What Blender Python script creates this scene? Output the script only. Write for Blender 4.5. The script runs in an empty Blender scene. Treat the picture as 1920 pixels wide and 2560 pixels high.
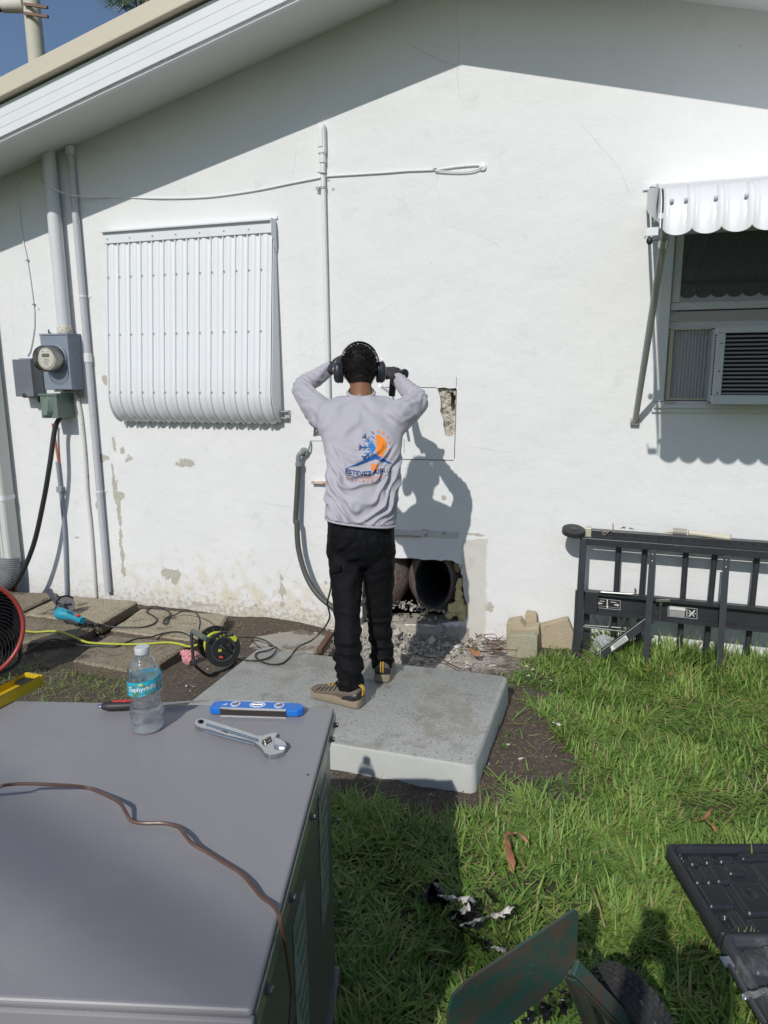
import bpy, bmesh, math, random
import numpy as np
from mathutils import Vector, Matrix, noise
from mathutils.geometry import delaunay_2d_cdt
from mathutils.bvhtree import BVHTree
random.seed(7); RNG = np.random.default_rng(7)
R = math.radians
SC = bpy.context.scene
COL = SC.collection
# ------------------------------------------------------------------ camera, sky, sun, exposure
CAM_D, CAM_H = 4.35, 1.65
YAW, PITCH, ROLL = R(-17.0), R(11.28), R(-0.38)
FPX = 1775.0
def cam_basis():
    f = Vector((math.sin(YAW)*math.cos(PITCH), math.cos(YAW)*math.cos(PITCH), -math.sin(PITCH)))
    r = Vector((math.cos(YAW), -math.sin(YAW), 0)); u = r.cross(f)
    c, s = math.cos(ROLL), math.sin(ROLL)
    return (r*c + u*s), (u*c - r*s), f
CR, CU, CF = cam_basis()
CP = Vector((0, -CAM_D, CAM_H))
cam_d = bpy.data.cameras.new('camera'); cam = bpy.data.objects.new('camera', cam_d); COL.objects.link(cam)
cam.matrix_world = Matrix.Translation(CP) @ Matrix((CR, CU, -CF)).transposed().to_4x4()
cam_d.sensor_fit = 'VERTICAL'; cam_d.sensor_height = 36; cam_d.lens = 36*FPX/2560
cam_d.clip_end = 2000; cam_d.clip_start = .02
SC.camera = cam
SUN = Vector((.11, 1, -.78)).normalized()          # the way sunlight travels
sun_d = bpy.data.lights.new('sun', 'SUN'); sun_d.energy = 3.1; sun_d.angle = R(.53); sun_d.color = (1, .965, .91)
sun = bpy.data.objects.new('sun', sun_d); COL.objects.link(sun)
sun.rotation_euler = SUN.to_track_quat('-Z', 'Y').to_euler(); sun.location = (-2, -12, 10)
world = bpy.data.worlds.new('World'); SC.world = world; world.use_nodes = True
wn = world.node_tree; wn.nodes.clear()
sky = wn.nodes.new('ShaderNodeTexSky'); sky.sky_type = 'NISHITA'; sky.sun_disc = False
sky.sun_elevation = math.asin(-SUN.z); sky.sun_rotation = math.atan2(-SUN.x, -SUN.y)
sky.altitude = 0; sky.air_density = .85; sky.dust_density = .6; sky.ozone_density = 1.6
bg = wn.nodes.new('ShaderNodeBackground'); bg.inputs[1].default_value = .096
wo = wn.nodes.new('ShaderNodeOutputWorld')
wn.links.new(sky.outputs[0], bg.inputs[0]); wn.links.new(bg.outputs[0], wo.inputs[0])
SC.view_settings.view_transform = 'Standard'; SC.view_settings.look = 'None'
SC.view_settings.exposure = -.05; SC.view_settings.gamma = 1; SC.view_settings.use_curve_mapping = False
SC.cycles.max_bounces = 8; SC.cycles.transparent_max_bounces = 16; SC.cycles.caustics_reflective = False; SC.cycles.caustics_refractive = False

# ------------------------------------------------------------------ survey: photo pixels (1920x2560) to real points on known planes
def ray(px, py): return CF + CR*((px-960)/FPX) - CU*((py-1280)/FPX)
def W(px, py, y=0.0):
    d = ray(px, py); t = (y+CAM_D)/d.y; return CP + d*t
def G(px, py, z=0.0):
    d = ray(px, py); t = (z-CAM_H)/d.z; return CP + d*t
def zm(x0, y0, s): return lambda x, y: (x0+x/s, y0+y/s)
V = Vector

# ------------------------------------------------------------------ mesh helpers
def catmull(pts, sub=6):
    P = [V(p) for p in pts]
    if len(P) < 3: return P
    out = []
    for i in range(len(P)-1):
        p0 = P[i-1] if i else P[0]*2-P[1]; p1 = P[i]; p2 = P[i+1]; p3 = P[i+2] if i+2 < len(P) else P[-1]*2-P[-2]
        for k in range(sub):
            t = k/sub
            out.append(.5*((2*p1)+(p2-p0)*t+(2*p0-5*p1+4*p2-p3)*t*t+(3*p1-p0-3*p2+p3)*t**3))
    out.append(P[-1]); return out
def lerpl(a, n):
    xs = np.linspace(0, len(a)-1, n); return list(np.interp(xs, range(len(a)), a))
def frame(axis, up=V((0, 0, 1))):
    a = V(axis).normalized()
    if abs(a.dot(up)) > .98: up = V((0, 1, 0))
    s = a.cross(up).normalized(); return s, s.cross(a).normalized(), a     # side, up, axis
class MB:
    def __init__(s): s.v = []; s.f = []
    def add(s, vs, fs):
        n = len(s.v); s.v += [tuple(v) for v in vs]; s.f += [tuple(i+n for i in f) for f in fs]; return s
    def merge(s, o): return s.add(o.v, o.f)
    def box(s, c, d, rot=None, M=None):
        x, y, z = (k/2 for k in d); vs = [V((a*x, b*y, e*z)) for a in (-1, 1) for b in (-1, 1) for e in (-1, 1)]
        if rot is not None: vs = [rot @ v for v in vs]
        vs = [v+V(c) for v in vs]
        if M is not None: vs = [M @ v for v in vs]
        return s.add(vs, [(0, 1, 3, 2), (4, 6, 7, 5), (0, 4, 5, 1), (2, 3, 7, 6), (0, 2, 6, 4), (1, 5, 7, 3)])
    def box2(s, a, b): return s.box([(a[i]+b[i])/2 for i in range(3)], [abs(b[i]-a[i]) for i in range(3)])
    def bar(s, p0, p1, w, h, up=V((0, 0, 1))):
        p0, p1 = V(p0), V(p1); sd, u, a = frame(p1-p0, up)
        vs = [p + sd*(i*w/2) + u*(j*h/2) for p in (p0, p1) for i, j in ((-1, -1), (1, -1), (1, 1), (-1, 1))]
        return s.add(vs, [(0, 1, 2, 3), (7, 6, 5, 4), (0, 4, 5, 1), (1, 5, 6, 2), (2, 6, 7, 3), (3, 7, 4, 0)])
    def tube(s, pts, r, n=8, closed=False, caps=True):
        P = [V(p) for p in pts]; m = len(P)
        rr = r if isinstance(r, (list, tuple)) else [r]*m
        sd, u, a = frame(P[1]-P[0]); vs = []
        for i, p in enumerate(P):
            t = (P[(i+1) % m if closed else min(i+1, m-1)] - P[(i-1) if (i or closed) else 0])
            if t.length < 1e-9: t = a
            t.normalize(); sd = (sd - t*sd.dot(t)).normalized(); u = t.cross(sd)
            vs += [p + (sd*math.cos(2*math.pi*k/n) + u*math.sin(2*math.pi*k/n))*rr[i] for k in range(n)]
        fs = []
        for i in range(m if closed else m-1):
            j = (i+1) % m
            fs += [(i*n+k, i*n+(k+1) % n, j*n+(k+1) % n, j*n+k) for k in range(n)]
        if caps and not closed: fs += [tuple(range(n-1, -1, -1)), tuple((m-1)*n+k for k in range(n))]
        return s.add(vs, fs)
    def cyl(s, p0, p1, r0, r1=None, n=16): return s.tube([p0, p1], [r0, r0 if r1 is None else r1], n)
    def lathe(s, prof, o, axis=(0, 0, 1), n=24, up=V((0, 0, 1)), caps=True):
        sd, u, a = frame(axis, up); vs = []; o = V(o)
        for r, z in prof: vs += [o + a*z + (sd*math.cos(2*math.pi*k/n)+u*math.sin(2*math.pi*k/n))*r for k in range(n)]
        m = len(prof); fs = [(i*n+k, i*n+(k+1) % n, (i+1)*n+(k+1) % n, (i+1)*n+k) for i in range(m-1) for k in range(n)]
        if caps: fs += [tuple(range(n-1, -1, -1)), tuple((m-1)*n+k for k in range(n))]
        return s.add(vs, fs)
    def loft(s, rings, caps=True):
        n = len(rings[0]); vs = [p for r in rings for p in r]; m = len(rings)
        fs = [(i*n+k, i*n+(k+1) % n, (i+1)*n+(k+1) % n, (i+1)*n+k) for i in range(m-1) for k in range(n)]
        if caps: fs += [tuple(range(n-1, -1, -1)), tuple((m-1)*n+k for k in range(n))]
        return s.add(vs, fs)
    def chain(s, pts, rad, n=12, sub=5):       # rounded tapered limb
        P = catmull(pts, sub); rr = lerpl(rad, len(P))
        a = (P[0]-P[1]).normalized(); b = (P[-1]-P[-2]).normalized()
        P2 = [P[0]+a*rr[0]*.95, P[0]+a*rr[0]*.6] + P + [P[-1]+b*rr[-1]*.6, P[-1]+b*rr[-1]*.95]
        r2 = [rr[0]*.3, rr[0]*.8] + rr + [rr[-1]*.8, rr[-1]*.3]
        return s.tube(P2, r2, n)
    def ball(s, c, r, ax=None, nu=14, nv=9):
        c = V(c); ax = ax or (V((1, 0, 0)), V((0, 1, 0)), V((0, 0, 1)))
        r = (r, r, r) if not isinstance(r, (tuple, list)) else r
        vs = [c - ax[2]*r[2]]
        for j in range(1, nv):
            t = -math.pi/2 + math.pi*j/nv
            for i in range(nu):
                p = 2*math.pi*i/nu
                vs.append(c + ax[0]*(r[0]*math.cos(t)*math.cos(p)) + ax[1]*(r[1]*math.cos(t)*math.sin(p)) + ax[2]*(r[2]*math.sin(t)))
        vs.append(c + ax[2]*r[2]); L = len(vs)-1
        fs = [(0, 1+(i+1) % nu, 1+i) for i in range(nu)]
        for j in range(nv-2): fs += [(1+j*nu+i, 1+j*nu+(i+1) % nu, 1+(j+1)*nu+(i+1) % nu, 1+(j+1)*nu+i) for i in range(nu)]
        fs += [(L, 1+(nv-2)*nu+i, 1+(nv-2)*nu+(i+1) % nu) for i in range(nu)]
        return s.add(vs, fs)
    def prism(s, poly, off):                     # 3-D polygon pushed along a vector
        off = V(off); a = [V(p) for p in poly]; b = [p+off for p in a]; n = len(a)
        return s.add(a+b, [tuple(range(n-1, -1, -1)), tuple(range(n, 2*n))] + [(i, (i+1) % n, n+(i+1) % n, n+i) for i in range(n)])
    def rock(s, c, r, sq=(1, 1, .7), seed=0, flat=False):
        g = random.Random(seed); bm = bmesh.new()
        for _ in range(9 if not flat else 11):
            d = V((g.gauss(0, 1), g.gauss(0, 1), g.gauss(0, 1))).normalized()*g.uniform(.75, 1.1)
            bm.verts.new((d.x*r*sq[0], d.y*r*sq[1], d.z*r*sq[2]))
        bmesh.ops.convex_hull(bm, input=bm.verts[:])
        for v in [v for v in bm.verts if not v.link_faces]: bm.verts.remove(v)
        bm.verts.index_update(); rot = Matrix.Rotation(g.uniform(0, 6.3), 3, 'Z')
        s.add([rot @ v.co + V(c) for v in bm.verts], [tuple(v.index for v in f.verts) for f in bm.faces]); bm.free(); return s
    def mesh(s, name):
        me = bpy.data.meshes.new(name); me.from_pydata(s.v, [], s.f); me.validate(); return me
    def build(s, name, m, parent=None, smooth=True, ang=38, bevel=0, seg=2, fixn=True, **tags):
        me = s.mesh(name)
        if fixn:
            bm = bmesh.new(); bm.from_mesh(me); bmesh.ops.recalc_face_normals(bm, faces=bm.faces); bm.to_mesh(me); bm.free()
        return link(me, name, m, parent, smooth, ang, bevel, seg, **tags)
def wloc(o):
    l = V((0, 0, 0))
    while o: l += o.location; o = o.parent
    return l
def link(me, name, m, parent=None, smooth=True, ang=38, bevel=0, seg=2, **tags):
    co = np.empty(len(me.vertices)*3); me.vertices.foreach_get('co', co); co = co.reshape(-1, 3)
    lo, hi = co.min(0), co.max(0); base = np.array([(lo[0]+hi[0])/2, (lo[1]+hi[1])/2, lo[2]])
    me.vertices.foreach_set('co', (co-base).ravel())
    if smooth:
        me.polygons.foreach_set('use_smooth', [True]*len(me.polygons)); me.set_sharp_from_angle(angle=R(ang))
    o = bpy.data.objects.new(name, me); COL.objects.link(o)
    if m: me.materials.append(m)
    o.parent = parent; o.location = V(base) - wloc(parent)
    if bevel:
        b = o.modifiers.new('bevel', 'BEVEL'); b.width = bevel; b.segments = seg; b.limit_method = 'ANGLE'; b.angle_limit = R(35); b.harden_normals = False
    me.update(); tag(o, **tags); return o
def tag(o, label=None, cat=None, group=None, kind=None):
    if label: o['label'] = label
    if cat: o['category'] = cat
    if group: o['group'] = group
    if kind: o['kind'] = kind
    return o
def thing(name, loc, label, cat, group=None):
    o = bpy.data.objects.new(name, None); COL.objects.link(o); o.location = loc; o.empty_display_size = .05
    return tag(o, label, cat, group)
def dup(o, off=(0, 0, 0), parent=None):
    c = o.copy(); COL.objects.link(c); c.parent = parent or o.parent; c.location = o.location + V(off); return c
def copy_thing(o, loc, label=None, rotz=0):
    r = o.copy(); COL.objects.link(r); r.location = loc; r.rotation_euler.z = rotz
    if label: r['label'] = label
    for ch in list(o.children):
        c = ch.copy(); COL.objects.link(c); c.parent = r
        for g in list(ch.children):
            d = g.copy(); COL.objects.link(d); d.parent = c
    return r
def fuse(mb, voxel, smooth=4):
    me = mb.mesh('tmp'); o = bpy.data.objects.new('tmp', me); COL.objects.link(o)
    bm = bmesh.new(); bm.from_mesh(me); bmesh.ops.recalc_face_normals(bm, faces=bm.faces); bm.to_mesh(me); bm.free()
    r = o.modifiers.new('r', 'REMESH'); r.mode = 'VOXEL'; r.voxel_size = voxel; r.use_smooth_shade = True
    q = o.modifiers.new('s', 'SMOOTH'); q.iterations = smooth; q.factor = .6
    bpy.context.view_layer.update(); dg = bpy.context.evaluated_depsgraph_get()
    out = bpy.data.meshes.new_from_object(o.evaluated_get(dg)); bpy.data.objects.remove(o); return out
def mesh_np(me):
    co = np.empty(len(me.vertices)*3); me.vertices.foreach_get('co', co)
    no = np.empty(len(me.vertices)*3); me.vertices.foreach_get('normal', no)
    return co.reshape(-1, 3), no.reshape(-1, 3)
def nz(co, s, seed=0, oct=2):
    out = np.empty(len(co))
    for i, c in enumerate(co): out[i] = noise.fractal(V((c[0]*s+seed*7.3, c[1]*s, c[2]*s)), .6, 2.0, oct)
    return out
def sstep(a, b, x): t = np.clip((x-a)/(b-a), 0, 1); return t*t*(3-2*t)
def text_mb(txt, size, f, align='CENTER', bold=0, shear=0):      # lettering; f maps (u,v) to a point
    cu = bpy.data.curves.new('t', 'FONT'); cu.body = txt; cu.size = size; cu.align_x = align; cu.align_y = 'CENTER'; cu.offset = bold; cu.shear = shear
    cu.resolution_u = 3
    o = bpy.data.objects.new('t', cu); COL.objects.link(o); bpy.context.view_layer.update()
    me = bpy.data.meshes.new_from_object(o.evaluated_get(bpy.context.evaluated_depsgraph_get())); bpy.data.objects.remove(o)
    mb = MB(); mb.add([f(v.co.x, v.co.y) for v in me.vertices], [tuple(p.vertices) for p in me.polygons]); return mb

# ------------------------------------------------------------------ material helpers
class NT:
    def __init__(s, name):
        s.m = bpy.data.materials.new(name); s.m.use_nodes = True; s.t = s.m.node_tree; s.t.nodes.clear()
        s.out = s.t.nodes.new('ShaderNodeOutputMaterial'); s.b = s.n('ShaderNodeBsdfPrincipled'); s.t.links.new(s.b.outputs[0], s.out.inputs[0])
    def n(s, typ, **k):
        nd = s.t.nodes.new(typ)
        for a, v in k.items(): setattr(nd, a, v)
        return nd
    def L(s, a, b):
        if hasattr(a, 'outputs'): a = a.outputs[0]
        s.t.links.new(a, b)
    def setv(s, sock, v):
        if isinstance(v, (bpy.types.NodeSocket, bpy.types.Node)): s.L(v, sock)
        else: sock.default_value = v
    def math(s, op, a, b=0, c=None, clamp=False):
        nd = s.n('ShaderNodeMath', operation=op, use_clamp=clamp); s.setv(nd.inputs[0], a); s.setv(nd.inputs[1], b)
        if c is not None: s.setv(nd.inputs[2], c)
        return nd.outputs[0]
    def vm(s, op, a, b):
        nd = s.n('ShaderNodeVectorMath', operation=op); s.setv(nd.inputs[0], a); s.setv(nd.inputs[1], b); return nd.outputs[1] if op == 'LENGTH' else nd.outputs[0]
    def pos(s): return s.n('ShaderNodeNewGeometry').outputs['Position']
    def obj(s): return s.n('ShaderNodeTexCoord').outputs['Object']
    def noise(s, sc, det=4, rough=.55, vec=None, dist=0):
        nd = s.n('ShaderNodeTexNoise'); nd.inputs['Scale'].default_value = sc; nd.inputs['Detail'].default_value = det
        nd.inputs['Roughness'].default_value = rough; nd.inputs['Distortion'].default_value = dist
        if vec is not None: s.L(vec, nd.inputs['Vector'])
        return nd.outputs[0]
    def vor(s, sc, vec=None, feat='F1', out=0):
        nd = s.n('ShaderNodeTexVoronoi', feature=feat); nd.inputs['Scale'].default_value = sc
        if vec is not None: s.L(vec, nd.inputs['Vector'])
        return nd.outputs[out]
    def ramp(s, f, a, b):                           # 0..1 smooth range
        nd = s.n('ShaderNodeMapRange', interpolation_type='SMOOTHSTEP'); s.setv(nd.inputs[0], f); nd.inputs[1].default_value = a; nd.inputs[2].default_value = b; return nd.outputs[0]
    def mix(s, f, a, b):
        nd = s.n('ShaderNodeMix', data_type='RGBA'); s.setv(nd.inputs[0], f)
        for i, v in ((6, a), (7, b)):
            if isinstance(v, tuple): nd.inputs[i].default_value = (*v[:3], 1)
            else: s.L(v, nd.inputs[i])
        return nd.outputs[2]
    def bump(s, h, st=.3, dist=.01, prev=None):
        nd = s.n('ShaderNodeBump'); nd.inputs['Strength'].default_value = st; nd.inputs['Distance'].default_value = dist; s.L(h, nd.inputs['Height'])
        if prev is not None: s.L(prev, nd.inputs['Normal'])
        return nd.outputs[0]
    def base(s, col, rough=.6, metal=0, nrm=None):
        b = s.b
        if isinstance(col, tuple): b.inputs['Base Color'].default_value = (*col[:3], 1)
        else: s.L(col, b.inputs['Base Color'])
        s.setv(b.inputs['Roughness'], rough); s.setv(b.inputs['Metallic'], metal)
        if nrm is not None: s.L(nrm, b.inputs['Normal'])
        return s.m
_c = {}
def pm(name, col, var=.12, sc=18, rough=.55, metal=0, bump=.15, bsc=60, bd=.002, dirt=None, dsc=6, dth=(.55, .7), spec=.5):
    if name in _c: return _c[name]
    t = NT(name); p = t.obj(); n = t.noise(sc, 4, vec=p)
    c = t.mix(n, tuple(k*(1-var) for k in col), tuple(min(1, k*(1+var)) for k in col))
    if dirt: c = t.mix(t.ramp(t.noise(dsc, 6, .65, vec=p), *dth), c, dirt)
    nb = t.bump(t.noise(bsc, 3, vec=p), bump, bd)
    t.b.inputs['Specular IOR Level'].default_value = spec
    rr = t.math('ADD', t.math('MULTIPLY', n, .15), rough-.07)
    _c[name] = t.base(c, rr, metal, nb); return _c[name]
white_paint = pm('white_paint', (.76, .77, .77), .03, 5, .45, bump=.1, bsc=30, dirt=(.60, .60, .57), dsc=3, dth=(.6, .8))
cream_paint = pm('cream_paint', (.62, .56, .45), .04, 4, .5)
white_metal = pm('white_painted_metal', (.76, .78, .80), .03, 6, .36, bump=.06, bsc=12, bd=.003, dirt=(.62, .62, .60), dsc=9, dth=(.62, .85))
awn_metal = pm('awning_metal', (.78, .79, .80), .03, 6, .34, bump=.05, bsc=12, bd=.003)
pipe_white = pm('pipe_white_paint', (.66, .68, .70), .05, 8, .45, bump=.3, bsc=90, dirt=(.48, .46, .42), dsc=14, dth=(.6, .75))
pipe_grey = pm('pipe_grey_paint', (.42, .44, .46), .05, 8, .45)
box_grey = pm('grey_enamel_box', (.23, .27, .33), .12, 7, .42, dirt=(.32, .35, .39), dsc=5, dth=(.5, .75))
box_dark = pm('dark_grey_box', (.15, .17, .20), .15, 9, .45, dirt=(.24, .26, .28), dsc=6, dth=(.5, .8))
box_green = pm('green_enamel_box', (.15, .20, .17), .06, 9, .38)
black_rubber = pm('black_rubber', (.018, .018, .02), .2, 20, .5)
black_metal = pm('black_painted_steel', (.032, .035, .041), .3, 14, .35, bump=.2, bsc=80, dirt=(.09, .09, .10), dsc=22, dth=(.62, .78))
rust = pm('rusty_steel', (.16, .07, .035), .5, 30, .8, bump=.5, bsc=90)
steel = pm('bare_steel', (.55, .56, .58), .1, 30, .3, 1.0, bump=.1, bsc=120, bd=.0008)
chrome = pm('chrome_steel', (.62, .64, .67), .05, 30, .22, 1.0, bump=.15, bsc=160, bd=.0006)
copper = pm('copper_orange', (.52, .22, .12), .15, 20, .45)
dark_frame = pm('dark_void', (.02, .02, .022), .2, 9, .8)
# ------------------------------------------------------------------ the house
AX, AZ, SL, OH = -.91, 3.789, .2475, .50
XL, XR = -4.75, 2.93
def wz(x): return AZ - SL*abs(x-AX)
def inpoly(P, poly):
    x, y = P[:, 0], P[:, 1]; c = np.zeros(len(P), bool); n = len(poly)
    for i in range(n):
        x1, y1 = poly[i][:2]; x2, y2 = poly[i-1][:2]
        k = (y1 > y) != (y2 > y)
        with np.errstate(divide='ignore', invalid='ignore'): xi = (x2-x1)*(y-y1)/(y2-y1)+x1
        c ^= k & (x < xi)
    return c
def cdt(outer, holes):
    vs, es = [], []
    for lp in [outer]+holes:
        n = len(vs); vs += [V((p[0], p[1])) for p in lp]; es += [(n+i, n+(i+1) % len(lp)) for i in range(len(lp))]
    r = delaunay_2d_cdt(vs, es, [], 1, 1e-6); ov, of = r[0], r[2]
    cen = np.array([[sum(ov[i].x for i in f)/3, sum(ov[i].y for i in f)/3] for f in of])
    keep = inpoly(cen, outer)
    for h in holes: keep &= ~inpoly(cen, h)
    return ov, [f for f, k in zip(of, keep) if k]
def xz(pts, f=None): return [(W(*((f(*p)) if f else p)).x, W(*((f(*p)) if f else p)).z) for p in pts]
zM = zm(720, 820, 3.606); z7 = zm(960, 1290, 5.396)
def rough(poly, amp, n=4, seed=0):
    g = random.Random(seed); out = []
    for i, p in enumerate(poly):
        q = poly[(i+1) % len(poly)]
        for k in range(n):
            t = k/n; out.append((p[0]+(q[0]-p[0])*t+(g.uniform(-amp, amp) if k else 0), p[1]+(q[1]-p[1])*t+(g.uniform(-amp, amp) if k else 0)))
    return out
duct_hole = rough(xz([(-290, 560), (100, 562), (480, 580), (700, 590), (890, 600), (1010, 640), (1040, 760), (1060, 800), (1075, 1000), (1115, 1180), (1125, 1350), (1080, 1420), (900, 1430), (700, 1475), (230, 1455), (-290, 1440)], z7), .006, 3, 1)
chip_hole = rough(xz([(1345, 541), (1517, 541), (1512, 750), (1500, 800), (1503, 930), (1480, 980), (1420, 975), (1405, 900), (1400, 830), (1370, 750), (1375, 650)], zM), .004, 3, 2)
chip_deep = rough(xz([(1458, 590), (1475, 575), (1500, 625), (1492, 735), (1466, 742), (1460, 690)], zM), .002, 3, 3)
lath_hole = xz([(242, 855), (320, 930), (330, 968), (236, 975)], zM)
win_hole = [(.318, 1.47), (1.52, 1.47), (1.52, 2.42), (.318, 2.42)]
def groove(a, b, w=.0045):
    a, b = V(a), V(b); d = (b-a).normalized(); n = V((-d.y, d.x))*w/2
    return [tuple(a-n), tuple(b-n), tuple(b+n), tuple(a+n)]
def gp(x, y, f=zM): p = W(*f(x, y)); return (p.x, p.z)
grooves = [groove(gp(875, 534), gp(1340, 538)), groove(gp(1005, 1185), gp(1495, 1193), .006), groove(gp(1519, 552), gp(1500, 1180), .005),
           groove(gp(1048, 1000), gp(1047, 1130), .003), groove(gp(202, 1018), gp(350, 1021), .004), groove(gp(212, 1386), gp(380, 1388), .004), groove(gp(1519, 440), gp(1517, 533), .003), groove(gp(205, 1030), gp(203, 1060), .003)]
outer = [(XL, -.35), (XR, -.35), (XR, wz(XR)), (AX, AZ), (XL, wz(XL))]

house = thing('house', (AX, .1, 0), 'single storey white stucco house gable with grey stained patches and a broken duct opening', 'house')
# wall material: smooth white stucco, peeled patches, dirt near the ground, plaster band
def stucco():
    t = NT('white_stucco'); p = t.pos(); n1 = t.noise(9, 6, .65, vec=p); n2 = t.noise(30, 5, .6, vec=p); nb = t.noise(2.2, 3, vec=p)
    col = t.mix(nb, (.735, .745, .745), (.80, .805, .80))
    col = t.mix(t.ramp(t.noise(5.5, 5, .7, vec=p), .56, .80), col, (.66, .68, .68))
    x = t.n('ShaderNodeSeparateXYZ'); t.L(p, x.inputs[0]); z = x.outputs[2]; px = x.outputs[0]
    def blob(fx, fy, rx, rz, f, nn=n1, k=1.5):
        c = W(*f(fx, fy)); a = rx/f(1, 0)[0] if 0 else rx
        v = t.vm('MULTIPLY', t.vm('SUBTRACT', p, (c.x, 0, c.z)), (1/rx, 0, 1/rz))
        return t.math('ADD', t.math('SUBTRACT', 1, t.vm('LENGTH', v, (0, 0, 0))), t.math('MULTIPLY', t.math('SUBTRACT', nn, .5), k*2))
    def orr(lst):
        o = lst[0]
        for b in lst[1:]: o = t.math('MAXIMUM', o, b)
        return o
    zq = zm(0, 1000, 3.456)
    # yellow and grey damp staining above the soil
    low = t.math('ADD', t.math('MULTIPLY', t.math('SUBTRACT', .52, z), 1.3), t.math('MULTIPLY', t.math('SUBTRACT', n1, .5), 2.6))
    mid = t.math('SUBTRACT', 1, t.math('MULTIPLY', t.math('ABSOLUTE', t.math('ADD', px, 2.35)), .5), clamp=True)
    col = t.mix(t.math('MULTIPLY', t.math('MULTIPLY', t.ramp(low, .25, .9), mid), .75), col, (.66, .58, .40))
    gl = t.math('ADD', t.math('MULTIPLY', t.math('SUBTRACT', .16, z), 3.2), t.math('MULTIPLY', t.math('SUBTRACT', n2, .5), 3.0))
    col = t.mix(t.math('MULTIPLY', t.math('MULTIPLY', t.ramp(gl, .4, .9), .75), t.math('ADD', .25, mid, clamp=True)), col, (.42, .40, .34))
    low2 = t.math('ADD', t.math('MULTIPLY', t.math('SUBTRACT', 1.1, z), .55), t.math('MULTIPLY', t.math('SUBTRACT', t.noise(16, 7, .75, vec=p), .5), 3.4))
    col = t.mix(t.math('MULTIPLY', t.math('MULTIPLY', t.ramp(low2, .6, 1.05), .5), t.math('ADD', .15, mid, clamp=True)), col, (.50, .49, .46))
    # bare grey patches where the paint came off
    pat = [blob(890, 495, .10, .055, zq), blob(1115, 510, .085, .045, zq), blob(1055, 435, .03, .04, zq), blob(1590, 550, .16, .055, zq, k=1.9),
           blob(988, 400, .03, .16, zq), blob(985, 720, .025, .30, zq, k=1.6), blob(1045, 820, .055, .05, zq), blob(1030, 1000, .028, .35, zq, k=1.7), blob(1055, 1380, .035, .30, zq, k=1.7),
           blob(650, 1190, .06, .02, zq), blob(840, 880, .04, .10, zq, k=1.7), blob(1450, 1500, .16, .10, zq, k=1.9),
           blob(905, 1545, .05, .06, zm(0, 500, 3.456)), blob(335, 945, .014, .025, zm(0, 500, 3.456), k=.4), blob(1140, 520, .02, .02, zM, k=.4)]
    zt = zm(440, 1400, 3.606)
    pat += [blob(720, 410, .03, .03, zt, k=1), blob(960, 330, .03, .22, zt, k=2), blob(580, 420, .05, .03, zt), blob(230, 400, .3, .03, zt), blob(1350, 200, .03, .03, zt),
            blob(1180, 600, .04, .04, z7, k=1.2), blob(1090, 690, .08, .05, z7, k=1.5), blob(1400, 1240, .05, .045, z7, k=1.2), blob(1200, 250, .13, .025, z7, k=1.2), blob(600, 215, .30, .02, z7, k=1.4),
            blob(1410, 1535, .035, .035, zM, k=1), blob(1440, 820, .02, .02, zm(0, 0, 1.728), k=.5)]
    pm_ = t.ramp(orr(pat), .48, .56)
    col = t.mix(pm_, col, t.mix(n2, (.36, .34, .28), (.58, .56, .49)))
    # rendered plaster band beside the duct opening
    a, b = W(*z7(1050, 300)), W(*z7(1370, 1690))
    bx = t.math('SUBTRACT', (b.x-a.x)/2, t.math('ABSOLUTE', t.math('SUBTRACT', px, (a.x+b.x)/2))); bz = t.math('SUBTRACT', a.z, z)
    bm_ = t.ramp(t.math('ADD', t.math('MINIMUM', bx, bz), t.math('MULTIPLY', t.math('SUBTRACT', n1, .5), .09)), -.006, .012)
    col = t.mix(t.math('MULTIPLY', bm_, .85), col, t.mix(n1, (.50, .48, .42), (.66, .64, .58)))
    # soot and cobweb specks along the soffit
    sd = t.math('ADD', t.math('SUBTRACT', t.math('SUBTRACT', AZ, t.math('MULTIPLY', t.math('ABSOLUTE', t.math('SUBTRACT', px, AX)), SL)), z), t.math('MULTIPLY', t.noise(3, 3, vec=p), .25))
    sp = t.math('MULTIPLY', t.ramp(t.noise(75, 3, .8, vec=p), .66, .72), t.math('SUBTRACT', 1, t.ramp(sd, .12, .42)))
    col = t.mix(t.math('MULTIPLY', sp, .85), col, (.12, .11, .10))
    sp2 = t.ramp(t.vor(7, p), .035, .02); col = t.mix(t.math('MULTIPLY', t.math('MULTIPLY', sp2, t.ramp(t.noise(1.7, 2, vec=p), .55, .6)), .7), col, (.28, .25, .2))
    wp = t.vm('ADD', p, t.vm('MULTIPLY', t.n('ShaderNodeTexNoise').outputs[1], (.35, .35, .35))); ck = t.math('MULTIPLY', t.ramp(t.vor(1.1, wp, 'DISTANCE_TO_EDGE'), .0035, .0012), t.ramp(t.noise(1.3, 3, vec=p), .50, .60))
    col = t.mix(t.math('MULTIPLY', ck, .28), col, (.40, .40, .38))
    st_ = t.ramp(t.noise(2.6, 6, .75, vec=t.vm('MULTIPLY', p, (5, 1, .55))), .60, .85); col = t.mix(t.math('MULTIPLY', st_, .22), col, (.50, .50, .46))
    h = t.math('ADD', t.math('MULTIPLY', n1, .5), t.math('MULTIPLY', t.math('ADD', pm_, bm_), -.8))
    nrm = t.bump(t.noise(70, 5, .7, vec=p), .42, .005); nrm = t.bump(t.noise(3.2, 3, .55, vec=p), .30, .05, nrm); nrm = t.bump(h, .35, .004, nrm)
    return t.base(col, .82, 0, nrm)
M_wall = stucco()
vs, fs = cdt(outer, [duct_hole, chip_hole, lath_hole, win_hole]+grooves)
wall = MB(); wall.add([(v.x, 0, v.y) for v in vs], fs)
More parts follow.
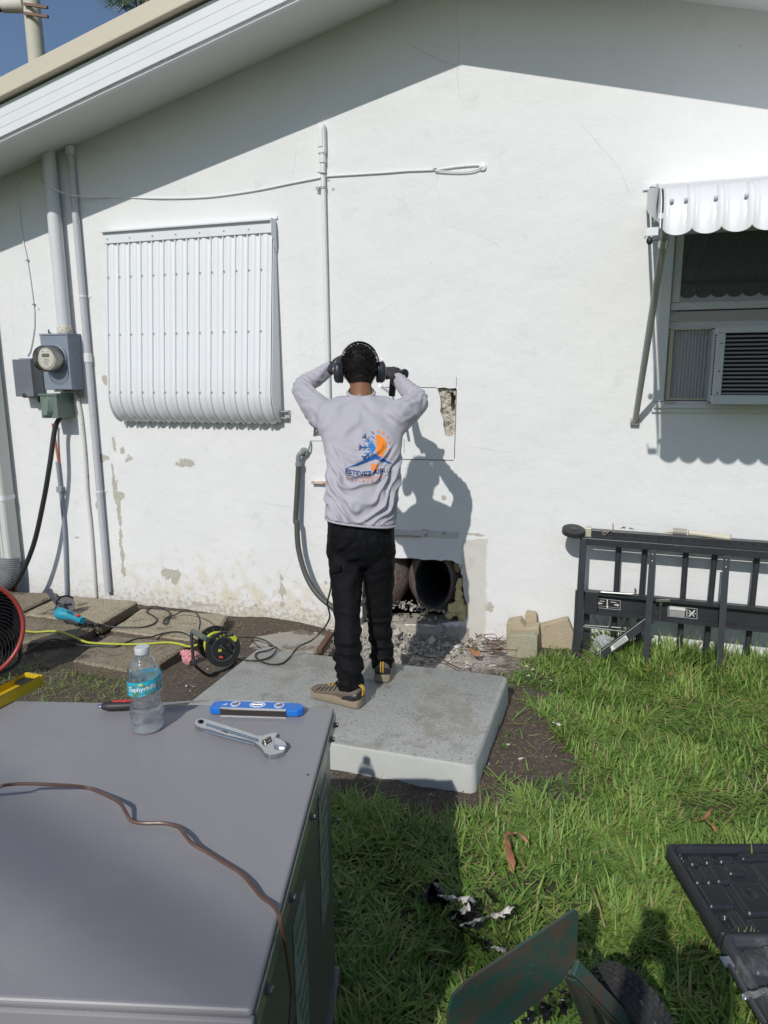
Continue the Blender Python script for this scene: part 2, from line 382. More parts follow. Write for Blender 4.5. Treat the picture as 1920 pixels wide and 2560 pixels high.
def reveal(mb, poly, d, floor=False):
    n = len(poly); mb.add([(p[0], 0, p[1]) for p in poly]+[(p[0], d, p[1]) for p in poly], [(i, (i+1) % n, n+(i+1) % n, n+i) for i in range(n)])
reveal(wall, win_hole, .18); reveal(wall, chip_hole, .05)
for g in grooves: reveal(wall, g, .015)
wall.box2((XL, .001, -.35), (XL+.2, 6.5, wz(XL)-.02)); wall.box2((XR-.2, .001, -.35), (XR, 6.5, wz(XR)-.02))
wall.add([(XL, 6.5, -.35), (XR, 6.5, -.35), (XR, 6.5, wz(XR)), (AX, 6.5, AZ), (XL, 6.5, wz(XL))], [(0, 1, 2, 3, 4)])
wo_ = wall.build('wall', M_wall, house, smooth=False, fixn=False)
inn = MB(); n = len(duct_hole)
inn.add([(p[0], .0, p[1]) for p in duct_hole]+[(p[0]*1.0+(.004 if i % 2 else -.004), .22, p[1]) for i, p in enumerate(duct_hole)], [(i, (i+1) % n, n+(i+1) % n, n+i) for i in range(n)])
block_m = pm('broken_block', (.42, .39, .33), .3, 20, .9, bump=.9, bsc=45, bd=.012, dirt=(.22, .2, .17), dsc=9, dth=(.5, .7))
inn.build('broken_edge', block_m, house, smooth=False, fixn=False)
for g in grooves:
    gr = MB(); gr.add([(p[0], .0148, p[1]) for p in g], [(0, 1, 2, 3)]); gr.build('saw_cut', pm('cut_shadow_dust', (.10, .09, .08), .3, 40, .9), house, smooth=False, fixn=False)  # groove floors coloured dark, the shadow inside the cuts painted on
# chipped block face inside the upper opening
vs, fs = cdt(chip_hole, [chip_deep]); x0 = min(p[0] for p in chip_hole); x1 = max(p[0] for p in chip_hole); z0 = min(p[1] for p in chip_hole); z1 = max(p[1] for p in chip_hole)
extra = [(random.uniform(x0, x1), random.uniform(z0, z1)) for _ in range(420)]
ev = np.array(extra); ok = inpoly(ev, chip_hole) & ~inpoly(ev, chip_deep); ev = ev[ok]
vv = [V(p) for p in chip_hole]+[V(p) for p in chip_deep]+[V((a, b)) for a, b in ev]
n0, n1_ = len(chip_hole), len(chip_deep)
es = [(i, (i+1) % n0) for i in range(n0)]+[(n0+i, n0+(i+1) % n1_) for i in range(n1_)]
r = delaunay_2d_cdt(vv, es, [], 1, 1e-6); cen = np.array([[sum(r[0][i].x for i in f)/3, sum(r[0][i].y for i in f)/3] for f in r[2]])
keep = ~inpoly(cen, chip_deep) & inpoly(cen, chip_hole)
cf = MB(); cf.add([(v.x, .032+.022*noise.fractal(V((v.x*28, 0, v.y*28)), .5, 2, 3)+random.uniform(-.004, .004), v.y) for v in r[0]], [f for f, k in zip(r[2], keep) if k])
nd = len(chip_deep); cf.add([(p[0], .03, p[1]) for p in chip_deep]+[(p[0], .16, p[1]) for p in chip_deep], [(i, (i+1) % nd, nd+(i+1) % nd, nd+i) for i in range(nd)])
cf.add([(p[0], .16, p[1]) for p in chip_deep], [tuple(range(nd))])
cf.build('chipped_block', pm('chipped_block_face', (.50, .46, .39), .25, 30, .9, bump=.8, bsc=70, bd=.01, dirt=(.30, .27, .22), dsc=16), house, smooth=False, fixn=False)
# wire lath showing in the small opening left of the worker
lp = MB(); lp.add([(p[0], .02, p[1]) for p in lath_hole], [(0, 1, 2, 3)]); reveal(lp, lath_hole, .02); lp.build('lath_backing', pm('lath_shade', (.5, .49, .45), .2, 30, .9), house, smooth=False, fixn=False)
lw = MB(); q = [W(*zM(*p)) for p in ((240, 860), (232, 975), (262, 885), (245, 970), (280, 905), (250, 965), (318, 945), (240, 972), (300, 925), (290, 968))]
for i in range(len(q)-1): lw.tube([q[i]+V((0, -.004, 0)), q[i+1]+V((0, -.004, 0))], .0022, 5)
lw.build('wire_lath', pm('lath_wire', (.16, .15, .14), .2, 30, .6), house)
# small open junction recess left of worker (shaded box with a rusty lip)
a, b = W(*zM(290, 1392)), W(*zM(392, 1392))
lip = MB(); lip.box2((a.x-.05, -.035, a.z-.004), (b.x+.04, .0, a.z+.004)); lip.build('rusty_lip', pm('rust_lip', (.62, .52, .42), .2, 20, .8, dirt=(.5, .2, .08), dsc=30, dth=(.5, .6)), house)
# raised plaster strip above the duct opening
st = MB(); A, B = W(*z7(-300, 160)), W(*z7(1000, 215)); C_, D_ = W(*z7(1000, 300)), W(*z7(-300, 240))
st.prism([A, B, C_, D_], (0, -.006, 0)); st.build('plaster_strip', pm('plaster_strip_mat', (.60, .60, .57), .15, 16, .85, bump=.9, bsc=40, bd=.01, dirt=(.36, .35, .32), dsc=14), house, bevel=.003)
A, B = W(*z7(-300, 245)), W(*z7(500, 272)); wv = MB(); wv.bar(A+V((0, -.010, 0)), B+V((0, -.010, 0)), .018, .006); wv.build('batten', pm('old_batten', (.36, .29, .21), .3, 20, .8), house)
# broken foundation ledge below the opening
fo = MB(); A, B = W(*z7(-280, 1450)), W(*z7(1140, 1480))
g = random.Random(5); N = 26; top = []; 
for i in range(N+1):
    t_ = i/N; top.append((A.x+(B.x-A.x)*t_, A.z+(B.z-A.z)*t_+g.uniform(-.014, .01)))
fo.add([(x, -.012+g.uniform(-.004, .004), z) for x, z in top]+[(x, -.016, -.2) for x, z in top]+[(x, .20, z+g.uniform(-.01, .01)) for x, z in top],
       [(i, i+1, N+2+i, N+1+i) for i in range(N)]+[(i+1, i, 2*(N+1)+i, 2*(N+1)+i+1) for i in range(N)])
fo.build('foundation_course', block_m, house, smooth=False, fixn=False)

# soffit, fascia, roof edge, roof
for s, xe, nm in ((-1, XL-.45, 'a'), (1, XR+.45, 'b')):
    def rq(y0, z0o, y1, z1o, th=.012, x0=AX):
        return [(x0, y0, AZ+z0o), (xe, y0, wz(xe)+z0o), (xe, y1, wz(xe)+z1o), (x0, y1, AZ+z1o)]
    m = MB(); m.prism(rq(.0, 0, -OH, -.05), (0, 0, .012)); m.prism(rq(-OH, -.062, -OH+.02, -.062), (0, 0, .016)); m.build('soffit', pm('soffit_paint', (.70, .70, .69), .04, 8, .6, bump=.2, bsc=20, dirt=(.5, .49, .46), dsc=5, dth=(.62, .9)), house, smooth=False)
    m = MB(); pf = [(.03, -.066), (0, -.066), (0, .0065), (.003, .0075), (.003, .0085), (0, .0095), (0, .0635), (.003, .0645), (.003, .0655), (0, .0665), (0, .131), (.03, .131)]
    nP = len(pf); m.add([(AX, -OH+a, AZ+b) for a, b in pf]+[(xe, -OH+a, wz(xe)+b) for a, b in pf], [(q, (q+1) % nP, nP+(q+1) % nP, nP+q) for q in range(nP)]+[tuple(range(nP)), tuple(range(2*nP-1, nP-1, -1))])
    m.build('fascia', white_metal, house, smooth=False)
    m = MB(); m.prism(rq(-OH-.045, .146, -OH+.05, .146), (0, 0, .105)); m.build('roof_edge', cream_paint, house, smooth=False, bevel=.006)
    m = MB(); m.prism(rq(-OH+.05, .15, 7.0, .15), (0, 0, .08)); m.build('roof', pm('roof_tiles', (.45, .38, .30), .2, 12, .8), house, smooth=False)
    m = MB(); m.prism(rq(-OH+.06, .10, 7.0, .10), (0, 0, .049)); m.build('roof_deck', dark_frame, house, smooth=False)
# the window behind the awning
win = MB(); F0, F1, Z0, Z1 = .30, 1.56, 1.44, 2.43
for a, b in (((F0-.03, -.016, Z0-.035), (F1, .0, Z0+.025)), ((F0-.03, -.016, Z0+.027), (F0+.03, .0, Z1-.022)), ((F1-.055, -.016, Z0+.027), (F1, .0, Z1-.022)), ((F0-.03, -.016, Z1-.02), (F1, .0, Z1+.02))): win.box2(a, b)
win.box2((F0-.02, -.030, Z0-.010), (F1, -.018, Z0+.012))
wpart = win.build('window', pm('window_trim', (.66, .68, .68), .04, 7, .5), house, bevel=.004, smooth=False)
sash = pm('grey_sash', (.56, .58, .60), .05, 8, .4)
m = MB(); fx0, fx1 = .333, 1.50
for a, b in (((fx0, .012, 1.965), (fx1, .05, 2.005)), ((fx0, .012, 2.007), (fx0+.045, .05, 2.40)), ((fx1-.045, .012, 2.007), (fx1, .05, 2.40)), ((fx0, .012, 2.362), (fx1, .05, 2.42))): m.box2(a, b)
m.build('upper_sash', sash, wpart, bevel=.003, smooth=False)
m = MB()
for a, b in (((fx0, .054, 1.865), (fx1, .085, 1.905)), ((fx0, .054, 1.907), (fx0+.035, .085, 1.965)), ((fx1-.035, .054, 1.907), (fx1, .085, 1.965)), ((fx0, .02, 1.47), (fx0+.02, .06, 1.86))): m.box2(a, b)
m.build('lower_sash', sash, wpart, bevel=.003, smooth=False)
tg = NT('dark_window_glass'); tg.base((.012, .022, .024), .02); tg.b.inputs['Specular IOR Level'].default_value = .9; M_glass = tg.m
m = MB(); m.box2((fx0+.04, .028, 2.0), (fx1-.04, .034, 2.37)); m.build('pane', M_glass, wpart, smooth=False)
m = MB(); m.box2((fx0+.03, .066, 1.9), (fx1-.03, .072, 1.97)); m.build('pane', M_glass, wpart, smooth=False)
m = MB(); m.box2((fx0+.075, .05, 2.0), (fx1-.075, .056, 2.365)); m.build('window_film', pm('film', (.05, .055, .06), .3, 4, .6), wpart, smooth=False)

# ------------------------------------------------------------------ ground sheet
pc = [G(*p, .0) for p in ((1340, 1592), (1345, 1640), (1290, 1650), (1268, 1700), (1400, 1735), (1330, 1765), (1395, 1830), (1440, 1880), (1418, 1950), (1290, 1985), (1240, 2040), (1150, 2052), (1050, 2025), (940, 2020), (835, 2015), (700, 2010))]
soil_poly = [(p.x, p.y) for p in pc] + [(-1.3, -2.25), (-1.75, -1.75), (-2.2, -1.25), (-2.25, -.4), (-2.3, .1), (-.25, .1)]
pc = [G(*p, .0) for p in ((1590, 1640), (1480, 1600), (1400, 1585))]
def gh(x, y):
    h = .012*noise.fractal(V((x*3, y*3, 0)), .6, 2, 3) + .006*noise.noise(V((x*17, y*17, 1)))
    dip = math.exp(-((x+1.35)/.85)**2)*(1/(1+math.exp(-(y+.72)*9)))
    left = max(0, min(1, (-2.1-x)/.4))
    return h + .012*(1 if (-2.2 < x < -.1 and -2.4 < y < -1.2) else 0) - .115*dip - .055*left*max(0, min(1, (y+1.5)/.3)) - .012 + .0*left
xs = np.unique(np.concatenate([np.linspace(-300, -8, 24), np.arange(-8, -5, .25), np.arange(-5, 2.6, .035), np.arange(2.6, 8, .25), np.linspace(8, 300, 24)]))
ys = np.unique(np.concatenate([np.linspace(-300, -9, 24), np.arange(-9, -4.6, .25), np.arange(-4.6, .06, .035), np.array([.1, 1, 3, 6, 12, 25]), np.linspace(40, 300, 12)]))
nx, ny = len(xs), len(ys)
gv = [(x, y, gh(x, y)) if (-5.2 < x < 2.7 and -4.8 < y < .3) else (x, y, -.02) for y in ys for x in xs]
gf = [(j*nx+i, j*nx+i+1, (j+1)*nx+i+1, (j+1)*nx+i) for j in range(ny-1) for i in range(nx-1)]
def ground_mat():
    t = NT('soil_and_thatch'); p = t.pos(); n = t.noise(14, 7, .7, vec=p); n2 = t.noise(60, 5, .7, vec=p); nb = t.noise(3, 5, .6, vec=p)
    soil = t.mix(n, (.045, .034, .025), (.135, .108, .082)); soil = t.mix(t.ramp(n2, .52, .72), soil, (.27, .23, .18))
    x = t.n('ShaderNodeSeparateXYZ'); t.L(p, x.inputs[0]); px, py = x.outputs[0], x.outputs[1]
    # pale masonry dust under the broken opening
    c = G(1050, 1640, -.1); v = t.vm('LENGTH', t.vm('MULTIPLY', t.vm('SUBTRACT', p, (c.x, c.y+.05, 0)), (1/.75, 1/.42, 0)), (0, 0, 0))
    d = t.math('ADD', t.math('SUBTRACT', 1, v), t.math('MULTIPLY', t.math('SUBTRACT', n, .5), 1.4))
    soil = t.mix(t.math('MULTIPLY', t.ramp(d, -.05, .5), .9), soil, t.mix(n2, (.36, .33, .29), (.62, .60, .55)))
    soil = t.mix(t.math('MULTIPLY', t.ramp(nb, .55, .72), .55), soil, (.24, .19, .14))
    soil = t.mix(t.ramp(t.vor(85, p), .12, .07), soil, (.55, .53, .48))
    th = t.mix(t.noise(38, 5, .7, vec=p), (.035, .030, .014), (.13, .105, .05)); th = t.mix(t.ramp(nb, .5, .75), th, (.035, .06, .015))
    far = t.ramp(t.vm('LENGTH', t.vm('SUBTRACT', p, (-.7, -2, 0)), (0, 0, 0)), 3.2, 4.5)
    th = t.mix(far, th, (.055, .10, .02))
    gx = t.math('ADD', px, t.math('MULTIPLY', t.math('SUBTRACT', n, .5), .25)); gy = t.math('ADD', py, t.math('MULTIPLY', t.math('SUBTRACT', n, .5), .25))
    m1 = t.math('MULTIPLY', t.ramp(gy, -2.15, -2.0), t.math('SUBTRACT', 1, t.ramp(gx, .0, .12)))
    col = t.mix(m1, th, soil)
    nr = t.bump(n2, .8, .012); nr = t.bump(t.noise(200, 3, vec=p), .5, .003, nr)
    return t.base(col, .93, 0, nr)
M_ground = ground_mat()
g_ = MB(); g_.v = gv; g_.f = gf; go = g_.build('ground', M_ground, None, smooth=True, ang=180, fixn=False, kind='structure')

# ------------------------------------------------------------------ concrete pad
def slab(pts, z0, z1, rnd=.02, n=5):
    out = []
    for i, p in enumerate(pts):
        p = V(p); a = (V(pts[i-1])-p).normalized(); b = (V(pts[(i+1) % len(pts)])-p).normalized()
        for k in range(n):
            t = k/(n-1); q0 = p+a*rnd; q1 = p+b*rnd; out.append((q0*(1-t)**2+p*2*t*(1-t)+q1*t*t))
    return out
pad_c = [G(1272, 1690, .12), G(1207, 1938, .12)]
e1 = (pad_c[1]-pad_c[0]); ex = V((-1, -.012, 0)).normalized()*1.44
PAD = [V((-.385, -.935)), V((-.405, -1.812)), V((-1.80, -1.795)), V((-1.79, -.945))]
pp = slab(PAD, 0, .12, .035, 6); m = MB()
def ring_at(pts, z, inset):
    c = sum(pts, V((0, 0)))/len(pts); return [V((p.x, p.y, z)) - (p-c).normalized().to_3d()*inset for p in pts]
m.loft([ring_at(pp, -.05, -.006), ring_at(pp, .106, .002), ring_at(pp, .1165, .006), ring_at(pp, .12, .013)])
def pad_mat():
    t = NT('wet_look_concrete'); p = t.pos(); n = t.noise(7, 8, .7, vec=p); n2 = t.noise(2.4, 4, .6, vec=p)
    c = t.mix(n2, (.36, .37, .35), (.46, .47, .445)); c = t.mix(t.ramp(n, .52, .72), c, (.25, .25, .225)); c = t.mix(t.math('MULTIPLY', t.ramp(t.noise(11, 7, .7, vec=t.vm('MULTIPLY', p, (1, 2.4, 1))), .60, .70), .5), c, (.26, .24, .20))
    c = t.mix(t.math('MULTIPLY', t.ramp(t.noise(90, 5, .8, vec=p), .48, .62), .6), c, (.24, .24, .22)); c = t.mix(t.math('MULTIPLY', t.ramp(t.noise(3.1, 7, .75, vec=t.vm('ADD', p, (7, 0, 0))), .50, .62), .6), c, (.26, .235, .19)); c = t.mix(t.ramp(t.vor(42, p), .17, .10), c, (.10, .095, .085)); c = t.mix(t.ramp(t.vor(75, t.vm('ADD', p, (1, 5, 0))), .20, .12), c, (.20, .19, .17)); c = t.mix(t.ramp(t.vor(23, t.vm('ADD', p, (3, 1, 0))), .05, .03), c, (.75, .76, .74))
    g = t.n('ShaderNodeNewGeometry'); s = t.n('ShaderNodeSeparateXYZ'); t.L(g.outputs['True Normal'], s.inputs[0])
    c = t.mix(t.math('SUBTRACT', 1, t.ramp(s.outputs[2], .2, .7)), c, t.mix(n, (.56, .575, .55), (.47, .48, .45)))
    return t.base(c, t.math('ADD', .62, t.math('MULTIPLY', n, .25)), 0, t.bump(t.noise(120, 5, .75, vec=p), .45, .003, t.bump(t.noise(14, 5, .6, vec=p), .35, .012)))
pad = m.build('concrete_pad', pad_mat(), None, ang=60, label='grey concrete equipment pad the worker stands on, chips scattered over it', cat='concrete pad')
# ------------------------------------------------------------------ paving slabs along the wall
def paver_mat(name, a, b, peb):
    t = NT(name); p = t.pos(); n = t.noise(5, 6, .7, vec=p); v = t.vor(peb, p)
    c = t.mix(t.vor(peb, p, out=1), a, b); c = t.mix(t.ramp(t.vor(peb, p, 'DISTANCE_TO_EDGE'), .06, .02), c, (.10, .085, .06))
    c = t.mix(t.ramp(n, .52, .66), c, (.085, .07, .052))
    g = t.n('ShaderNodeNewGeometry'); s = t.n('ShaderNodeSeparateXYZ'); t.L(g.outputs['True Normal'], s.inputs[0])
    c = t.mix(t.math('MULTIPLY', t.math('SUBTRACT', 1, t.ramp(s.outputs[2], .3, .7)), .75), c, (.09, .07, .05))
    nr = t.bump(v, .8, .006); return t.base(c, .9, 0, t.bump(t.noise(25, 5, vec=p), .5, .01, nr))
M_agg = paver_mat('exposed_aggregate', (.34, .28, .19), (.52, .46, .34), 95); M_agg2 = paver_mat('worn_aggregate', (.20, .165, .115), (.34, .29, .21), 80)
def zG(f, z, *pts): return [V((G(*f(*p), z).x, G(*f(*p), z).y)) for p in pts]
zB = zm(0, 1400, 3.456); zC = zm(440, 1400, 3.606)
pv = [('brown worn paving slab at the far left corner by the wall', zG(zB, .03, (-260, 262), (512, 284), (150, 452), (-300, 440)), .03, M_agg2),
      ('pebbled paving slab under the blue angle grinder', zG(zB, .03, (548, 300), (1192, 352), (868, 545), (190, 462)), .03, M_agg),
      ('dark brown paving slab with the yellow cord crossing it', zG(zB, .0, (-250, 478), (200, 484), (835, 575), (640, 665), (170, 715), (-300, 700)), .0, M_agg2),
      ('sunlit pebbled paving slab against the wall, black cord looping over it', zG(zB, .0, (1215, 418), (1972, 470), (1900, 590), (1660, 690), (950, 600)), .0, M_agg),
      ('front paving slab behind the water bottle, yellow cord along it', zG(zB, .012, (840, 700), (940, 645), (1640, 715), (1360, 900), (1120, 955), (620, 865)), .012, M_agg2),
      ('thin concrete paving slab between cable reel and worker', zG(zC, -.06, (700, 690), (1130, 620), (1405, 690), (1270, 830), (640, 800)), -.06, pm('old_concrete', (.34, .32, .28), .2, 12, .9, bump=.6, bsc=50, bd=.006, dirt=(.14, .11, .08), dsc=5, dth=(.5, .66)))]
for i, (lb, poly, zt, mt) in enumerate(pv):
    m = MB(); pp = slab(poly, 0, 0, .02, 3); q = []
    for a, b in zip(pp, pp[1:]+pp[:1]):
        for k in range(6):
            r_ = a.lerp(b, k/6); q.append(r_ + V((random.uniform(-.004, .004), random.uniform(-.004, .004))))
    tilt = (.0, 0)
    m.loft([ring_at(q, zt-.075, 0), ring_at(q, zt-.012, 0), ring_at(q, zt, .014)])
    m.build('paving_slab', mt, None, smooth=False, label=lb, cat='paving slab', group='paving slabs along the wall')

# ------------------------------------------------------------------ lawn
def big_mesh(name, verts, quads, tris, attrs=None):
    me = bpy.data.meshes.new(name); me.vertices.add(len(verts)); me.vertices.foreach_set('co', verts.astype(np.float32).ravel())
    nl = quads.size+tris.size; me.loops.add(nl); me.loops.foreach_set('vertex_index', np.concatenate([quads.ravel(), tris.ravel()]).astype(np.int32))
    me.polygons.add(len(quads)+len(tris)); st = np.concatenate([np.arange(len(quads))*4, quads.size+np.arange(len(tris))*3]).astype(np.int32)
    me.polygons.foreach_set('loop_start', st)
    for k, a in (attrs or {}).items():
        at = me.attributes.new(k, 'FLOAT', 'POINT'); at.data.foreach_set('value', a.astype(np.float32))
    me.update(calc_edges=True); return me
def blades(P, L, Wd, az, lean, bend, tint):
    n = len(P); lv = np.array([0, .3, .6, .85, 1.0]); vs = np.zeros((n, 9, 3)); pos = P.copy(); prev = 0
    ca, sa = np.cos(az), np.sin(az); side = np.stack([-sa, ca, np.zeros(n)], 1)
    ww = [.75, 1.0, .85, .45]
    for k in range(5):
        if k:
            th = lean+bend*(lv[k]+lv[k-1])/2; ds = (lv[k]-lv[k-1])*L
            pos = pos + np.stack([ca*np.sin(th)*ds, sa*np.sin(th)*ds, np.cos(th)*ds], 1)
        if k < 4:
            vs[:, 2*k] = pos - side*(Wd*ww[k]/2)[:, None]; vs[:, 2*k+1] = pos + side*(Wd*ww[k]/2)[:, None]
        else: vs[:, 8] = pos
    vs[:, :, 2] = np.maximum(vs[:, :, 2], P[:, None, 2]+.001+np.random.default_rng(3).random((n, 1))*.02)*1.0
    b = np.arange(n)*9; quads = np.concatenate([np.stack([b+2*k, b+2*k+1, b+2*k+3, b+2*k+2], 1) for k in range(3)]); tris = np.stack([b+6, b+7, b+8], 1)
    return vs.reshape(-1, 3), quads, tris, np.repeat(tint, 9)
def grass_mat():
    t = NT('grass_blade'); a = t.n('ShaderNodeAttribute', attribute_name='tint'); f = a.outputs['Fac']
    cr = t.n('ShaderNodeValToRGB'); t.L(f, cr.inputs[0]); e = cr.color_ramp.elements
    e[0].position = 0; e[0].color = (.09, .18, .03, 1); e[1].position = 1; e[1].color = (.46, .38, .20, 1)
    for p_, c in ((.35, (.20, .34, .07)), (.7, (.29, .44, .10)), (.88, (.40, .50, .12)), (.93, (.36, .32, .15))):
        q = cr.color_ramp.elements.new(p_); q.color = (*c, 1)
    t.base(cr.outputs[0], .5); t.b.inputs['Specular IOR Level'].default_value = .5
    tr = t.n('ShaderNodeBsdfTranslucent'); t.L(cr.outputs[0], tr.inputs[0]); ms = t.n('ShaderNodeMixShader'); ms.inputs[0].default_value = .36
    t.L(t.b.outputs[0], ms.inputs[1]); t.L(tr.outputs[0], ms.inputs[2]); t.L(ms.outputs[0], t.out.inputs[0]); return t.m
M_grass = grass_mat()
ANG = math.atan2(-.826, .201)
U_FR = V((-.607, -2.803)); U_d = V((.236, -.972)).normalized(); U_l = V((-.972, -.236)).normalized()
unit_poly = [U_FR, U_FR+U_d*.87, U_FR+U_d*.87+U_l*1.3, U_FR+U_l*1.3]
paver_polys = [[(p.x, p.y) for p in q[1]] for q in pv]
def field(n, x0, x1, y0, y1, dens):
    x = RNG.uniform(x0, x1, n); y = RNG.uniform(y0, y1, n); P = np.stack([x, y], 1)
    k = ~inpoly(P, [(p.x, p.y) for p in unit_poly]) & ~inpoly(P, [(p.x, p.y) for p in PAD])
    for q in paver_polys: k &= ~inpoly(P, q)
    P = P[k]; nn = nz(np.c_[P, np.zeros(len(P))], 5, 1, 3)
    return P[RNG.random(len(P)) < dens(P, nn)], None
def main_d(P, nn):
    Q = P + np.stack([nn, nn[::-1]*0+nn], 1)*.12
    d = np.where(inpoly(Q, soil_poly), np.where(nn > .16, .10, .008)*(P[:, 1] > -2.2)*(P[:, 0] > -.4)+.003, 1.0); d = np.where((P[:, 1] > -.30) & (P[:, 0] < .0), d*.15, d)
    thin = sstep(.12, .5, nz(np.c_[P, np.zeros(len(P))], 2.3, 5, 2)+.12*(P[:, 1] > -2)); return d*(1-.55*thin)
P, _ = field(150000, -.95, 2.1, -4.15, -.05, main_d)
nC = nz(np.c_[P, np.zeros(len(P))], 4.0, 9, 2); nA = nz(np.c_[P, np.zeros(len(P))], 2.2, 3, 2)
n = len(P); near = sstep(-.55, -.15, P[:, 1])*(P[:, 0] > .05)
L = RNG.uniform(.030, .088, n)*(1+.40*nC)*(1+.85*near); 
az = nA*5.0+RNG.normal(0, 1.35, n)+1.2; lean = np.clip(RNG.normal(.90, .42, n), .05, 1.5)*(1-.50*near); bend = RNG.uniform(.1, .9, n); flatp = (nz(np.c_[P, np.zeros(n)], 3.1, 21, 2) > .12)&(near < .3); lean[flatp] = np.clip(lean[flatp]+.45, 0, 1.5); tall = RNG.random(n) < .12; L[tall] *= 1.6; Wd_t = tall
Wd = RNG.uniform(.0035, .0085, n); tint = np.clip(.42+.35*nC+RNG.normal(0, .25, n), 0, .9); dry = RNG.random(n) < .08; tint[dry] = RNG.uniform(.9, 1, dry.sum())
zz_ = np.array([gh(a, b) for a, b in P])
vs, qd, tr_, tt = blades(np.c_[P, zz_-.003], L, Wd, az, lean, bend, tint)
me = big_mesh('grass', vs, qd, tr_, {'tint': tt}); link(me, 'grass', M_grass, None, smooth=False, kind='stuff', label='thick green lawn of broad bladed grass right of the pad', cat='grass')
# sparse weeds on the left and at the wall foot
def left_d(P, nn):
    Q = P+np.stack([nn, nn], 1)*.10; a = inpoly(Q, [(-3.5, -1.05), (-2.35, -1.2), (-2.1, -1.45), (-1.75, -1.75), (-1.5, -2.3), (-1.3, -3.4), (-3.6, -3.4)]).astype(float)
    w = (P[:, 1] > -.30)*(P[:, 0] < -1.5)*(P[:, 0] > -2.35)*.15*(nn > .05); return np.clip(a*(.35+.6*(nn > 0))+w, 0, 1)
P, _ = field(46000, -4.2, -.6, -3.4, -.02, left_d); n = len(P); nC = nz(np.c_[P, np.zeros(n)], 6, 9, 2)
tint = np.clip(.35+.3*nC+RNG.normal(0, .15, n), 0, .85); dry = RNG.random(n) < .38; tint[dry] = RNG.uniform(.88, 1, dry.sum())
vs, qd, tr_, tt = blades(np.c_[P, np.array([gh(a, b) for a, b in P])-.003], RNG.uniform(.02, .07, n)*(1+.5*nC), RNG.uniform(.002, .0045, n), RNG.uniform(0, 6.28, n), np.clip(RNG.normal(.95, .4, n), .1, 1.4), RNG.uniform(0, .9, n), tint)
me = big_mesh('grass', vs, qd, tr_, {'tint': tt}); link(me, 'grass', M_grass, None, smooth=False, kind='stuff', label='thin patchy half dry grass behind the metal unit', cat='grass')
# ------------------------------------------------------------------ fittings on the wall
z3 = zm(0, 500, 3.456); z4 = zm(220, 500, 3.072); z5 = zm(1500, 400, 2.765); z1 = zm(0, 0, 1.728); zq = zm(0, 1000, 3.456)
# --- folded-down awning used as a storm shutter
sx0, sx1, st_, sb_ = -3.275, -2.035, 2.585, 1.275
shut = thing('storm_shutter', ((sx0+sx1)/2, -.02, sb_), 'white ribbed clamshell storm shutter folded down over the left window', 'storm shutter')
prof = [(-.045, st_-.075)]
for k in range(1, 7): t_ = k/6; prof.append((-.045-.11*t_, st_-.075-(st_-.075-1.50)*t_))
for k in range(1, 11):
    a = k/10*R(78); prof.append((-.155+.145*(1-math.cos(a))*1.0, 1.50-.19*math.sin(a)))
pitch = (sx1-sx0-.01)/14
def slat(x0, w):
    m = MB(); sec = [(0, 0), (.006, -.012), (.014, -.012), (.018, 0)]
    for k in range(9): u = k/8; sec.append((.022+u*(w-.040), .0-.010*math.sin(math.pi*u)**.7))
    sec += [(w-.014, 0), (w-.008, .004), (w, .004)]
    n = len(sec); rows = []
    for i, (y, z) in enumerate(prof):
        p0 = prof[max(i-1, 0)]; p1 = prof[min(i+1, len(prof)-1)]; t = V((p1[0]-p0[0], p1[1]-p0[1])).normalized(); nr = V((t.y, -t.x))   # outwards
        if nr.x > 0 and i < 3: nr = -nr
        if i >= 3 and nr.dot(V((-1, -.3))) < 0: nr = -nr
        rows.append([(x0+sx, y+nr.x*(-so)*1.0, z+nr.y*(-so)) for sx, so in sec])
    m.add([p for r in rows for p in r], [(j*n+i, j*n+i+1, (j+1)*n+i+1, (j+1)*n+i) for j in range(len(rows)-1) for i in range(n-1)]); return m
s0 = slat(sx0+.005, pitch).build('slat', white_metal, shut, ang=50, fixn=False)
for k in range(1, 14): dup(s0, (pitch*k, 0, 0))
m = MB(); m.box2((sx0-.004, -.064, st_-.085), (sx1+.004, -.048, st_-.012)); m.box2((sx0-.008, -.085, st_-.016), (sx1+.008, -.01, st_-.004)); m.build('header_strip', white_metal, shut, bevel=.002, smooth=False)
m = MB(); m.box2((sx0+.05, -.012, st_+.006), (sx1+.02, -.001, st_+.022)); m.build('wall_rail', white_metal, shut, smooth=False)
for sgn, x in (('l', sx0), ('r', sx1)):
    m = MB(); poly = [(x, -.008, st_-.02)] + [(x, y+.004, z) for y, z in prof] + [(x, -.008, prof[-1][1]+.01)]
    m.prism([(x, -.006, st_-.02)]+[(x, y+.006, z) for y, z in prof]+[(x, -.006, 1.33)], (.004, 0, 0)); m.build('side_panel', white_metal, shut, smooth=False)
m = MB(); m.prism([(sx1+.006, -.08, st_), (sx1+.006, -.01, st_), (sx1+.006, -.008, st_-.19), (sx1+.006, -.02, st_-.19), (sx1+.006, -.085, st_-.09)], (.004, 0, 0)); m.build('hinge_plate', white_metal, shut, smooth=False)
m = MB(); m.box2((sx1+.012, -.045, 1.345), (sx1+.058, -.02, 1.352)); m.box2((sx1+.012, -.045, 1.385), (sx1+.058, -.02, 1.392)); m.box2((sx1+.03, -.02, 1.34), (sx1+.062, -.001, 1.397)); m.build('latch', pm('zinc_latch', (.5, .5, .48), .1, 30, .5, .6), shut, smooth=False)
rv = MB().ball((0, 0, 0), (.0065, .004, .0065), nu=8, nv=5).build('screw', pm('zinc_screw', (.52, .54, .56), .1, 40, .4), shut)
first = True
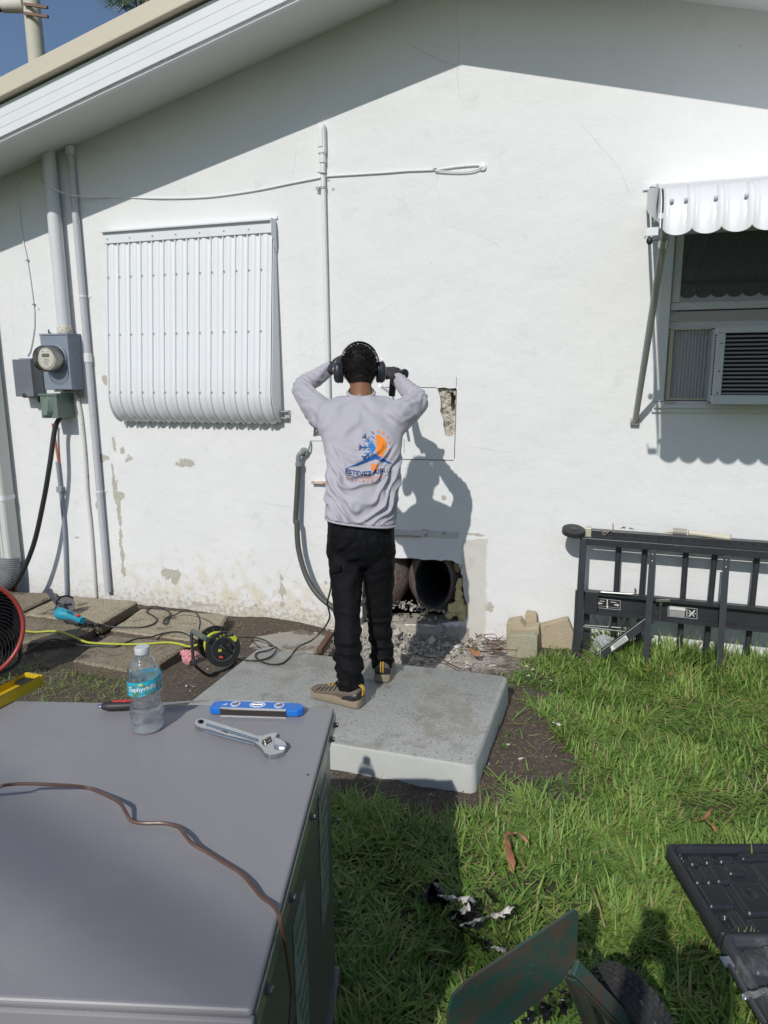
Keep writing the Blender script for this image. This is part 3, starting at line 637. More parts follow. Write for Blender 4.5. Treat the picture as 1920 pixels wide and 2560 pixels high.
def yz_at(z):
    for a, b in zip(prof, prof[1:]):
        if b[1] <= z <= a[1]: u = (a[1]-z)/(a[1]-b[1]); return a[0]+(b[0]-a[0])*u
    return prof[-1][0]
pts = [(sx0+.025+(pitch*k if k else 0), yz_at(z)-.012, z) for z in (2.28, 1.90, 1.515) for k in range(0, 14)]
pts += [(sx0+.03+k*pitch*2, -.066, st_-.062) for k in range(7)]
for p in pts:
    o = rv if first else dup(rv); first = False; o.location = V(p)-V(shut.location)

# --- riser pipe, conduits
def pipe_thing(name, label, cat, pts, r, mt, straps=(), n=12, nm='pipe', smooth_pts=False, group=None):
    P = catmull(pts, 5) if smooth_pts else [V(p) for p in pts]
    t = thing(name, (P[-1].x, P[-1].y, min(p.z for p in P)), label, cat, group)
    MB().tube(P, r, n).build(nm, mt, t)
    return t
def strap(t, p, r, mt, w=.012):
    m = MB(); m.lathe([(r, -w/2), (r+.003, -w/2), (r+.003, w/2), (r, w/2)], p, (0, 0, 1), 14, caps=False)
    m.box2((p[0]+r, -.004, p[2]-w*.7), (p[0]+r+.022, -.001, p[2]+w*.7)); m.ball((p[0]+r+.014, -.006, p[2]), .004, nu=8, nv=5)
    return m.build('strap', mt, t)
a, b = W(*z3(455, 300)), W(*z3(548, 1110))
riser = pipe_thing('riser_pipe', 'thick white service riser pipe from the eave down to the electric meter', 'pipe', [(-3.665, -.055, wz(-3.665)+.02), (-3.665, -.055, 1.935)], .046, pipe_white, n=20)
MB().lathe([(.050, 0), (.052, .012), (.050, .045), (.047, .05)], (-3.665, -.055, 1.922), n=20).build('collar', pm('flaking_collar', (.62, .60, .54), .2, 40, .7, bump=.6, bsc=90, dirt=(.42, .24, .1), dsc=40, dth=(.55, .62)), riser)
cx = -3.51
c2 = pipe_thing('conduit', 'grey painted conduit beside the meter running from eave to paving', 'conduit', [(cx, -.03, wz(cx)+.02), (cx, -.03, 1.73), (cx, -.03, .02)], .0235, pipe_white)
c2.children[0].data.materials[0] = pm('conduit_grey', (.52, .54, .57), .06, 9, .45, bump=.2, bsc=90, dirt=(.42, .42, .41), dsc=9)
for z in (2.17, .79): strap(c2, (cx, -.03, z), .0235, white_paint)
MB().lathe([(.024, 0), (.028, .002), (.028, .06), (.024, .062)], (cx, -.03, 1.72), n=14).build('coupling', white_paint, c2)
MB().lathe([(.024, 0), (.032, .005), (.034, .05), (.026, .06)], (cx, -.03, wz(cx)-.06), n=14).build('conduit_fitting', pipe_white, c2)
# centre conduit with access fitting
a = W(*z1(1400, 700)); cxx = a.x
c3 = pipe_thing('conduit', 'white conduit with an access fitting on top rising behind the worker', 'conduit', [(cxx, -.022, 2.885), (cxx+.004, -.022, 1.2)], .0155, white_paint)
m = MB(); m.prism([(cxx-.026, -.044, 2.935), (cxx+.018, -.044, 2.935), (cxx+.022, -.044, 2.95), (cxx+.022, -.044, 3.09), (cxx+.012, -.044, 3.105), (cxx-.018, -.044, 3.105), (cxx-.026, -.044, 3.09)], (0, .040, 0)); m.build('access_fitting', white_paint, c3, bevel=.006, smooth=False)
m = MB(); m.prism([(cxx-.018, -.049, 2.97), (cxx+.010, -.049, 2.97), (cxx+.012, -.049, 3.08), (cxx-.016, -.049, 3.08)], (0, .005, 0)); m.build('fitting_cover', white_paint, c3, bevel=.003, smooth=False)
MB().lathe([(.016, 0), (.021, 0), (.021, .03), (.018, .032), (.018, .055)], (cxx, -.022, 2.885), n=14).build('compression_nut', white_paint, c3)
st2 = strap(c3, (cxx-.036, -.022, 2.745), .010, pm('zinc_strap', (.45, .45, .44), .1, 30, .5, .5)); MB().lathe([(.0158, 0), (.019, 0), (.019, .014), (.0158, .014)], (cxx, -.022, 2.738), n=14, caps=False).build('strap', pm('zinc_strap', (.45, .45, .44)), c3)
# thin painted ground pipe with rust
P = [W(*zq(680, -30)), W(*zq(712, 150)), W(*zq(745, 480)), W(*zq(765, 800)), W(*zq(800, 1150)), W(*zq(838, 1700))]
P = [V((p.x, -.014, p.z)) for p in P]
thin = pipe_thing('painted_pipe', 'thin flaking white pipe with rust spots below the meter', 'pipe', P, .0135, pm('flaking_pipe', (.70, .70, .67), .08, 20, .6, bump=.6, bsc=120, dirt=(.26, .12, .05), dsc=9, dth=(.61, .64)), smooth_pts=True)
# flared upper sleeve + grounding conduit (orange cable into grey tube)
P = [W(*zq(498, 200)), W(*zq(500, 330)), W(*zq(515, 540))]; P = [V((p.x, -.05+.02*i, p.z)) for i, p in enumerate(P)]
gcab = pipe_thing('ground_cable', 'orange ground wire entering a thin grey tube under the green box', 'cable', P, .009, pm('orange_wire', (.55, .20, .11), .15, 30, .5), smooth_pts=True)
P = [W(*zq(513, 530)), W(*zq(540, 780)), W(*zq(575, 1150)), W(*zq(592, 1680))]; P = [V((p.x, -.022, p.z)) for p in P]
MB().tube(catmull(P, 4), .0125, 10).build('grey_tube', pm('grey_pvc', (.30, .33, .38), .1, 12, .5), gcab)
p = W(*zq(540, 768)); MB().box((p.x, -.02, p.z), (.05, .04, .045)).build('tube_clamp', pm('grey_pvc', (.30, .33, .38)), gcab, bevel=.004, smooth=False)
# --- meter box, side box, green inlet box
def boxth(name, label, x0, x1, z0, z1, d, mt, cat, lid=True):
    t = thing(name, ((x0+x1)/2, -d/2, z0), label, cat)
    MB().box2((x0, -d, z0), (x1, -.001, z1)).build('enclosure', mt, t, bevel=.004, smooth=False); return t
mb_ = boxth('electric_meter', 'grey electric meter box with round glass meter on its front', -3.806, -3.582, 1.53, 1.913, .134, box_grey, 'electric meter')
m = MB(); m.box2((-3.813, -.142, 1.905), (-3.575, -.0, 1.918)); m.build('rain_lip', box_grey, mb_, bevel=.002, smooth=False)
m = MB(); m.box2((-3.8095, -.1385, 1.533), (-3.5785, -.1344, 1.902)); m.build('front_cover', box_grey, mb_, bevel=.0015, smooth=False)
mc = V((-3.692, -.138, 1.745)); ax = V((0, -1, 0))
MB().lathe([(.098, 0), (.098, .012), (.088, .016), (.088, .02)], mc, ax, 32).build('meter_ring', box_grey, mb_)
MB().lathe([(.080, .01), (.082, .045), (.080, .085), (.076, .09)], mc, ax, 32).build('meter_body', pm('meter_silver', (.60, .58, .50), .08, 12, .35, .25), mb_)
face = MB().lathe([(.064, .0905), (.064, .0935)], mc, ax, 32).build('meter_face', pm('meter_face', (.72, .70, .62), .03, 12, .5), mb_)
m = MB(); m.box2((mc.x-.032, -.2335, mc.z+.010), (mc.x+.030, -.2320, mc.z+.034)); m.build('display', pm('lcd', (.10, .12, .11), .1, 20, .3), face, smooth=False)
m = MB()
for k, (dx, dz, w) in enumerate(((-.03, .046, .02), (.012, .046, .018), (-.02, -.008, .04), (-.02, -.018, .046), (-.02, -.028, .03), (-.012, -.040, .026))): m.box2((mc.x+dx, -.2330, mc.z+dz), (mc.x+dx+w, -.2320, mc.z+dz+.004))
m.build('dial_print', pm('print_grey', (.25, .25, .3), .1, 20, .5), face, smooth=False)
tg = NT('meter_glass'); gl = tg.n('ShaderNodeBsdfGlossy'); gl.inputs['Roughness'].default_value = .03; tp = tg.n('ShaderNodeBsdfTransparent'); fr = tg.n('ShaderNodeFresnel'); fr.inputs[0].default_value = 1.45
mx = tg.n('ShaderNodeMixShader'); tg.L(tg.math('ADD', fr.outputs[0], .06), mx.inputs[0]); tg.L(tp.outputs[0], mx.inputs[1]); tg.L(gl.outputs[0], mx.inputs[2]); tg.L(mx.outputs[0], tg.out.inputs[0]); M_clear = tg.m
MB().lathe([(.090, .0), (.092, .02), (.089, .09), (.088, .122), (.080, .132), (.0, .133)], mc, ax, 32, caps=False).build('meter_glass', M_clear, mb_)
m = MB(); m.tube([(-3.79, -.07, 1.918), (-3.79, -.07, 1.950)], .006, 8); m.tube([(-3.795, -.07, 1.942), (-3.76, -.08, 1.920)], .004, 6); m.build('ground_lug', pm('lug', (.12, .12, .1), .2, 30, .6), mb_)
m = MB(); m.box2((-3.76, -.11, 1.515), (-3.69, -.05, 1.529)); m.build('cable_connector', steel, mb_, bevel=.004, smooth=False)
m = MB(); m.tube([(-3.603, -.035, 1.529), (-3.603, -.035, 1.47)], .014, 10); m.lathe([(.015, 0), (.022, .003), (.022, .02), (.015, .022)], (-3.603, -.035, 1.49), n=8); m.build('pipe_nipple', pm('dark_brass', (.2, .17, .13), .2, 30, .5, .5), mb_)
sbx = boxth('junction_box', 'dark grey junction box left of the electric meter', -4.095, -3.934, 1.48, 1.745, .118, box_dark, 'junction box')
m = MB(); m.box2((-4.05, -.10, 1.7465), (-3.935, -.02, 1.753)); m.build('box_lid', box_grey, sbx, smooth=False)
m = MB(); m.tube([(-4.015, -.125, 1.488), (-4.015, -.02, 1.488)], .017, 12); m.build('pipe_end', pm('dark_pipe', (.05, .05, .055), .2, 30, .4), sbx)
m = MB(); m.box2((-3.97, -.05, 1.435), (-3.93, -.002, 1.478)); m.build('knob', black_rubber, sbx, bevel=.006, smooth=False)
gb = boxth('power_inlet_box', 'green power inlet box under the meter with a black cable below', -3.831, -3.687, 1.332, 1.497, .174, box_green, 'inlet box')
m = MB(); m.box2((-3.837, -.182, 1.490), (-3.681, -.001, 1.503)); m.build('box_lid', box_green, gb, bevel=.002, smooth=False)
m = MB(); x, z = -3.812, 1.345
m.add([(x, -.176, z), (x+.07, -.176, z), (x+.085, -.176, z+.03), (x+.085, -.176, z+.12), (x+.05, -.176, z+.145), (x+.01, -.176, z+.12), (x+.012, -.205, z+.012), (x+.055, -.205, z+.012), (x+.064, -.202, z+.04), (x+.062, -.184, z+.12), (x+.045, -.179, z+.13), (x+.022, -.184, z+.11)],
      [(6, 7, 8, 9, 10, 11), (0, 1, 7, 6), (1, 2, 8, 7), (2, 3, 9, 8), (3, 4, 10, 9), (4, 5, 11, 10), (5, 0, 6, 11)]); m.build('inlet_cover', box_green, gb, smooth=False)
MB().ball((-3.682, -.15, 1.47), .006, nu=8, nv=5).build('screw', steel, gb)
P = [(-3.735, -.10, 1.335), W(*zq(475, 250), -.11), W(*zq(430, 560), -.16), W(*zq(375, 880), -.18), W(*zq(290, 1250), -.20), W(*zq(170, 1530), -.22), W(*zq(60, 1640), -.22), W(*zq(-120, 1650), -.22)]
cb = thing('power_cable', (-3.9, -.15, .05), 'thick black power cable curving down from the green box to the downspout', 'cable')
MB().tube(catmull(P, 6), .0175, 12).build('cable_sheath', black_rubber, cb)
# --- thin white data cable looping along the wall
def onwall(f, pts, y=-.008): return [V((W(*f(*p)).x, y, W(*f(*p)).z)) for p in pts]
dc = thing('wall_cable', (-2.5, -.01, 2.6), 'thin white cable sagging across the wall from the meter boxes to a cap', 'cable')
P = onwall(z3, [(243, 1345), (270, 1290), (300, 1120), (303, 1000), (297, 905), (243, 522), (200, 320)]) + onwall(z1, [(85, 900), (76, 830), (90, 780), (130, 762), (180, 778), (240, 815), (315, 848), (350, 855), (500, 852), (700, 858), (900, 852), (1100, 825), (1250, 795), (1390, 768), (1430, 762)]) + onwall(zm(960, 0, 1.728), [(0, 748), (100, 740), (222, 735), (320, 722), (400, 716), (425, 718)])
P = [V((p.x, -.108 if -3.74 < p.x < -3.59 and p.z > 2.3 else (-.06 if -3.59 <= p.x < -3.42 and p.z > 2.3 else -.008), p.z)) for p in P]
MB().tube(catmull(P, 5), .0045, 6).build('cable_sheath', white_paint, dc)
P2 = onwall(zm(960, 0, 1.728), [(222, 740), (300, 745), (370, 743), (410, 732), (427, 722)], -.014); MB().tube(catmull(P2, 5), .004, 6).build('cable_sheath', white_paint, dc)
c = W(*zm(960, 0, 1.728)(428, 722)); MB().lathe([(.022, 0), (.02, .012), (.0, .016)], (c.x, 0, c.z), (0, -1, 0), 16).build('end_cap', white_paint, dc)
for f, p in ((z3, (243, 522)), (z3, (298, 903)), (zm(960, 0, 1.728), (222, 732))):
    c = W(*f(*p)); MB().box((c.x, -.007, c.z), (.022, .014, .009)).build('cable_clip', pm('clip_dark', (.25, .25, .25), .2, 30, .5), dc, bevel=.002, smooth=False)
for f, p, y in ((z1, (320, 850), -.055), (z1, (1403, 755), -.040)):
    c = W(*f(*p)); MB().bar((c.x-.03, y, c.z+.006), (c.x+.03, y, c.z-.006), .003, .005).build('cable_tie', black_rubber, dc)
# --- downspout at the left corner with a ribbed flexible elbow
ds = thing('downspout', (-4.34, -.09, .1), 'white ribbed downspout at the far left of the wall with grey flexible elbow', 'downspout')
m = MB(); sec = [(-.06, -.04), (-.05, -.05), (-.03, -.05), (-.027, -.044), (-.02, -.044), (-.017, -.05), (.0, -.05), (.003, -.044), (.01, -.044), (.013, -.05), (.03, -.05), (.05, -.05), (.06, -.04), (.06, .04), (-.06, .04)]
sec = [(x_*1.0, y_*1.2) for x_, y_ in sec]
m.loft([[(-4.36+a, -.075+b, z) for a, b in sec] for z in (.20, 2.92)]); m.build('spout_pipe', pm('spout_white', (.60, .61, .58), .04, 4, .5), ds, smooth=False)
m = MB(); m.loft([[(-4.36+a*1.07, -.075+b*1.07, z) for a, b in sec] for z in (.70, .735)]); m.build('spout_strap', white_metal, ds, smooth=False)
P = catmull([(-4.36, -.08, .24), (-4.36, -.10, .14), (-4.38, -.16, .06), (-4.46, -.26, .05), (-4.62, -.36, .05)], 14); rr = [.075+.006*(i % 2) for i in range(len(P))]
MB().tube(P, rr, 14).build('flexible_elbow', pm('grey_flex', (.22, .23, .24), .1, 20, .6), ds)
p = W(*zq(160, 1230)); rp = thing('rusty_pipe_stub', (p.x, -.09, 0), 'short rusty pipe stub standing beside the downspout', 'pipe stub')
MB().tube([(p.x, -.09, -.04), (p.x, -.09, p.z-.02)], .022, 12).build('stub', rust, rp)
# --- flexible electric whip with elbow left of the worker
wh = thing('flexible_conduit', (-1.9, -.1, .2), 'dark ribbed flexible conduit hanging from a grey elbow left of the worker', 'conduit')
zz = zM
P = [W(*zz(97, 1225), -.05), W(*zz(85, 1450), -.06), W(*zz(70, 1731), -.07), W(*zm(700, 1250, 3.456)(145, 200), -.08), W(*zm(700, 1250, 3.456)(160, 420), -.10), W(*zm(700, 1250, 3.456)(225, 650), -.13), W(*zm(700, 1250, 3.456)(330, 820), -.16), W(*zm(700, 1250, 3.456)(470, 930), -.19), W(*zm(700, 1250, 3.456)(600, 950), -.18), W(*zm(700, 1250, 3.456)(720, 880), -.10), W(*zm(700, 1250, 3.456)(800, 850), .02)]
P = catmull(P, 26); MB().tube(P, [.0175+.0018*(i % 2) for i in range(len(P))], 12).build('ribbed_hose', pm('dark_flex', (.075, .075, .07), .15, 30, .5), wh, ang=75)
e0, e1, e2 = W(*zz(97, 1230), -.05), W(*zz(92, 1170), -.052), W(*zz(130, 1120), -.04)
gm = pm('grey_fitting', (.22, .24, .25), .1, 20, .5)
MB().tube(catmull([e0, e0.lerp(e1, .6), V((e1.x+.006, -.052, e1.z+.015)), e2, V((e2.x+.01, -.001, e2.z))], 6), .017, 12).build('elbow', gm, wh)
MB().lathe([(.018, -.012), (.0245, -.010), (.0245, .012), (.018, .014)], e0, (0, 0, 1), 8).build('nut', gm, wh, ang=20)
MB().lathe([(.018, -.004), (.030, -.004), (.030, .006), (.018, .008)], V((e2.x+.004, -.02, e2.z)), (0, -1, .1), 16).build('lock_ring', gm, wh)
m = MB(); m.tube(catmull([V((e2.x+.01, -.022, e2.z)), W(*zz(180, 1105), -.03), W(*zz(200, 1050), -.02), W(*zz(202, 1020), -.002)], 5), .006, 6); m.build('wire', gm, wh)

# --- window awning with arm
AW0, AW1 = .170, 1.71
aw = thing('window_awning', (.9, -.6, 2.15), 'white scalloped metal awning propped open above the right window', 'awning')
ap = [(-.01, 2.615), (-.4, 2.525), (-.85, 2.42), (-1.08, 2.362)]
for k in range(1, 8): a = k/7*R(84); ap.append((-1.08-.215*math.sin(a), 2.362-.125*(1-math.cos(a))-.012*k/7))
ap += [(-1.303, 2.178)]
aw_w = (AW1-AW0)/15
def awn_panel(x0, w):
    m = MB(); N = 14; rows = []
    for i, (y, z) in enumerate(ap):
        p0 = ap[max(i-1, 0)]; p1 = ap[min(i+1, len(ap)-1)]; t = V((p1[0]-p0[0], p1[1]-p0[1])).normalized(); nr = V((t.y, -t.x))
        if nr.y < 0 and i < 6: nr = -nr
        if i >= 6 and nr.x > 0: nr = -nr
        row = []
        for k in range(N+1):
            u = k/N; h = .009*math.sin(math.pi*u)**.8
            if k in (1, 2): h += .006
            if k in (N-3,): h += .005
            if k == 0: h = -.0015
            if k == N: h = .001
            row.append((x0+u*w, y+nr.x*h, z+nr.y*h))
        rows.append(row)
    # scalloped hem
    y, z = ap[-1]; rows.append([(x0+k/N*w, y-.014*math.sin(math.pi*k/N)**.8+.002, z-.008-.026*math.sin(math.pi*k/N)**.6) for k in range(N+1)])
    m.add([p for r in rows for p in r], [(j*(N+1)+i, j*(N+1)+i+1, (j+1)*(N+1)+i+1, (j+1)*(N+1)+i) for j in range(len(rows)-1) for i in range(N)]); return m
s0 = awn_panel(AW0+.015, aw_w+.0015).build('awning_panel', awn_metal, aw, ang=50, fixn=False)
for k in range(1, 15): dup(s0, (aw_w*k, 0, 0))
for x in (AW0+.004, AW1+.016):
    m = MB(); m.prism([(x, -.005, 2.60)]+[(x, a, b-.004) for a, b in ap[1:]]+[(x, -1.26, 2.20), (x, -1.0, 2.26), (x, -.3, 2.42), (x, -.005, 2.50)], (.004, 0, 0)); m.build('side_panel', awn_metal, aw, smooth=False)
m = MB(); m.box2((AW0-.02, -.012, 2.595), (AW1, -.001, 2.635)); m.build('wall_hinge', white_metal, aw, bevel=.002, smooth=False)
m = MB(); m.box2((AW0, -1.27, 2.215), (AW1, -1.255, 2.235)); m.build('front_rail', awn_metal, aw, smooth=False)
m = MB(); m.box2((AW0-.045, -1.27, 2.155), (AW0+.002, -1.262, 2.185)); m.box2((AW0-.045, -1.26, 2.155), (AW0-.04, -1.20, 2.162)); m.build('latch_tab', white_metal, aw, smooth=False)
m = MB(); m.prism([(AW0-.006, -.85, 2.40), (AW0-.006, -1.15, 2.37), (AW0-.006, -1.06, 2.24)], (.004, 0, 0)); m.build('gusset', white_metal, aw, smooth=False)
rv2 = MB().ball((0, 0, 0), (.008, .005, .008), nu=8, nv=5).build('screw', pm('zinc_screw', (.52, .54, .56)), aw); first = True
for k in range(15):
    for dx in ((.026, .076) if k == 0 else (.076,)):
        o = rv2 if first else dup(rv2); first = False; o.location = V((AW0+.015+k*aw_w+dx, -1.3035, 2.262))-V(aw.location)
for x in (.183, 1.76):
    arm = MB().tube([(x+.045, -1.02, 2.325), (x+.028, -.82, 2.02), (x, -.015, 1.352)], .0165, 12)
    A0 = V((x+.04, -1.03, 2.33)); A1 = V((x, -.02, 1.352))
    MB().tube([A0, A1], .0165, 12).build('support_arm', pm('arm_grey', (.40, .40, .38), .08, 12, .5), aw)
    k_ = A0.lerp(A1, .13); m = MB(); m.tube([k_, k_+(A1-A0)*.03], .021, 12); m.tube([k_+V((-.05, 0, -.006)), k_+V((0, 0, -.01))], .004, 6); m.build('clamp', steel, aw)
    m = MB(); m.ball(k_+V((-.058, 0, -.008)), (.014, .008, .017), nu=10, nv=7); m.build('thumb_screw', black_rubber, aw)
    m = MB(); m.box2((x-.022, -.03, 1.335), (x+.022, -.001, 1.345)); m.box2((x-.024, -.03, 1.335), (x-.020, -.001, 1.37)); m.box2((x+.020, -.03, 1.335), (x+.024, -.001, 1.37)); m.build('foot_bracket', pm('foot_b', (.25, .25, .24), .2, 30, .5, .4), aw, smooth=False)
# --- window air conditioner
ac = thing('window_air_conditioner', (1.0, -.15, 1.48), 'pale grey window air conditioner with dark slatted grille in the right window', 'air conditioner')
a0 = W(*z5(755, 1400), -.02).x; AC0, AC1, AZ0, AZ1, AD = a0, a0+.62, 1.475, 1.855, .27
ac_case = pm('ac_case', (.55, .57, .60), .05, 8, .42, dirt=(.42, .42, .42), dsc=7, dth=(.6, .85))
m = MB(); m.box2((AC0, -AD+.02, AZ0), (AC1, .05, AZ0+.012)); m.box2((AC0, -AD+.02, AZ1-.012), (AC1, .05, AZ1)); m.box2((AC0, -AD+.02, AZ0+.013), (AC0+.008, .05, AZ1-.013)); m.box2((AC1-.01, -AD+.02, AZ0+.013), (AC1, .05, AZ1-.013)); m.build('case', ac_case, ac, smooth=False)
m = MB(); yf = -AD
for a, b in (((AC0-.004, yf-.01, AZ0-.01), (AC1, yf+.018, AZ0+.038)), ((AC0-.004, yf-.01, AZ1-.03), (AC1, yf+.018, AZ1+.004)), ((AC0-.004, yf-.01, AZ0+.0385), (AC0+.035, yf+.018, AZ1-.0305)), ((AC1-.04, yf-.01, AZ0+.0385), (AC1, yf+.018, AZ1-.0305))): m.box2(a, b)
m.build('front_frame', ac_case, ac, bevel=.003, smooth=False)
m = MB(); m.box2((AC0+.01, yf+.03, AZ0+.02), (AC1-.01, yf+.035, AZ1-.02)); m.build('coil', dark_frame, ac, smooth=False)
gmat = pm('grille_slat', (.22, .225, .245), .15, 30, .5, dirt=(.4, .4, .4), dsc=40, dth=(.72, .76)); nsl = 15; h = (AZ1-AZ0-.072)/nsl
sl = MB().bar((AC0+.036, yf+.006, AZ0+.046), (AC1-.041, yf+.006, AZ0+.046), .014, .010).build('slat', gmat, ac, bevel=.002, smooth=False)
for k in range(1, nsl): dup(sl, (0, 0, h*k))
vb = MB()
for j in range(2):
    for k in range(22): vb.box2((AC0-.0015, -AD+.045+j*.028, AZ0+.035+k*.0145), (AC0-.0002, -AD+.062+j*.028, AZ0+.045+k*.0145))
vo = vb.build('side_vents', dark_frame, ac, smooth=False); vo['kind'] = 'stuff'
for k, z in enumerate((AZ0+.05, AZ0+.16, AZ0+.3)): MB().ball((AC0+.018, yf-.012, z), (.005, .003, .005), nu=8, nv=5).build('screw', box_dark, ac)
lc = V((AC0+.285, yf-.0105, AZ0+.014)); lg = MB().lathe([(.0145, 0), (.0145, .002)], lc, (0, -1, 0), 24).build('logo', pm('logo_dark', (.12, .13, .15), .05, 30, .4), ac)
MB().lathe([(.0115, .0022), (.0115, .003), (.0135, .003), (.0135, .0022)], lc, (0, -1, 0), 24, caps=False).build('logo_ring', ac_case, lg)
text_mb('GE', .019, lambda u, v: lc+V((u, -.0032, v)), shear=.3).build('letters', ac_case, lg, smooth=False, fixn=False)
acc = MB(); xa, xb = W(*z5(500, 1300), .03).x, AC0
n_ = 22; pts_ = [(xa+(xb-xa)*i/n_, .03+(.008 if i % 2 else -.004)) for i in range(n_+1)]
acc.add([(x, y, 1.488) for x, y in pts_]+[(x, y, 1.858) for x, y in pts_], [(i, i+1, n_+2+i, n_+1+i) for i in range(n_)]); acc.build('accordion_panel', pm('accordion', (.50, .51, .52), .04, 8, .5), ac, smooth=False)
m = MB(); m.box2((xa-.018, .005, 1.475), (xa, .045, 1.862)); m.box2((xa+.001, .005, 1.475), (xb, .045, 1.487)); m.box2((xa+.001, .005, 1.859), (xb, .045, 1.868)); m.build('panel_frame', pm('yellowed_pvc', (.50, .47, .36), .06, 8, .5), ac, smooth=False)
p = W(*z5(485, 1673), -.03); m = MB(); m.box2((p.x-.03, -.033, p.z-.006), (p.x+.03, -.0285, p.z+.006)); m.build('weep_cover', pm('yellowed_pvc', (.50, .47, .36)), wpart, smooth=False)

# ------------------------------------------------------------------ ducts in the broken opening
def ell(c, rx, rz, y, n=36, w=0, sd=0): return [(c[0]+(rx*(1+w*math.sin(k*7+sd)+w*random.uniform(-.6, .6)))*math.cos(2*math.pi*k/n), y, c[1]+rz*math.sin(2*math.pi*k/n)*(1+w*random.uniform(-.6, .6))) for k in range(n)]
ins = NT('duct_insulation'); p = ins.obj(); n1 = ins.noise(28, 5, .7, vec=p); c = ins.mix(ins.ramp(n1, .50, .64), (.15, .125, .105), (.20, .06, .07)); c = ins.mix(ins.ramp(ins.noise(40, 4, vec=p), .58, .68), c, (.06, .05, .045)); c = ins.mix(ins.ramp(ins.noise(9, 4, vec=p), .48, .60), c, (.17, .15, .135))
M_ins = ins.base(c, .55, .1, ins.bump(ins.noise(30, 5, .7, vec=p), .9, .02))
M_in = pm('duct_liner', (.045, .05, .055), .3, 20, .5, .2, bump=.5, bsc=30, bd=.01)
for lab, cx_, cz_, rx, rz in (('right hand insulated round duct open in the broken wall', W(*z7(640, 880)).x, W(*z7(640, 905)).z, .118, .178), ('insulated duct half hidden behind the trouser leg', W(*z7(-125, 880)).x, W(*z7(-110, 880)).z, .125, .175)):
    d = thing('duct', (cx_, .1, cz_-rz-.04), lab, 'air duct', 'ducts in the broken opening')
    m = MB(); m.loft([ell((cx_, cz_), rx, rz, .045), ell((cx_, cz_), rx*1.03, rz*1.03, .038, w=.01), ell((cx_, cz_), rx*1.08, rz*1.05, .040, w=.015), ell((cx_, cz_), rx*1.17, rz*1.10, .050, w=.03), ell((cx_, cz_), rx*1.42, rz*1.22, .085, w=.04, sd=2), ell((cx_, cz_), rx*1.6, rz*1.34, .13, w=.03), ell((cx_, cz_), rx*1.5, rz*1.3, .34, w=.02)], caps=False); m.build('insulation_jacket', M_ins, d, fixn=False, ang=50)
    m = MB(); m.loft([ell((cx_, cz_), rx, rz, .034), ell((cx_, cz_), rx*.97, rz*.97, .04), ell((cx_, cz_), rx*.95, rz*.95, .12), ell((cx_, cz_), rx*.97, rz*.97, .20), ell((cx_, cz_), rx*.94, rz*.94, .75)], caps=False); m.add(ell((cx_, cz_), rx*.95, rz*.95, .76), [tuple(range(36))]); m.build('duct_liner', M_in, d, fixn=False, ang=50)
fm = MB(); pts_ = [(840, 1330), (900, 1240), (980, 1130), (1000, 1000), (1010, 860), (1050, 800), (1062, 900), (1040, 1020), (1085, 1150), (1112, 1260), (1112, 1390), (1060, 1405), (960, 1425), (880, 1420)]
bm_pts = [W(*z7(*q)) for q in pts_]
for i in range(7+14):
    if i >= 7:
        q = (1010+random.uniform(-100, 80)*(1 if i > 12 else .35), (1350-random.uniform(0, 150)) if i > 12 else (1210-(i-7)*60)); c = W(*z7(*q)); fm.ball((c.x, .032, c.z), (.034 if i > 12 else .019, .028, .03)); continue
    q = [(870, 1360), (950, 1290), (1040, 1270), (1010, 1160), (1030, 1060), (1020, 940), (1050, 1370)][i]; rr = [.024, .035, .040, .030, .017, .014, .034][i]; c = W(*z7(*q)); fm.ball((c.x, .03, c.z), (rr, .03, rr*1.05))
me = fuse(fm, .004, 3); co, no = mesh_np(me); co += no*(.006*nz(co, 45, 2, 3)+.004*np.abs(nz(co, 25, 4, 2)))[:, None]; me.vertices.foreach_set('co', co.ravel())
link(me, 'foam_lump', pm('yellow_insulation', (.62, .52, .26), .15, 30, .9, bump=.6, bsc=50, bd=.01), None, ang=180, label='pale yellow insulation foam bulging at the right of the duct opening', cat='insulation')
p = W(*z7(985, 700)); m = MB(); m.ball((p.x, .06, p.z), (.035, .03, .05)); me = fuse(m, .005, 2); link(me, 'foam_lump', pm('old_foam', (.22, .19, .09), .3, 30, .9, bump=.6, bsc=50), None, label='small olive foam lump in the top right corner of the duct opening', cat='insulation')
# ------------------------------------------------------------------ the worker, seen from behind
LA = V((.945, .327, 0)); FA = V((-.327, .945, 0)); UP = V((0, 0, 1))       # his right, his front
z4b = zm(700, 1250, 3.456)
skin = NT('skin'); p = skin.obj(); M_skin = skin.base(skin.mix(skin.noise(12, 4, vec=p), (.19, .082, .042), (.26, .118, .065)), .5, 0, skin.bump(skin.noise(150, 3, vec=p), .15, .001)); skin.b.inputs['Subsurface Weight'].default_value = .08; skin.b.inputs['Subsurface Radius'].default_value = (.02, .008, .004)
def cloth(name, col, w=.25, spec=.3):
    t = NT(name); p = t.obj(); wv = t.n('ShaderNodeTexNoise'); wv.inputs['Scale'].default_value = 420; t.L(p, wv.inputs['Vector'])
    c = t.mix(t.noise(6, 4, vec=p), tuple(k*.94 for k in col), tuple(k*1.06 for k in col)); t.b.inputs['Specular IOR Level'].default_value = spec
    t.b.inputs['Sheen Weight'].default_value = .12 if col[0] > .1 else .0
    return t.base(c, .75, 0, t.bump(wv.outputs[0], w, .001)), t
M_shirt, ts = cloth('lavender_grey_jersey', (.43, .42, .47)); M_trs, tt_ = cloth('black_work_cloth', (.0065, .0068, .008), .3, .15)
M_glove = pm('grey_knit_glove', (.035, .035, .04), .2, 90, .8, bump=.6, bsc=160, bd=.002)
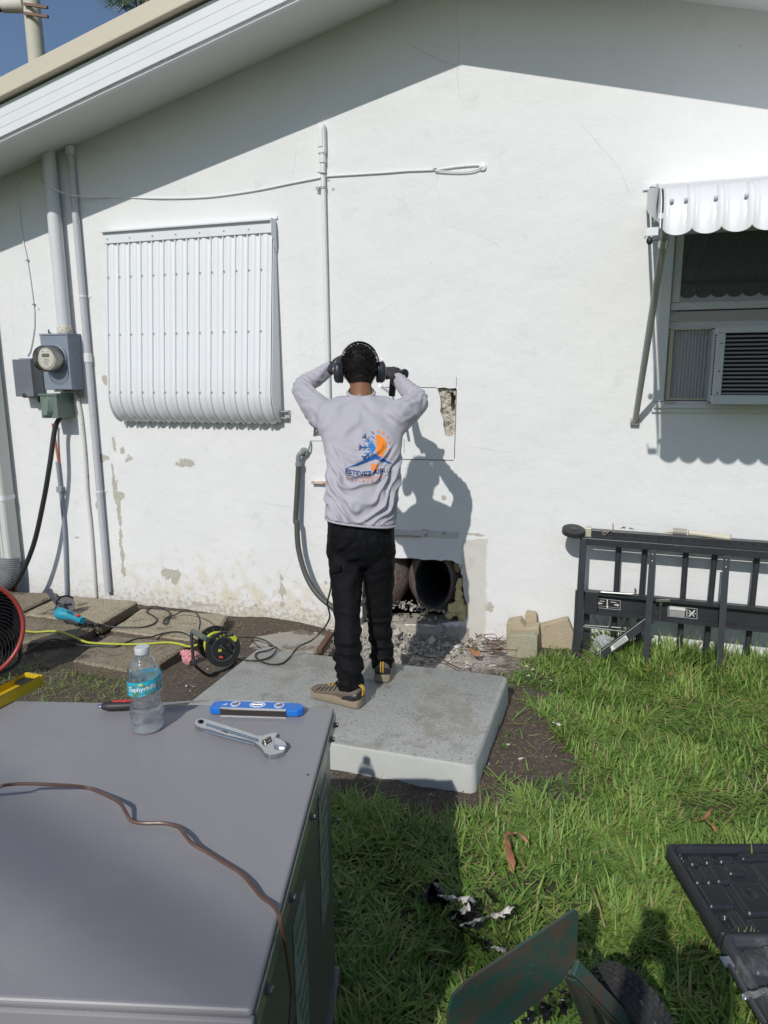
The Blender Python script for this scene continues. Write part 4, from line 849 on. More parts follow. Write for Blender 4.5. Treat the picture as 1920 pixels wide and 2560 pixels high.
def ering(c, rx, ry, n=40, sq=1.0, lean=0):
    out = []
    for k in range(n):
        a = 2*math.pi*k/n; ca, sa = math.cos(a), math.sin(a)
        r_ = 1/((abs(ca)**(2+sq)+abs(sa)**(2+sq))**(1/(2+sq)))
        out.append(c + LA*(rx*ca*r_) + FA*(ry*sa*r_) + UP*(lean*ca))
    return out
def pxr(pl, pr, py, Y, ry, f=lambda a, b: (a, b)):
    a, b = W(*f(pl, py), Y), W(*f(pr, py), Y); return (a+b)/2, (b-a).length/2*.96, ry
worker = thing('person', ((W(900, 1700, -1.25).x), -1.25, .12), 'man from behind in lavender grey long sleeved shirt and black trousers, arms raised', 'person')
SHL, ELL, WRL = W(798, 1032, -1.0), W(757, 970, -.80), W(832, 915, -.66)
SHR, ELR, WRR = W(998, 1035, -.97), W(1043, 1000, -.80), W(990, 945, -.66)
def torso_rings(g=0):
    specs = [(820, 987, 1300, -1.21, .125), (818, 990, 1262, -1.20, .125), (819, 998, 1215, -1.18, .122), (821, 1000, 1165, -1.15, .120), (815, 1003, 1115, -1.10, .122), (800, 1008, 1065, -1.05, .120), (793, 1006, 1030, -1.01, .108), (812, 992, 1006, -.985, .088), (846, 962, 990, -.965, .068)]
    out = []
    for i, (a, b, y, Y, ry) in enumerate(specs):
        c, rx, ry = pxr(a, b, y, Y, ry); out.append(ering(c, rx+g, ry+g, sq=.6, lean=(-.020 if i < 2 else 0)))
    return out
# body: one continuous skin surface (torso, neck, head, arms, legs)
bd = MB(); bd.loft(torso_rings(-.026))
hc = W(899, 921, -.885); neck0 = W(903, 1000, -.965); neck1 = W(901, 945, -.905)
bd.chain([neck0, neck1, hc], [.060, .052, .05], 16)
bd.chain([SHL, ELL, WRL], [.045, .036, .026]); bd.chain([SHR, ELR, WRR], [.045, .036, .026])
hipL, kneL, ankL = W(864, 1330, -1.21), W(866, 1520, -1.32), W(874, 1680, -1.42)
hipR, kneR, ankR = W(942, 1330, -1.18), W(950, 1495, -1.14), W(955, 1635, -1.13)
bd.chain([hipL, kneL, ankL, V((ankL.x, ankL.y, .19))], [.05, .034, .026, .026]); bd.chain([hipR, kneR, ankR, V((ankR.x, ankR.y, .19))], [.05, .034, .026, .026])
HF = (FA+V((-.12, 0, -.05))).normalized(); HL = HF.cross(UP).normalized(); HU = HL.cross(HF)
hx = (HL, HF, HU)
bd.ball(hc+HU*.012, (.077, .094, .108), hx, 20, 14); bd.ball(hc+HF*.035-HU*.05, (.058, .062, .055), hx); bd.ball(hc+HF*.098-HU*.018, (.012, .016, .018), hx); bd.ball(hc+HF*.082-HU*.058, (.022, .012, .009), hx)
for s in (-1, 1): bd.ball(hc+HL*(.078*s)-HU*.012, (.008, .018, .03), hx); bd.ball(hc+HF*.082+HL*(.03*s)+HU*.004, (.014, .009, .008), hx)
me = fuse(bd, .0075, 3); me.materials.clear(); body = link(me, 'body', M_skin, worker, ang=180)
m = MB()
for s in (-1, 1): m.ball(hc+HF*.090+HL*(.03*s)+HU*.006, (.009, .006, .006), hx, 10, 7)
m.build('eyes', pm('eye_white', (.7, .68, .65), .05, 30, .3), body)
# hair: fused cap with fine strands
hb = MB(); hb.ball(hc+HU*.016-HF*.004, (.086, .100, .104), hx, 24, 16); hb.ball(hc-HF*.045-HU*.055, (.058, .052, .055), hx, 18, 12); me = fuse(hb, .006, 2); co, no = mesh_np(me)
hcn = np.array(hc); rel = co-hcn; f_ = rel@np.array(HF); u_ = rel@np.array(HU)
co += no*(.0045*nz(co, 55, 3, 3))[:, None]
face = (f_ > .045) & (u_ < .075); co[face] -= np.array(HF)*((f_[face]-.045)[:, None])*1.0; co[face] -= no[face]*.004
taper = u_ < -.072; co[taper] -= no[taper]*np.minimum(.022, (-.072-u_[taper])*.55)[:, None]
me.vertices.foreach_set('co', co.ravel()); me.update()
th = NT('black_hair'); p = th.obj(); nn = th.noise(40, 4, vec=th.vm('MULTIPLY', p, (1, 1, .25))); M_hair = th.base(th.mix(nn, (.006, .0055, .006), (.016, .012, .010)), .62, 0, th.bump(nn, .8, .006)); th.b.inputs['Specular IOR Level'].default_value = .25
hair = link(me, 'hair', M_hair, worker, ang=180)
co, no = mesh_np(me); co = co+np.array(wloc(hair)); idx = RNG.choice(len(co), 5200); rel = co[idx]-hcn; f2 = rel@np.array(HF); u2 = rel@np.array(HU); k = (f2 < .05) & (u2 > -.085); idx = idx[k]
Pn = co[idx]; Nn = no[idx]; down = np.array(-HU*.55-HF*.2)+RNG.normal(0, .35, (len(idx), 3)); D = Nn*.55+down; D /= np.linalg.norm(D, axis=1)[:, None]
Ls = RNG.uniform(.012, .024, len(idx))*np.clip((u2[k]+.12)/.12, .35, 1); sd = np.cross(Nn, D); sd /= np.linalg.norm(sd, axis=1)[:, None]+1e-9
vs = np.stack([Pn-sd*.0011-Nn*.001, Pn+sd*.0011-Nn*.001, Pn+D*Ls[:, None]*.6+sd*.0007+Nn*.002, Pn+D*Ls[:, None]*.6-sd*.0007+Nn*.002, Pn+D*Ls[:, None]], 1).reshape(-1, 3)
b = np.arange(len(idx))*5; me2 = big_mesh('hair_strands', vs, np.stack([b, b+1, b+2, b+3], 1), np.stack([b+3, b+2, b+4], 1)); link(me2, 'hair_strands', M_hair, hair, smooth=False)
# shirt
sb = MB(); sb.loft(torso_rings(.004))
sb.chain([W(815, 1045, -1.02), W(783, 1010, -.93), ELL, ELL.lerp(WRL, .5), W(822, 922, -.675)], [.082, .068, .056, .046, .040], 18)
sb.chain([W(985, 1050, -1.0), W(1018, 1025, -.91), ELR, ELR.lerp(WRR, .5), W(996, 950, -.675)], [.082, .070, .056, .044, .038], 18)
me = fuse(sb, .0062, 7); co, no = mesh_np(me)
cc = np.array(W(905, 1150, -1.14)); la, fa = np.array(LA), np.array(FA)
u = (co-cc)@la; fdep = (co-cc)@fa; z = co[:, 2]
wrp = nz(co, 7, 2, 2); wr2 = nz(co, 16, 5, 2)
torso = sstep(.26, .17, np.abs(u)); 
def ridge(ph, sh=2.2): return (.5+.5*np.cos(ph))**sh
# drooping drape folds over the small of the back
zl, zh = W(900, 1300, -1.2).z, W(900, 1110, -1.1).z
low = sstep(zh+.03, zh-.07, z)*sstep(zl-.02, zl+.05, z)
uu = (u+.02)/.15; phase = (z-.22*np.clip(uu, -1.4, 1.4)**2*.55+.045*wrp)*2*np.pi/.062
A = .019*low*(ridge(phase,3.0)-.25)
ph2 = (z*.75+u*1.15+.05*wrp)*2*np.pi/.075; A += .017*low*sstep(.02, -.12, u)*(ridge(ph2, 1.6)-.35)
ph3 = (z*.55-u*1.25+.05*wrp)*2*np.pi/.07; A += .016*low*sstep(.02, .13, u)*(ridge(ph3, 1.6)-.35)
# soft hollows between the shoulder blades, pulls to the armpits
up_ = sstep(zh-.02, zh+.08, z)*torso
A += up_*.010*(ridge((z*.9+np.abs(u)*.9+.06*wrp)*2*np.pi/.11, 1.3)-.4)+.011*up_*wrp
arm = 1-sstep(.24, .17, np.abs(u))
A += arm*(.008*(ridge((z*.8-np.abs(u)*1.3+fdep*.6+.05*wrp)*2*np.pi/.052, 1.6)-.35)+.004*wr2)
A += .0018*wr2
A *= .18+.82*np.clip(-(no@fa), 0, 1)**.7*torso+.5*(1-torso)
co2 = co+no*A[:, None]
me.vertices.foreach_set('co', co2.ravel()); me.materials.clear(); me.update(); shirt = link(me, 'shirt', M_shirt, worker, ang=180)
co = co2; bvh = BVHTree.FromPolygons([tuple(c) for c in co], [tuple(p_.vertices) for p_ in me.polygons])
def hemring(pts, r): return MB().tube(pts, r, 8, closed=True)
c, rx, ry = pxr(820, 987, 1303, -1.21, .125); ring = [V(q)+UP*.004 for q in ering(c, rx+.006, ry+.006, sq=.6, lean=-.020)]; hemring(ring, .0055).build('hem', M_shirt, shirt)
c = W(903, 990, -.962); ring = [c + LA*(.068*math.cos(a)) + FA*(.056*math.sin(a)) + UP*(.016+.020*math.sin(a)) for a in np.linspace(0, 2*math.pi, 28)[:-1]]; hemring(ring, .0065).build('collar', M_shirt, shirt)
c = W(903, 984, -.955); ring = [c + LA*(.062*math.cos(a)) + FA*(.056*math.sin(a)) + UP*(.016+.022*math.sin(a)) for a in np.linspace(0, 2*math.pi, 40)[:-1]]; hemring(ring, .0022).build('necklace', pm('gold', (.75, .5, .15), .1, 300, .3, 1.0, bump=.5, bsc=500), worker)
# printed emblem on the back: snowflake, half sun, roof, window, lettering
lc = W(937, 1128, -1.10)
def onback(uu, vv, lift=.0034):
    o = lc + LA*uu + UP*vv - FA*.6; h = bvh.ray_cast(o, FA, 2.0); return (h[0]-FA*lift) if h[0] else lc+LA*uu+UP*vv
Sx = 1/ (8.295*525)                                                          # emblem zoom pixels to metres
def E(x, y): return ((x-975)*Sx, (612-y)*Sx)
def drape(mb2, name, mt, par=shirt, cell=.004):
    """mb2 holds flat (u,v,0) shapes; cut them up finely and lay them on the cloth"""
    bm = bmesh.new(); vs_ = [bm.verts.new(v) for v in mb2.v]
    for f in mb2.f:
        try: bm.faces.new([vs_[i] for i in f])
        except ValueError: pass
    bmesh.ops.triangulate(bm, faces=bm.faces[:])
    for ax_ in (0, 1):
        lo = min(v.co[ax_] for v in bm.verts); hi = max(v.co[ax_] for v in bm.verts); k_ = lo+cell
        while k_ < hi:
            nrm = [0, 0, 0]; nrm[ax_] = 1; cop = [0, 0, 0]; cop[ax_] = k_
            bmesh.ops.bisect_plane(bm, geom=bm.verts[:]+bm.edges[:]+bm.faces[:], plane_co=cop, plane_no=nrm); k_ += cell
    for v in bm.verts: v.co = onback(v.co.x, v.co.y)
    me_ = bpy.data.meshes.new(name); bm.to_mesh(me_); bm.free(); return link(me_, name, mt, par, smooth=True, ang=180)
def seg2(mb2, a, b, w):
    a, b = V(a), V(b); d = (b-a).normalized(); n_ = V((-d.y, d.x))*w/2; mb2.add([(*(a+n_), 0), (*(a-n_), 0), (*(b-n_), 0), (*(b+n_), 0)], [(0, 1, 2, 3)])
blue1 = pm('print_navy', (.012, .05, .20), .05, 40, .6, bump=0); blue2 = pm('print_blue', (.015, .19, .52), .05, 40, .6, bump=0); orng = pm('print_orange', (.85, .24, .02), .05, 40, .6, bump=0); whp = pm('print_white', (.62, .62, .66), .03, 40, .6, bump=0)
sf = MB(); sf2 = MB(); C0 = (975, 490)
for ang, L_ in ((176, 345), (218, 330), (150, 0), (134, 345), (105, 0), (97, 330)):
    if not L_: continue
    a = R(ang); d = (math.cos(a), -math.sin(a)); P0 = C0
    if ang == 97: d = (-.08, -1)
    e = (C0[0]+d[0]*L_, C0[1]+d[1]*L_)
    if ang != 97: seg2(sf2, E(*C0), E(*((C0[0]+d[0]*L_*.55), (C0[1]+d[1]*L_*.55))), 22*Sx); seg2(sf, E(*((C0[0]+d[0]*L_*.5), (C0[1]+d[1]*L_*.5))), E(*e), 20*Sx)
    for fr_, bl in ((.52, 90), (.80, 75)):
        q = (C0[0]+d[0]*L_*fr_, C0[1]+d[1]*L_*fr_)
        for s in (-1, 1):
            aa = math.atan2(d[1], d[0])+s*R(42); q2 = (q[0]+math.cos(aa)*bl, q[1]+math.sin(aa)*bl)
            if q2[0] < 972: seg2(sf if fr_ > .6 else sf2, E(*q), E(*q2), 19*Sx)
for ang, L_ in ((160, 150), (196, 165), (203, 90), (120, 160), (148, 175), (236, 150)):
    a = R(ang); seg2(sf2, E(*C0), E(C0[0]+math.cos(a)*L_, C0[1]-math.sin(a)*L_), 20*Sx)
drape(sf, 'printed_snowflake', blue1); drape(sf2, 'printed_snowflake', blue2)
su = MB(); arc = [(1000+205*math.cos(a), 450-215*math.sin(a)) for a in np.linspace(-math.pi/2*1.0, math.pi/2, 18)]
arc = [p for p in arc if not (p[0] > 1100 and p[1] > 650)]
su.add([(*E(*p), 0) for p in [(1000, 235)]+arc[::-1][1:-1]+[(1120, 662), (1000, 590)]], [tuple(range(len(arc[::-1][1:-1])+3))])
for ang, L_ in ((80, 262), (58, 265), (35, 258), (10, 262), (-15, 262), (-42, 275)):
    a = R(ang); c_ = (1000+math.cos(a)*L_, 450-math.sin(a)*L_*1.02); t_ = (c_[0]+math.cos(a)*42, c_[1]-math.sin(a)*42); n_ = (math.sin(a)*32, math.cos(a)*32)
    su.add([(*E(c_[0]+n_[0], c_[1]+n_[1]), 0), (*E(c_[0]-n_[0], c_[1]-n_[1]), 0), (*E(*t_), 0)], [(0, 1, 2)])
for i in (0, 1):
    for j in (0, 1): su.add([(*E(882+i*74, 792+j*66), 0), (*E(882+i*74+64, 792+j*66), 0), (*E(882+i*74+64, 792+j*66+56), 0), (*E(882+i*74, 792+j*66+56), 0)], [(0, 1, 2, 3)])
drape(su, 'printed_half_sun', orng)
rf = MB(); rf.add([(*E(*p), 0) for p in ((385, 878), (975, 612), (975, 705), (450, 862))], [(0, 1, 2, 3)]); rf.add([(*E(*p), 0) for p in ((976, 612), (1310, 805), (1250, 800), (976, 705))], [(0, 1, 2, 3)]); drape(rf, 'printed_roof', pm('print_royal', (.012, .10, .38), .05, 40, .6, bump=0))
def textflat(t, size, cx_, cy_, bold=.0, sx=1, curve=0, sh=0):
    m_ = text_mb(t, size, lambda a, b: (a*sx, b, 0), bold=bold, shear=sh); o = MB(); o.f = m_.f
    for v in m_.v: e_ = E(cx_, cy_); o.v.append((v[0]+e_[0], v[1]+e_[1]+curve*v[0]**2, 0))
    return o
drape(textflat('ESTEVEZ AIR', .0275, 745, 985, .0007, 1.15, 1.9), 'printed_lettering', blue1, cell=.005)
drape(textflat('LLC', .022, 1222, 935, 0, 1.1, 0, .1), 'printed_lettering', blue1, cell=.005)
drape(textflat('MOVING THE AIR', .0125, 880, 1062, 0, 1.15, 1.0), 'printed_lettering', orng, cell=.005)
m = MB(); seg2(m, E(370, 985), E(610, 1050), 8*Sx); seg2(m, E(1155, 1032), E(1275, 965), 8*Sx); drape(m, 'printed_line', pm('print_black', (.02, .02, .03), .05, 40, .6, bump=0))
drape(textflat('3 4 7 - 4 1 8 - 1 1', .017, 760, 1120, 0, 1.5, 1.4, .2), 'printed_lettering', pm('print_rust', (.62, .20, .10), .05, 40, .6, bump=0), cell=.005)

# trousers
tb = MB(); c, rx, ry = pxr(822, 984, 1300, -1.205, .118)
tb.loft([ering(W(903, 1285, -1.205), rx*.98, .112, sq=.5), ering(c, rx, ry, sq=.5), ering(W(903, 1345, -1.20), rx*1.0, .128, sq=.5), ering(W(903, 1385, -1.20), rx*.86, .105, sq=.5), ering(W(903, 1410, -1.20), rx*.6, .07, sq=.5)])
def leg(pts, rad): tb.chain(pts, rad, 22, 6)
leg([W(864, 1345, -1.21), W(866, 1400, -1.23), W(867, 1470, -1.28), W(868, 1530, -1.33), W(871, 1610, -1.39), W(873, 1672, -1.43), W(874, 1706, -1.44)], [.090, .086, .074, .064, .061, .062, .056])
leg([W(943, 1345, -1.18), W(944, 1400, -1.17), W(947, 1470, -1.14), W(949, 1530, -1.125), W(950, 1590, -1.12), W(954, 1632, -1.13), W(955, 1652, -1.135)], [.088, .082, .070, .062, .056, .056, .050])
me = fuse(tb, .0062, 5); co, no = mesh_np(me); wrp = nz(co, 9, 3, 2); wr2 = nz(co, 22, 4, 2); z = co[:, 2]
lo_ = sstep(.62, .30, z)
A = .0105*(ridge((z+.05*wrp)*2*np.pi/.075, 1.4)-.35)*(.25+lo_)+.0035*wr2+.006*wrp
x_ = (co-np.array(W(903, 1400, -1.2)))@la
A += .005*(ridge((z*.8+np.abs(x_+.0)*1.5+.06*wrp)*2*np.pi/.10, 1.5)-.35)*sstep(.55, .75, z)
cuff = sstep(.30, .22, z); A += cuff*.009*(ridge((z+.03*wrp)*2*np.pi/.033, 1)-.3)
me.vertices.foreach_set('co', (co+no*A[:, None]).ravel()); me.materials.clear(); me.update(); trs = link(me, 'trousers', M_trs, worker, ang=180)
m = MB(); a = W(830, 1415, -1.30); m.prism([W(822, 1424, -1.325), W(850, 1418, -1.345), W(852, 1428, -1.345), W(823, 1437, -1.325)], (-.004, .03, 0)); m.build('pocket_flap', M_trs, trs, bevel=.002, smooth=False)

# shoes
tan = pm('tan_sole', (.27, .215, .155), .15, 20, .75, bump=.4, bsc=50); taupe = pm('taupe_suede', (.15, .122, .095), .15, 40, .85, bump=.3, bsc=120); dk = pm('black_leather', (.02, .02, .022), .2, 30, .4); yel = pm('yellow_lace', (.75, .45, .03), .1, 80, .6)
def shoe(heel, toe, z0, nm_label):
    d = (toe-heel); Ls = d.length; d.normalize(); s = d.cross(UP)
    def rg(t, w, h0, h1, n=20, top=.8, off=0):
        c = heel+d*(t*Ls)+s*off; out = []
        for k in range(n):
            a = 2*math.pi*k/n; ca, sa = math.cos(a), math.sin(a)
            out.append(V((c.x, c.y, z0))+s*(w*ca*(1 if sa < 0 else 1-(1-top)*sa))+UP*((h0+h1)/2+(h1-h0)/2*sa))
        return out
    sh = bpy.data.objects.new('shoe', None)
    T = [(.0, .018), (.03, .032), (.12, .038), (.3, .036), (.5, .040), (.7, .047), (.85, .044), (.95, .032), (1.0, .012)]
    o = MB()
    def flat(t, w, lo, hi): c = heel+d*(t*Ls); return [V((c.x, c.y, z0))+s*(w*i)+UP*j for i, j in ((-1, lo+.004), (-1, hi), (-.9, hi+.003), (.9, hi+.003), (1, hi), (1, lo+.004), (.9, lo), (-.9, lo))]
    o.loft([flat(t, w+.005+.003*math.sin(t*26), .004 if t < .85 else .004+.02*(t-.85)/.15, .034-.006*math.sin(t*9)+(.008 if t < .1 else 0)+.012*max(0, t-.8)) for t, w in T]); sole = o.build('sole', tan, worker, ang=60, bevel=.003)
    u_ = MB(); H = [(.02, .020, .085), (.06, .034, .105), (.15, .038, .112), (.28, .037, .108), (.40, .037, .100), (.55, .040, .082), (.72, .044, .064), (.87, .041, .054), (.95, .030, .046), (.985, .014, .038)]
    u_.loft([rg(t, w, .022, h, top=.72 if t > .3 else .86) for t, w, h in H]); up = u_.build('shoe_upper', taupe, worker, ang=80)
    q = MB(); q.loft([rg(t, w+.0025, .024, h, top=.86) for t, w, h in ((.005, .020, .078), (.05, .036, .088), (.15, .0405, .082), (.26, .039, .062), (.33, .038, .040))]); q.build('heel_counter', dk, up, ang=80)
    q = MB(); q.loft([rg(t, w+.003, .022, h, top=.9) for t, w, h in ((.84, .044, .036), (.92, .036, .038), (.965, .026, .038), (1.0, .012, .034))]); q.build('toe_cap', dk, up, ang=80)
    for sd_ in (-1, 1):
        for i in range(5):
            t0 = .42+.085*i; P = []
            for k in range(6):
                v = k/5; w_ = np.interp(t0+.05*v, [h[0] for h in H], [h[1] for h in H]); hh = np.interp(t0+.05*v, [h[0] for h in H], [h[2] for h in H])
                ang_ = R(10+50*(1-v)); c = heel+d*((t0+.06*v)*Ls); P.append(V((c.x, c.y, z0))+s*(sd_*(w_+.001)*math.cos(ang_)*(1-.25*math.sin(ang_)))+UP*((.022+hh)/2+(hh-.022)/2*math.sin(ang_)))
            MB().tube(P, [.001, .0028, .003, .003, .0025, .001], 5).build('overlay_rib', dk, up)
    lc_ = MB(); 
    for i in range(4):
        t0 = .40+.07*i; w_ = .020; hh = np.interp(t0, [h[0] for h in H], [h[2] for h in H]); c = heel+d*(t0*Ls); c = V((c.x, c.y, z0+hh+.002))
        lc_.tube([c-s*w_-UP*.006, c+d*.008, c+s*w_-UP*.006], .0022, 5)
    lc_.build('laces', yel, up)
    m_ = MB(); t0 = .36; hh = .106; c = heel+d*(t0*Ls); c = V((c.x, c.y, z0+hh))
    m_.tube(catmull([c, c+s*.03+UP*.02, c+s*.045+UP*.0, c+s*.01], 5), .002, 5); m_.tube(catmull([c, c-s*.03+UP*.018, c-s*.045-UP*.004, c-s*.01], 5), .002, 5); m_.build('lace_bow', dk, up)
    for k in (-1, 1): MB().tube(catmull([heel+V((0, 0, z0+.060))-d*.004+s*(.006*k), heel+V((0, 0, z0+.095))-d*.006+s*(.006*k), heel+V((0, 0, z0+.108))+d*.012+s*(.006*k)], 4), .0025, 5).build('pull_loop', yel, up)
hl = G(906, 1768, .12); tl = G(797, 1738, .12); tl = hl+(tl-hl).normalized()*.285; hl.z = tl.z = 0
shoe(hl, tl, .12, 'left')
hr = G(955, 1708, .12); hr.z = 0; tr_r = hr+(FA+LA*.12).normalized()*.275; tr_r.z = 0; shoe(hr, tr_r, .12, 'right')
# gloved hands, five fingers each, closed on the tool
def hand(wrist, palm_dir, finger_curl, back, nm, spread=1.0, thumb_side=1):
    a = V(palm_dir).normalized(); b = V(back); b = (b-a*b.dot(a)).normalized(); s = a.cross(b)*thumb_side    # s points to the thumb side
    m = MB(); pc_ = wrist+a*.05
    m.chain([wrist-a*.03, wrist+a*.005], [.031, .029], 12); m.ball(pc_, (.041, .022, .046), (s, b, a), 16, 10); m.ball(pc_+a*.028, (.042, .018, .022), (s, b, a), 14, 8)
    for i, (off, L_) in enumerate(((.031, .072), (.011, .080), (-.010, .075), (-.030, .060))):
        base = wrist+a*.088+s*off; c1, c2, c3 = finger_curl; d0 = a; P = [base-a*.02, base]; ang_ = 0
        for c_, l_ in zip((c1, c2, c3), (.44, .32, .26)):
            ang_ += c_; dd = a*math.cos(ang_)-b*math.sin(ang_); P.append(P[-1]+dd*(L_*l_))
        m.chain(P, [.0105, .0105, .010, .0095, .008], 10, 4)
    tb0 = wrist+a*.028+s*.026; m.chain([tb0, tb0+s*.024+a*.020-b*.012, tb0+s*.026+a*.044-b*.026, tb0+s*.014+a*.060-b*.034], [.013, .0115, .011, .009], 10, 4)
    me_ = fuse(m, .0032, 2); me_.materials.clear(); return link(me_, nm, M_glove, worker, ang=180)
wl = W(832, 917, -.665); wr = W(990, 947, -.665)
hand(wl, (W(850, 893, -.56)-wl), (R(50), R(60), R(45)), V((-.5, -.6, .5)), 'glove', thumb_side=-1)
hand(wr, (W(967, 917, -.60)-wr), (R(45), R(60), R(45)), V((.5, -.75, .35)), 'glove', thumb_side=1)
for w_, d_ in ((wl, (ELL-WRL)), (wr, (ELR-WRR))):
    d_ = d_.normalized(); MB().tube([w_+d_*.0, w_+d_*.028], .0345, 16).build('glove_cuff', pm('black_cuff', (.02, .02, .022), .1, 60, .7), worker)
# ear defenders
m = MB(); arc = [hc+HL*(.100*math.cos(a))+HU*(.012+.118*math.sin(a))-HF*.004 for a in np.linspace(R(-8), R(188), 22)]
for off in (-.009, .009): m.tube([p+HF*off for p in arc], .0022, 6)
m.tube([p-HU*.001 for p in arc[5:-5]], .0065, 6)
eb = m.build('headband', pm('band', (.03, .03, .035), .1, 30, .4), worker)
for s in (-1, 1):
    c = hc+HL*(.100*s)-HU*.020; ax = (HL*s+HU*.08-HF*.06).normalized(); m = MB(); sdv, uv, av = HF, HU, ax
    def er(r1, r2, o_): return [c+av*o_+sdv*(r1*math.cos(2*math.pi*k/24))+uv*(r2*math.sin(2*math.pi*k/24)) for k in range(24)]
    m.loft([er(.030, .046, -.016), er(.034, .052, -.012), er(.034, .052, -.001), er(.029, .047, .002), er(.033, .053, .003), er(.034, .054, .014), er(.029, .048, .026), er(.018, .034, .032)]); cup = m.build('ear_cup', pm('cup_black', (.022, .026, .034), .1, 30, .38), worker, ang=50)
    m = MB(); m.tube(catmull([c+HU*.075+av*.004, c+HU*.05+av*.022-HF*.012, c+HU*.01+av*.034-HF*.004, c-HU*.012+av*.034], 4), .0018, 5); m.tube(catmull([c+HU*.075+av*.004, c+HU*.05+av*.022+HF*.012, c+HU*.01+av*.034+HF*.004, c-HU*.012+av*.034], 4), .0018, 5); m.build('wire_yoke', steel, cup)
c = hc+HL*.070-HF*.045-HU*.01; MB().tube([c-HF*.012, c+HL*.010-HF*.010+HU*.002], .0018, 5).build('green_tag', pm('green_print', (.1, .5, .08), .1, 30, .5), worker)

# hammer drill he holds up to the wall: body, rear grip with rubber ring, chuck, bit
T0 = W(1013, 935, -.64); T1 = W(930, 930, -.50)
tool = thing('power_tool', (T1.x, T1.y, T1.z), 'dark power tool with a round rubber end sticking out beside his right glove', 'power tool')
ax = (T1-T0).normalized()
MB().lathe([(.0155, .0), (.026, .0), (.027, .012), (.021, .016), (.019, .045), (.030, .055), (.034, .075), (.034, .16), (.028, .18)], T0, ax, 24).build('motor_housing', pm('tool_black', (.028, .028, .032), .2, 30, .35), tool)
MB().lathe([(.0155, -.001), (.0155, .0002), (.011, .0003)], T0, ax, 20).build('vacuum_port', dark_frame, tool)
MB().tube([T0+ax*.09, T0+ax*.09+V((-.02, .03, -.12))], .019, 12).build('grip', black_rubber, tool)
e = T0+ax*.17; MB().tube([e, e+V((-.01, .10, .0)), e+V((-.015, .30, -.01))], [.03, .024, .018], 14).build('gear_case', pm('tool_grey', (.07, .07, .08), .2, 30, .4), tool)
MB().tube([e+V((-.015, .30, -.01)), e+V((-.02, .47, -.015))], .006, 8).build('drill_bit', steel, tool)
P = [T0+ax*.09+V((-.02, .03, -.12)), W(860, 985, -.62), W(852, 1010, -.7)]; 
b1, b2 = W(*zM(830, 520), -.45), W(*zM(945, 605), -.20); MB().tube([b1, b2], .009, 8).build('side_rod', steel, tool)
m = MB(); m.bar(b2+V((-.012, 0, .02)), b2+V((.01, -.0, -.03)), .02, .006); m.build('depth_foot', steel, tool, smooth=False)
# ------------------------------------------------------------------ the packaged air conditioner in the foreground
UZ = .82
def UP_(a, b, z): p = U_FR+U_l*a+U_d*b; return V((p.x, p.y, z))             # a: along the far edge to the left, b: towards the camera
UWd, ULn = 1.30, .865
un = thing('packaged_air_conditioner', UP_(UWd/2, ULn/2, 0), 'big taupe grey metal air conditioner unit in the left foreground, tools on top', 'air conditioner')
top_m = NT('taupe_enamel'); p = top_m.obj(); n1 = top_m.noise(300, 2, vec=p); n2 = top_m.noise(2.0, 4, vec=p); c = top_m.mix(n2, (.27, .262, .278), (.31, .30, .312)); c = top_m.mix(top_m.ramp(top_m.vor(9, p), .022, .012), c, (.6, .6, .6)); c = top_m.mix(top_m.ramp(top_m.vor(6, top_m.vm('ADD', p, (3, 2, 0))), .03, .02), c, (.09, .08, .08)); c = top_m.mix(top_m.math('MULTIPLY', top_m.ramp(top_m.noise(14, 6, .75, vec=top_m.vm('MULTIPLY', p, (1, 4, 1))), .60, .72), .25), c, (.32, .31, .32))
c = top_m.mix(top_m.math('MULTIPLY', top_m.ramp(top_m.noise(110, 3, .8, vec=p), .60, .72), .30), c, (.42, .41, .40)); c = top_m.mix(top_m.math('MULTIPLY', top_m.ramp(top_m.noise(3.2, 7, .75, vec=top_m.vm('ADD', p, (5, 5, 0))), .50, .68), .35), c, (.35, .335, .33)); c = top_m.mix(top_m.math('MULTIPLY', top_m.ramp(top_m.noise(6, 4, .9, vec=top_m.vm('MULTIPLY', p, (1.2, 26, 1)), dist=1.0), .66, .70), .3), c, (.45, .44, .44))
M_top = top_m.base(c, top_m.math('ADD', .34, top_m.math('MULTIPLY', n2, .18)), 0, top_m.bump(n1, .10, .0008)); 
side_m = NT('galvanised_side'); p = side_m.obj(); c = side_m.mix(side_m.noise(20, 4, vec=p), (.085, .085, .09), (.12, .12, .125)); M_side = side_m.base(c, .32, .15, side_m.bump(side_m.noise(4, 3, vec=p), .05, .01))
m = MB(); m.prism([UP_(0, 0, UZ-.014), UP_(UWd, 0, UZ-.014), UP_(UWd, ULn, UZ-.014), UP_(0, ULn, UZ-.014)], (0, 0, .014)); m.build('top_panel', M_top, un, bevel=.006, seg=3, smooth=False)
m = MB()
def uq(m, a0, b0, a1, b1, z0, z1): m.prism([UP_(a0, b0, z0), UP_(a1, b0, z0), UP_(a1, b1, z0), UP_(a0, b1, z0)], (0, 0, z1-z0))
uq(m, -.001, ULn-.010, UWd+.001, ULn+.003, UZ-.052, UZ-.0145); m.build('front_lip', M_top, un, bevel=.004, seg=2, smooth=False)
m = MB(); uq(m, -.003, .0, .008, ULn-.011, UZ-.050, UZ-.0145); m.build('side_lip', pm('lip_steel', (.30, .31, .29), .1, 20, .3, .6), un, bevel=.002, smooth=False)
m = MB(); uq(m, .014, ULn-.030, UWd-.014, ULn-.018, .06, UZ-.0145); m.build('front_panel', M_top, un, smooth=False)
m = MB(); uq(m, .012, .012, .020, ULn-.031, .06, UZ-.0145); m.build('side_panel', M_side, un, smooth=False)
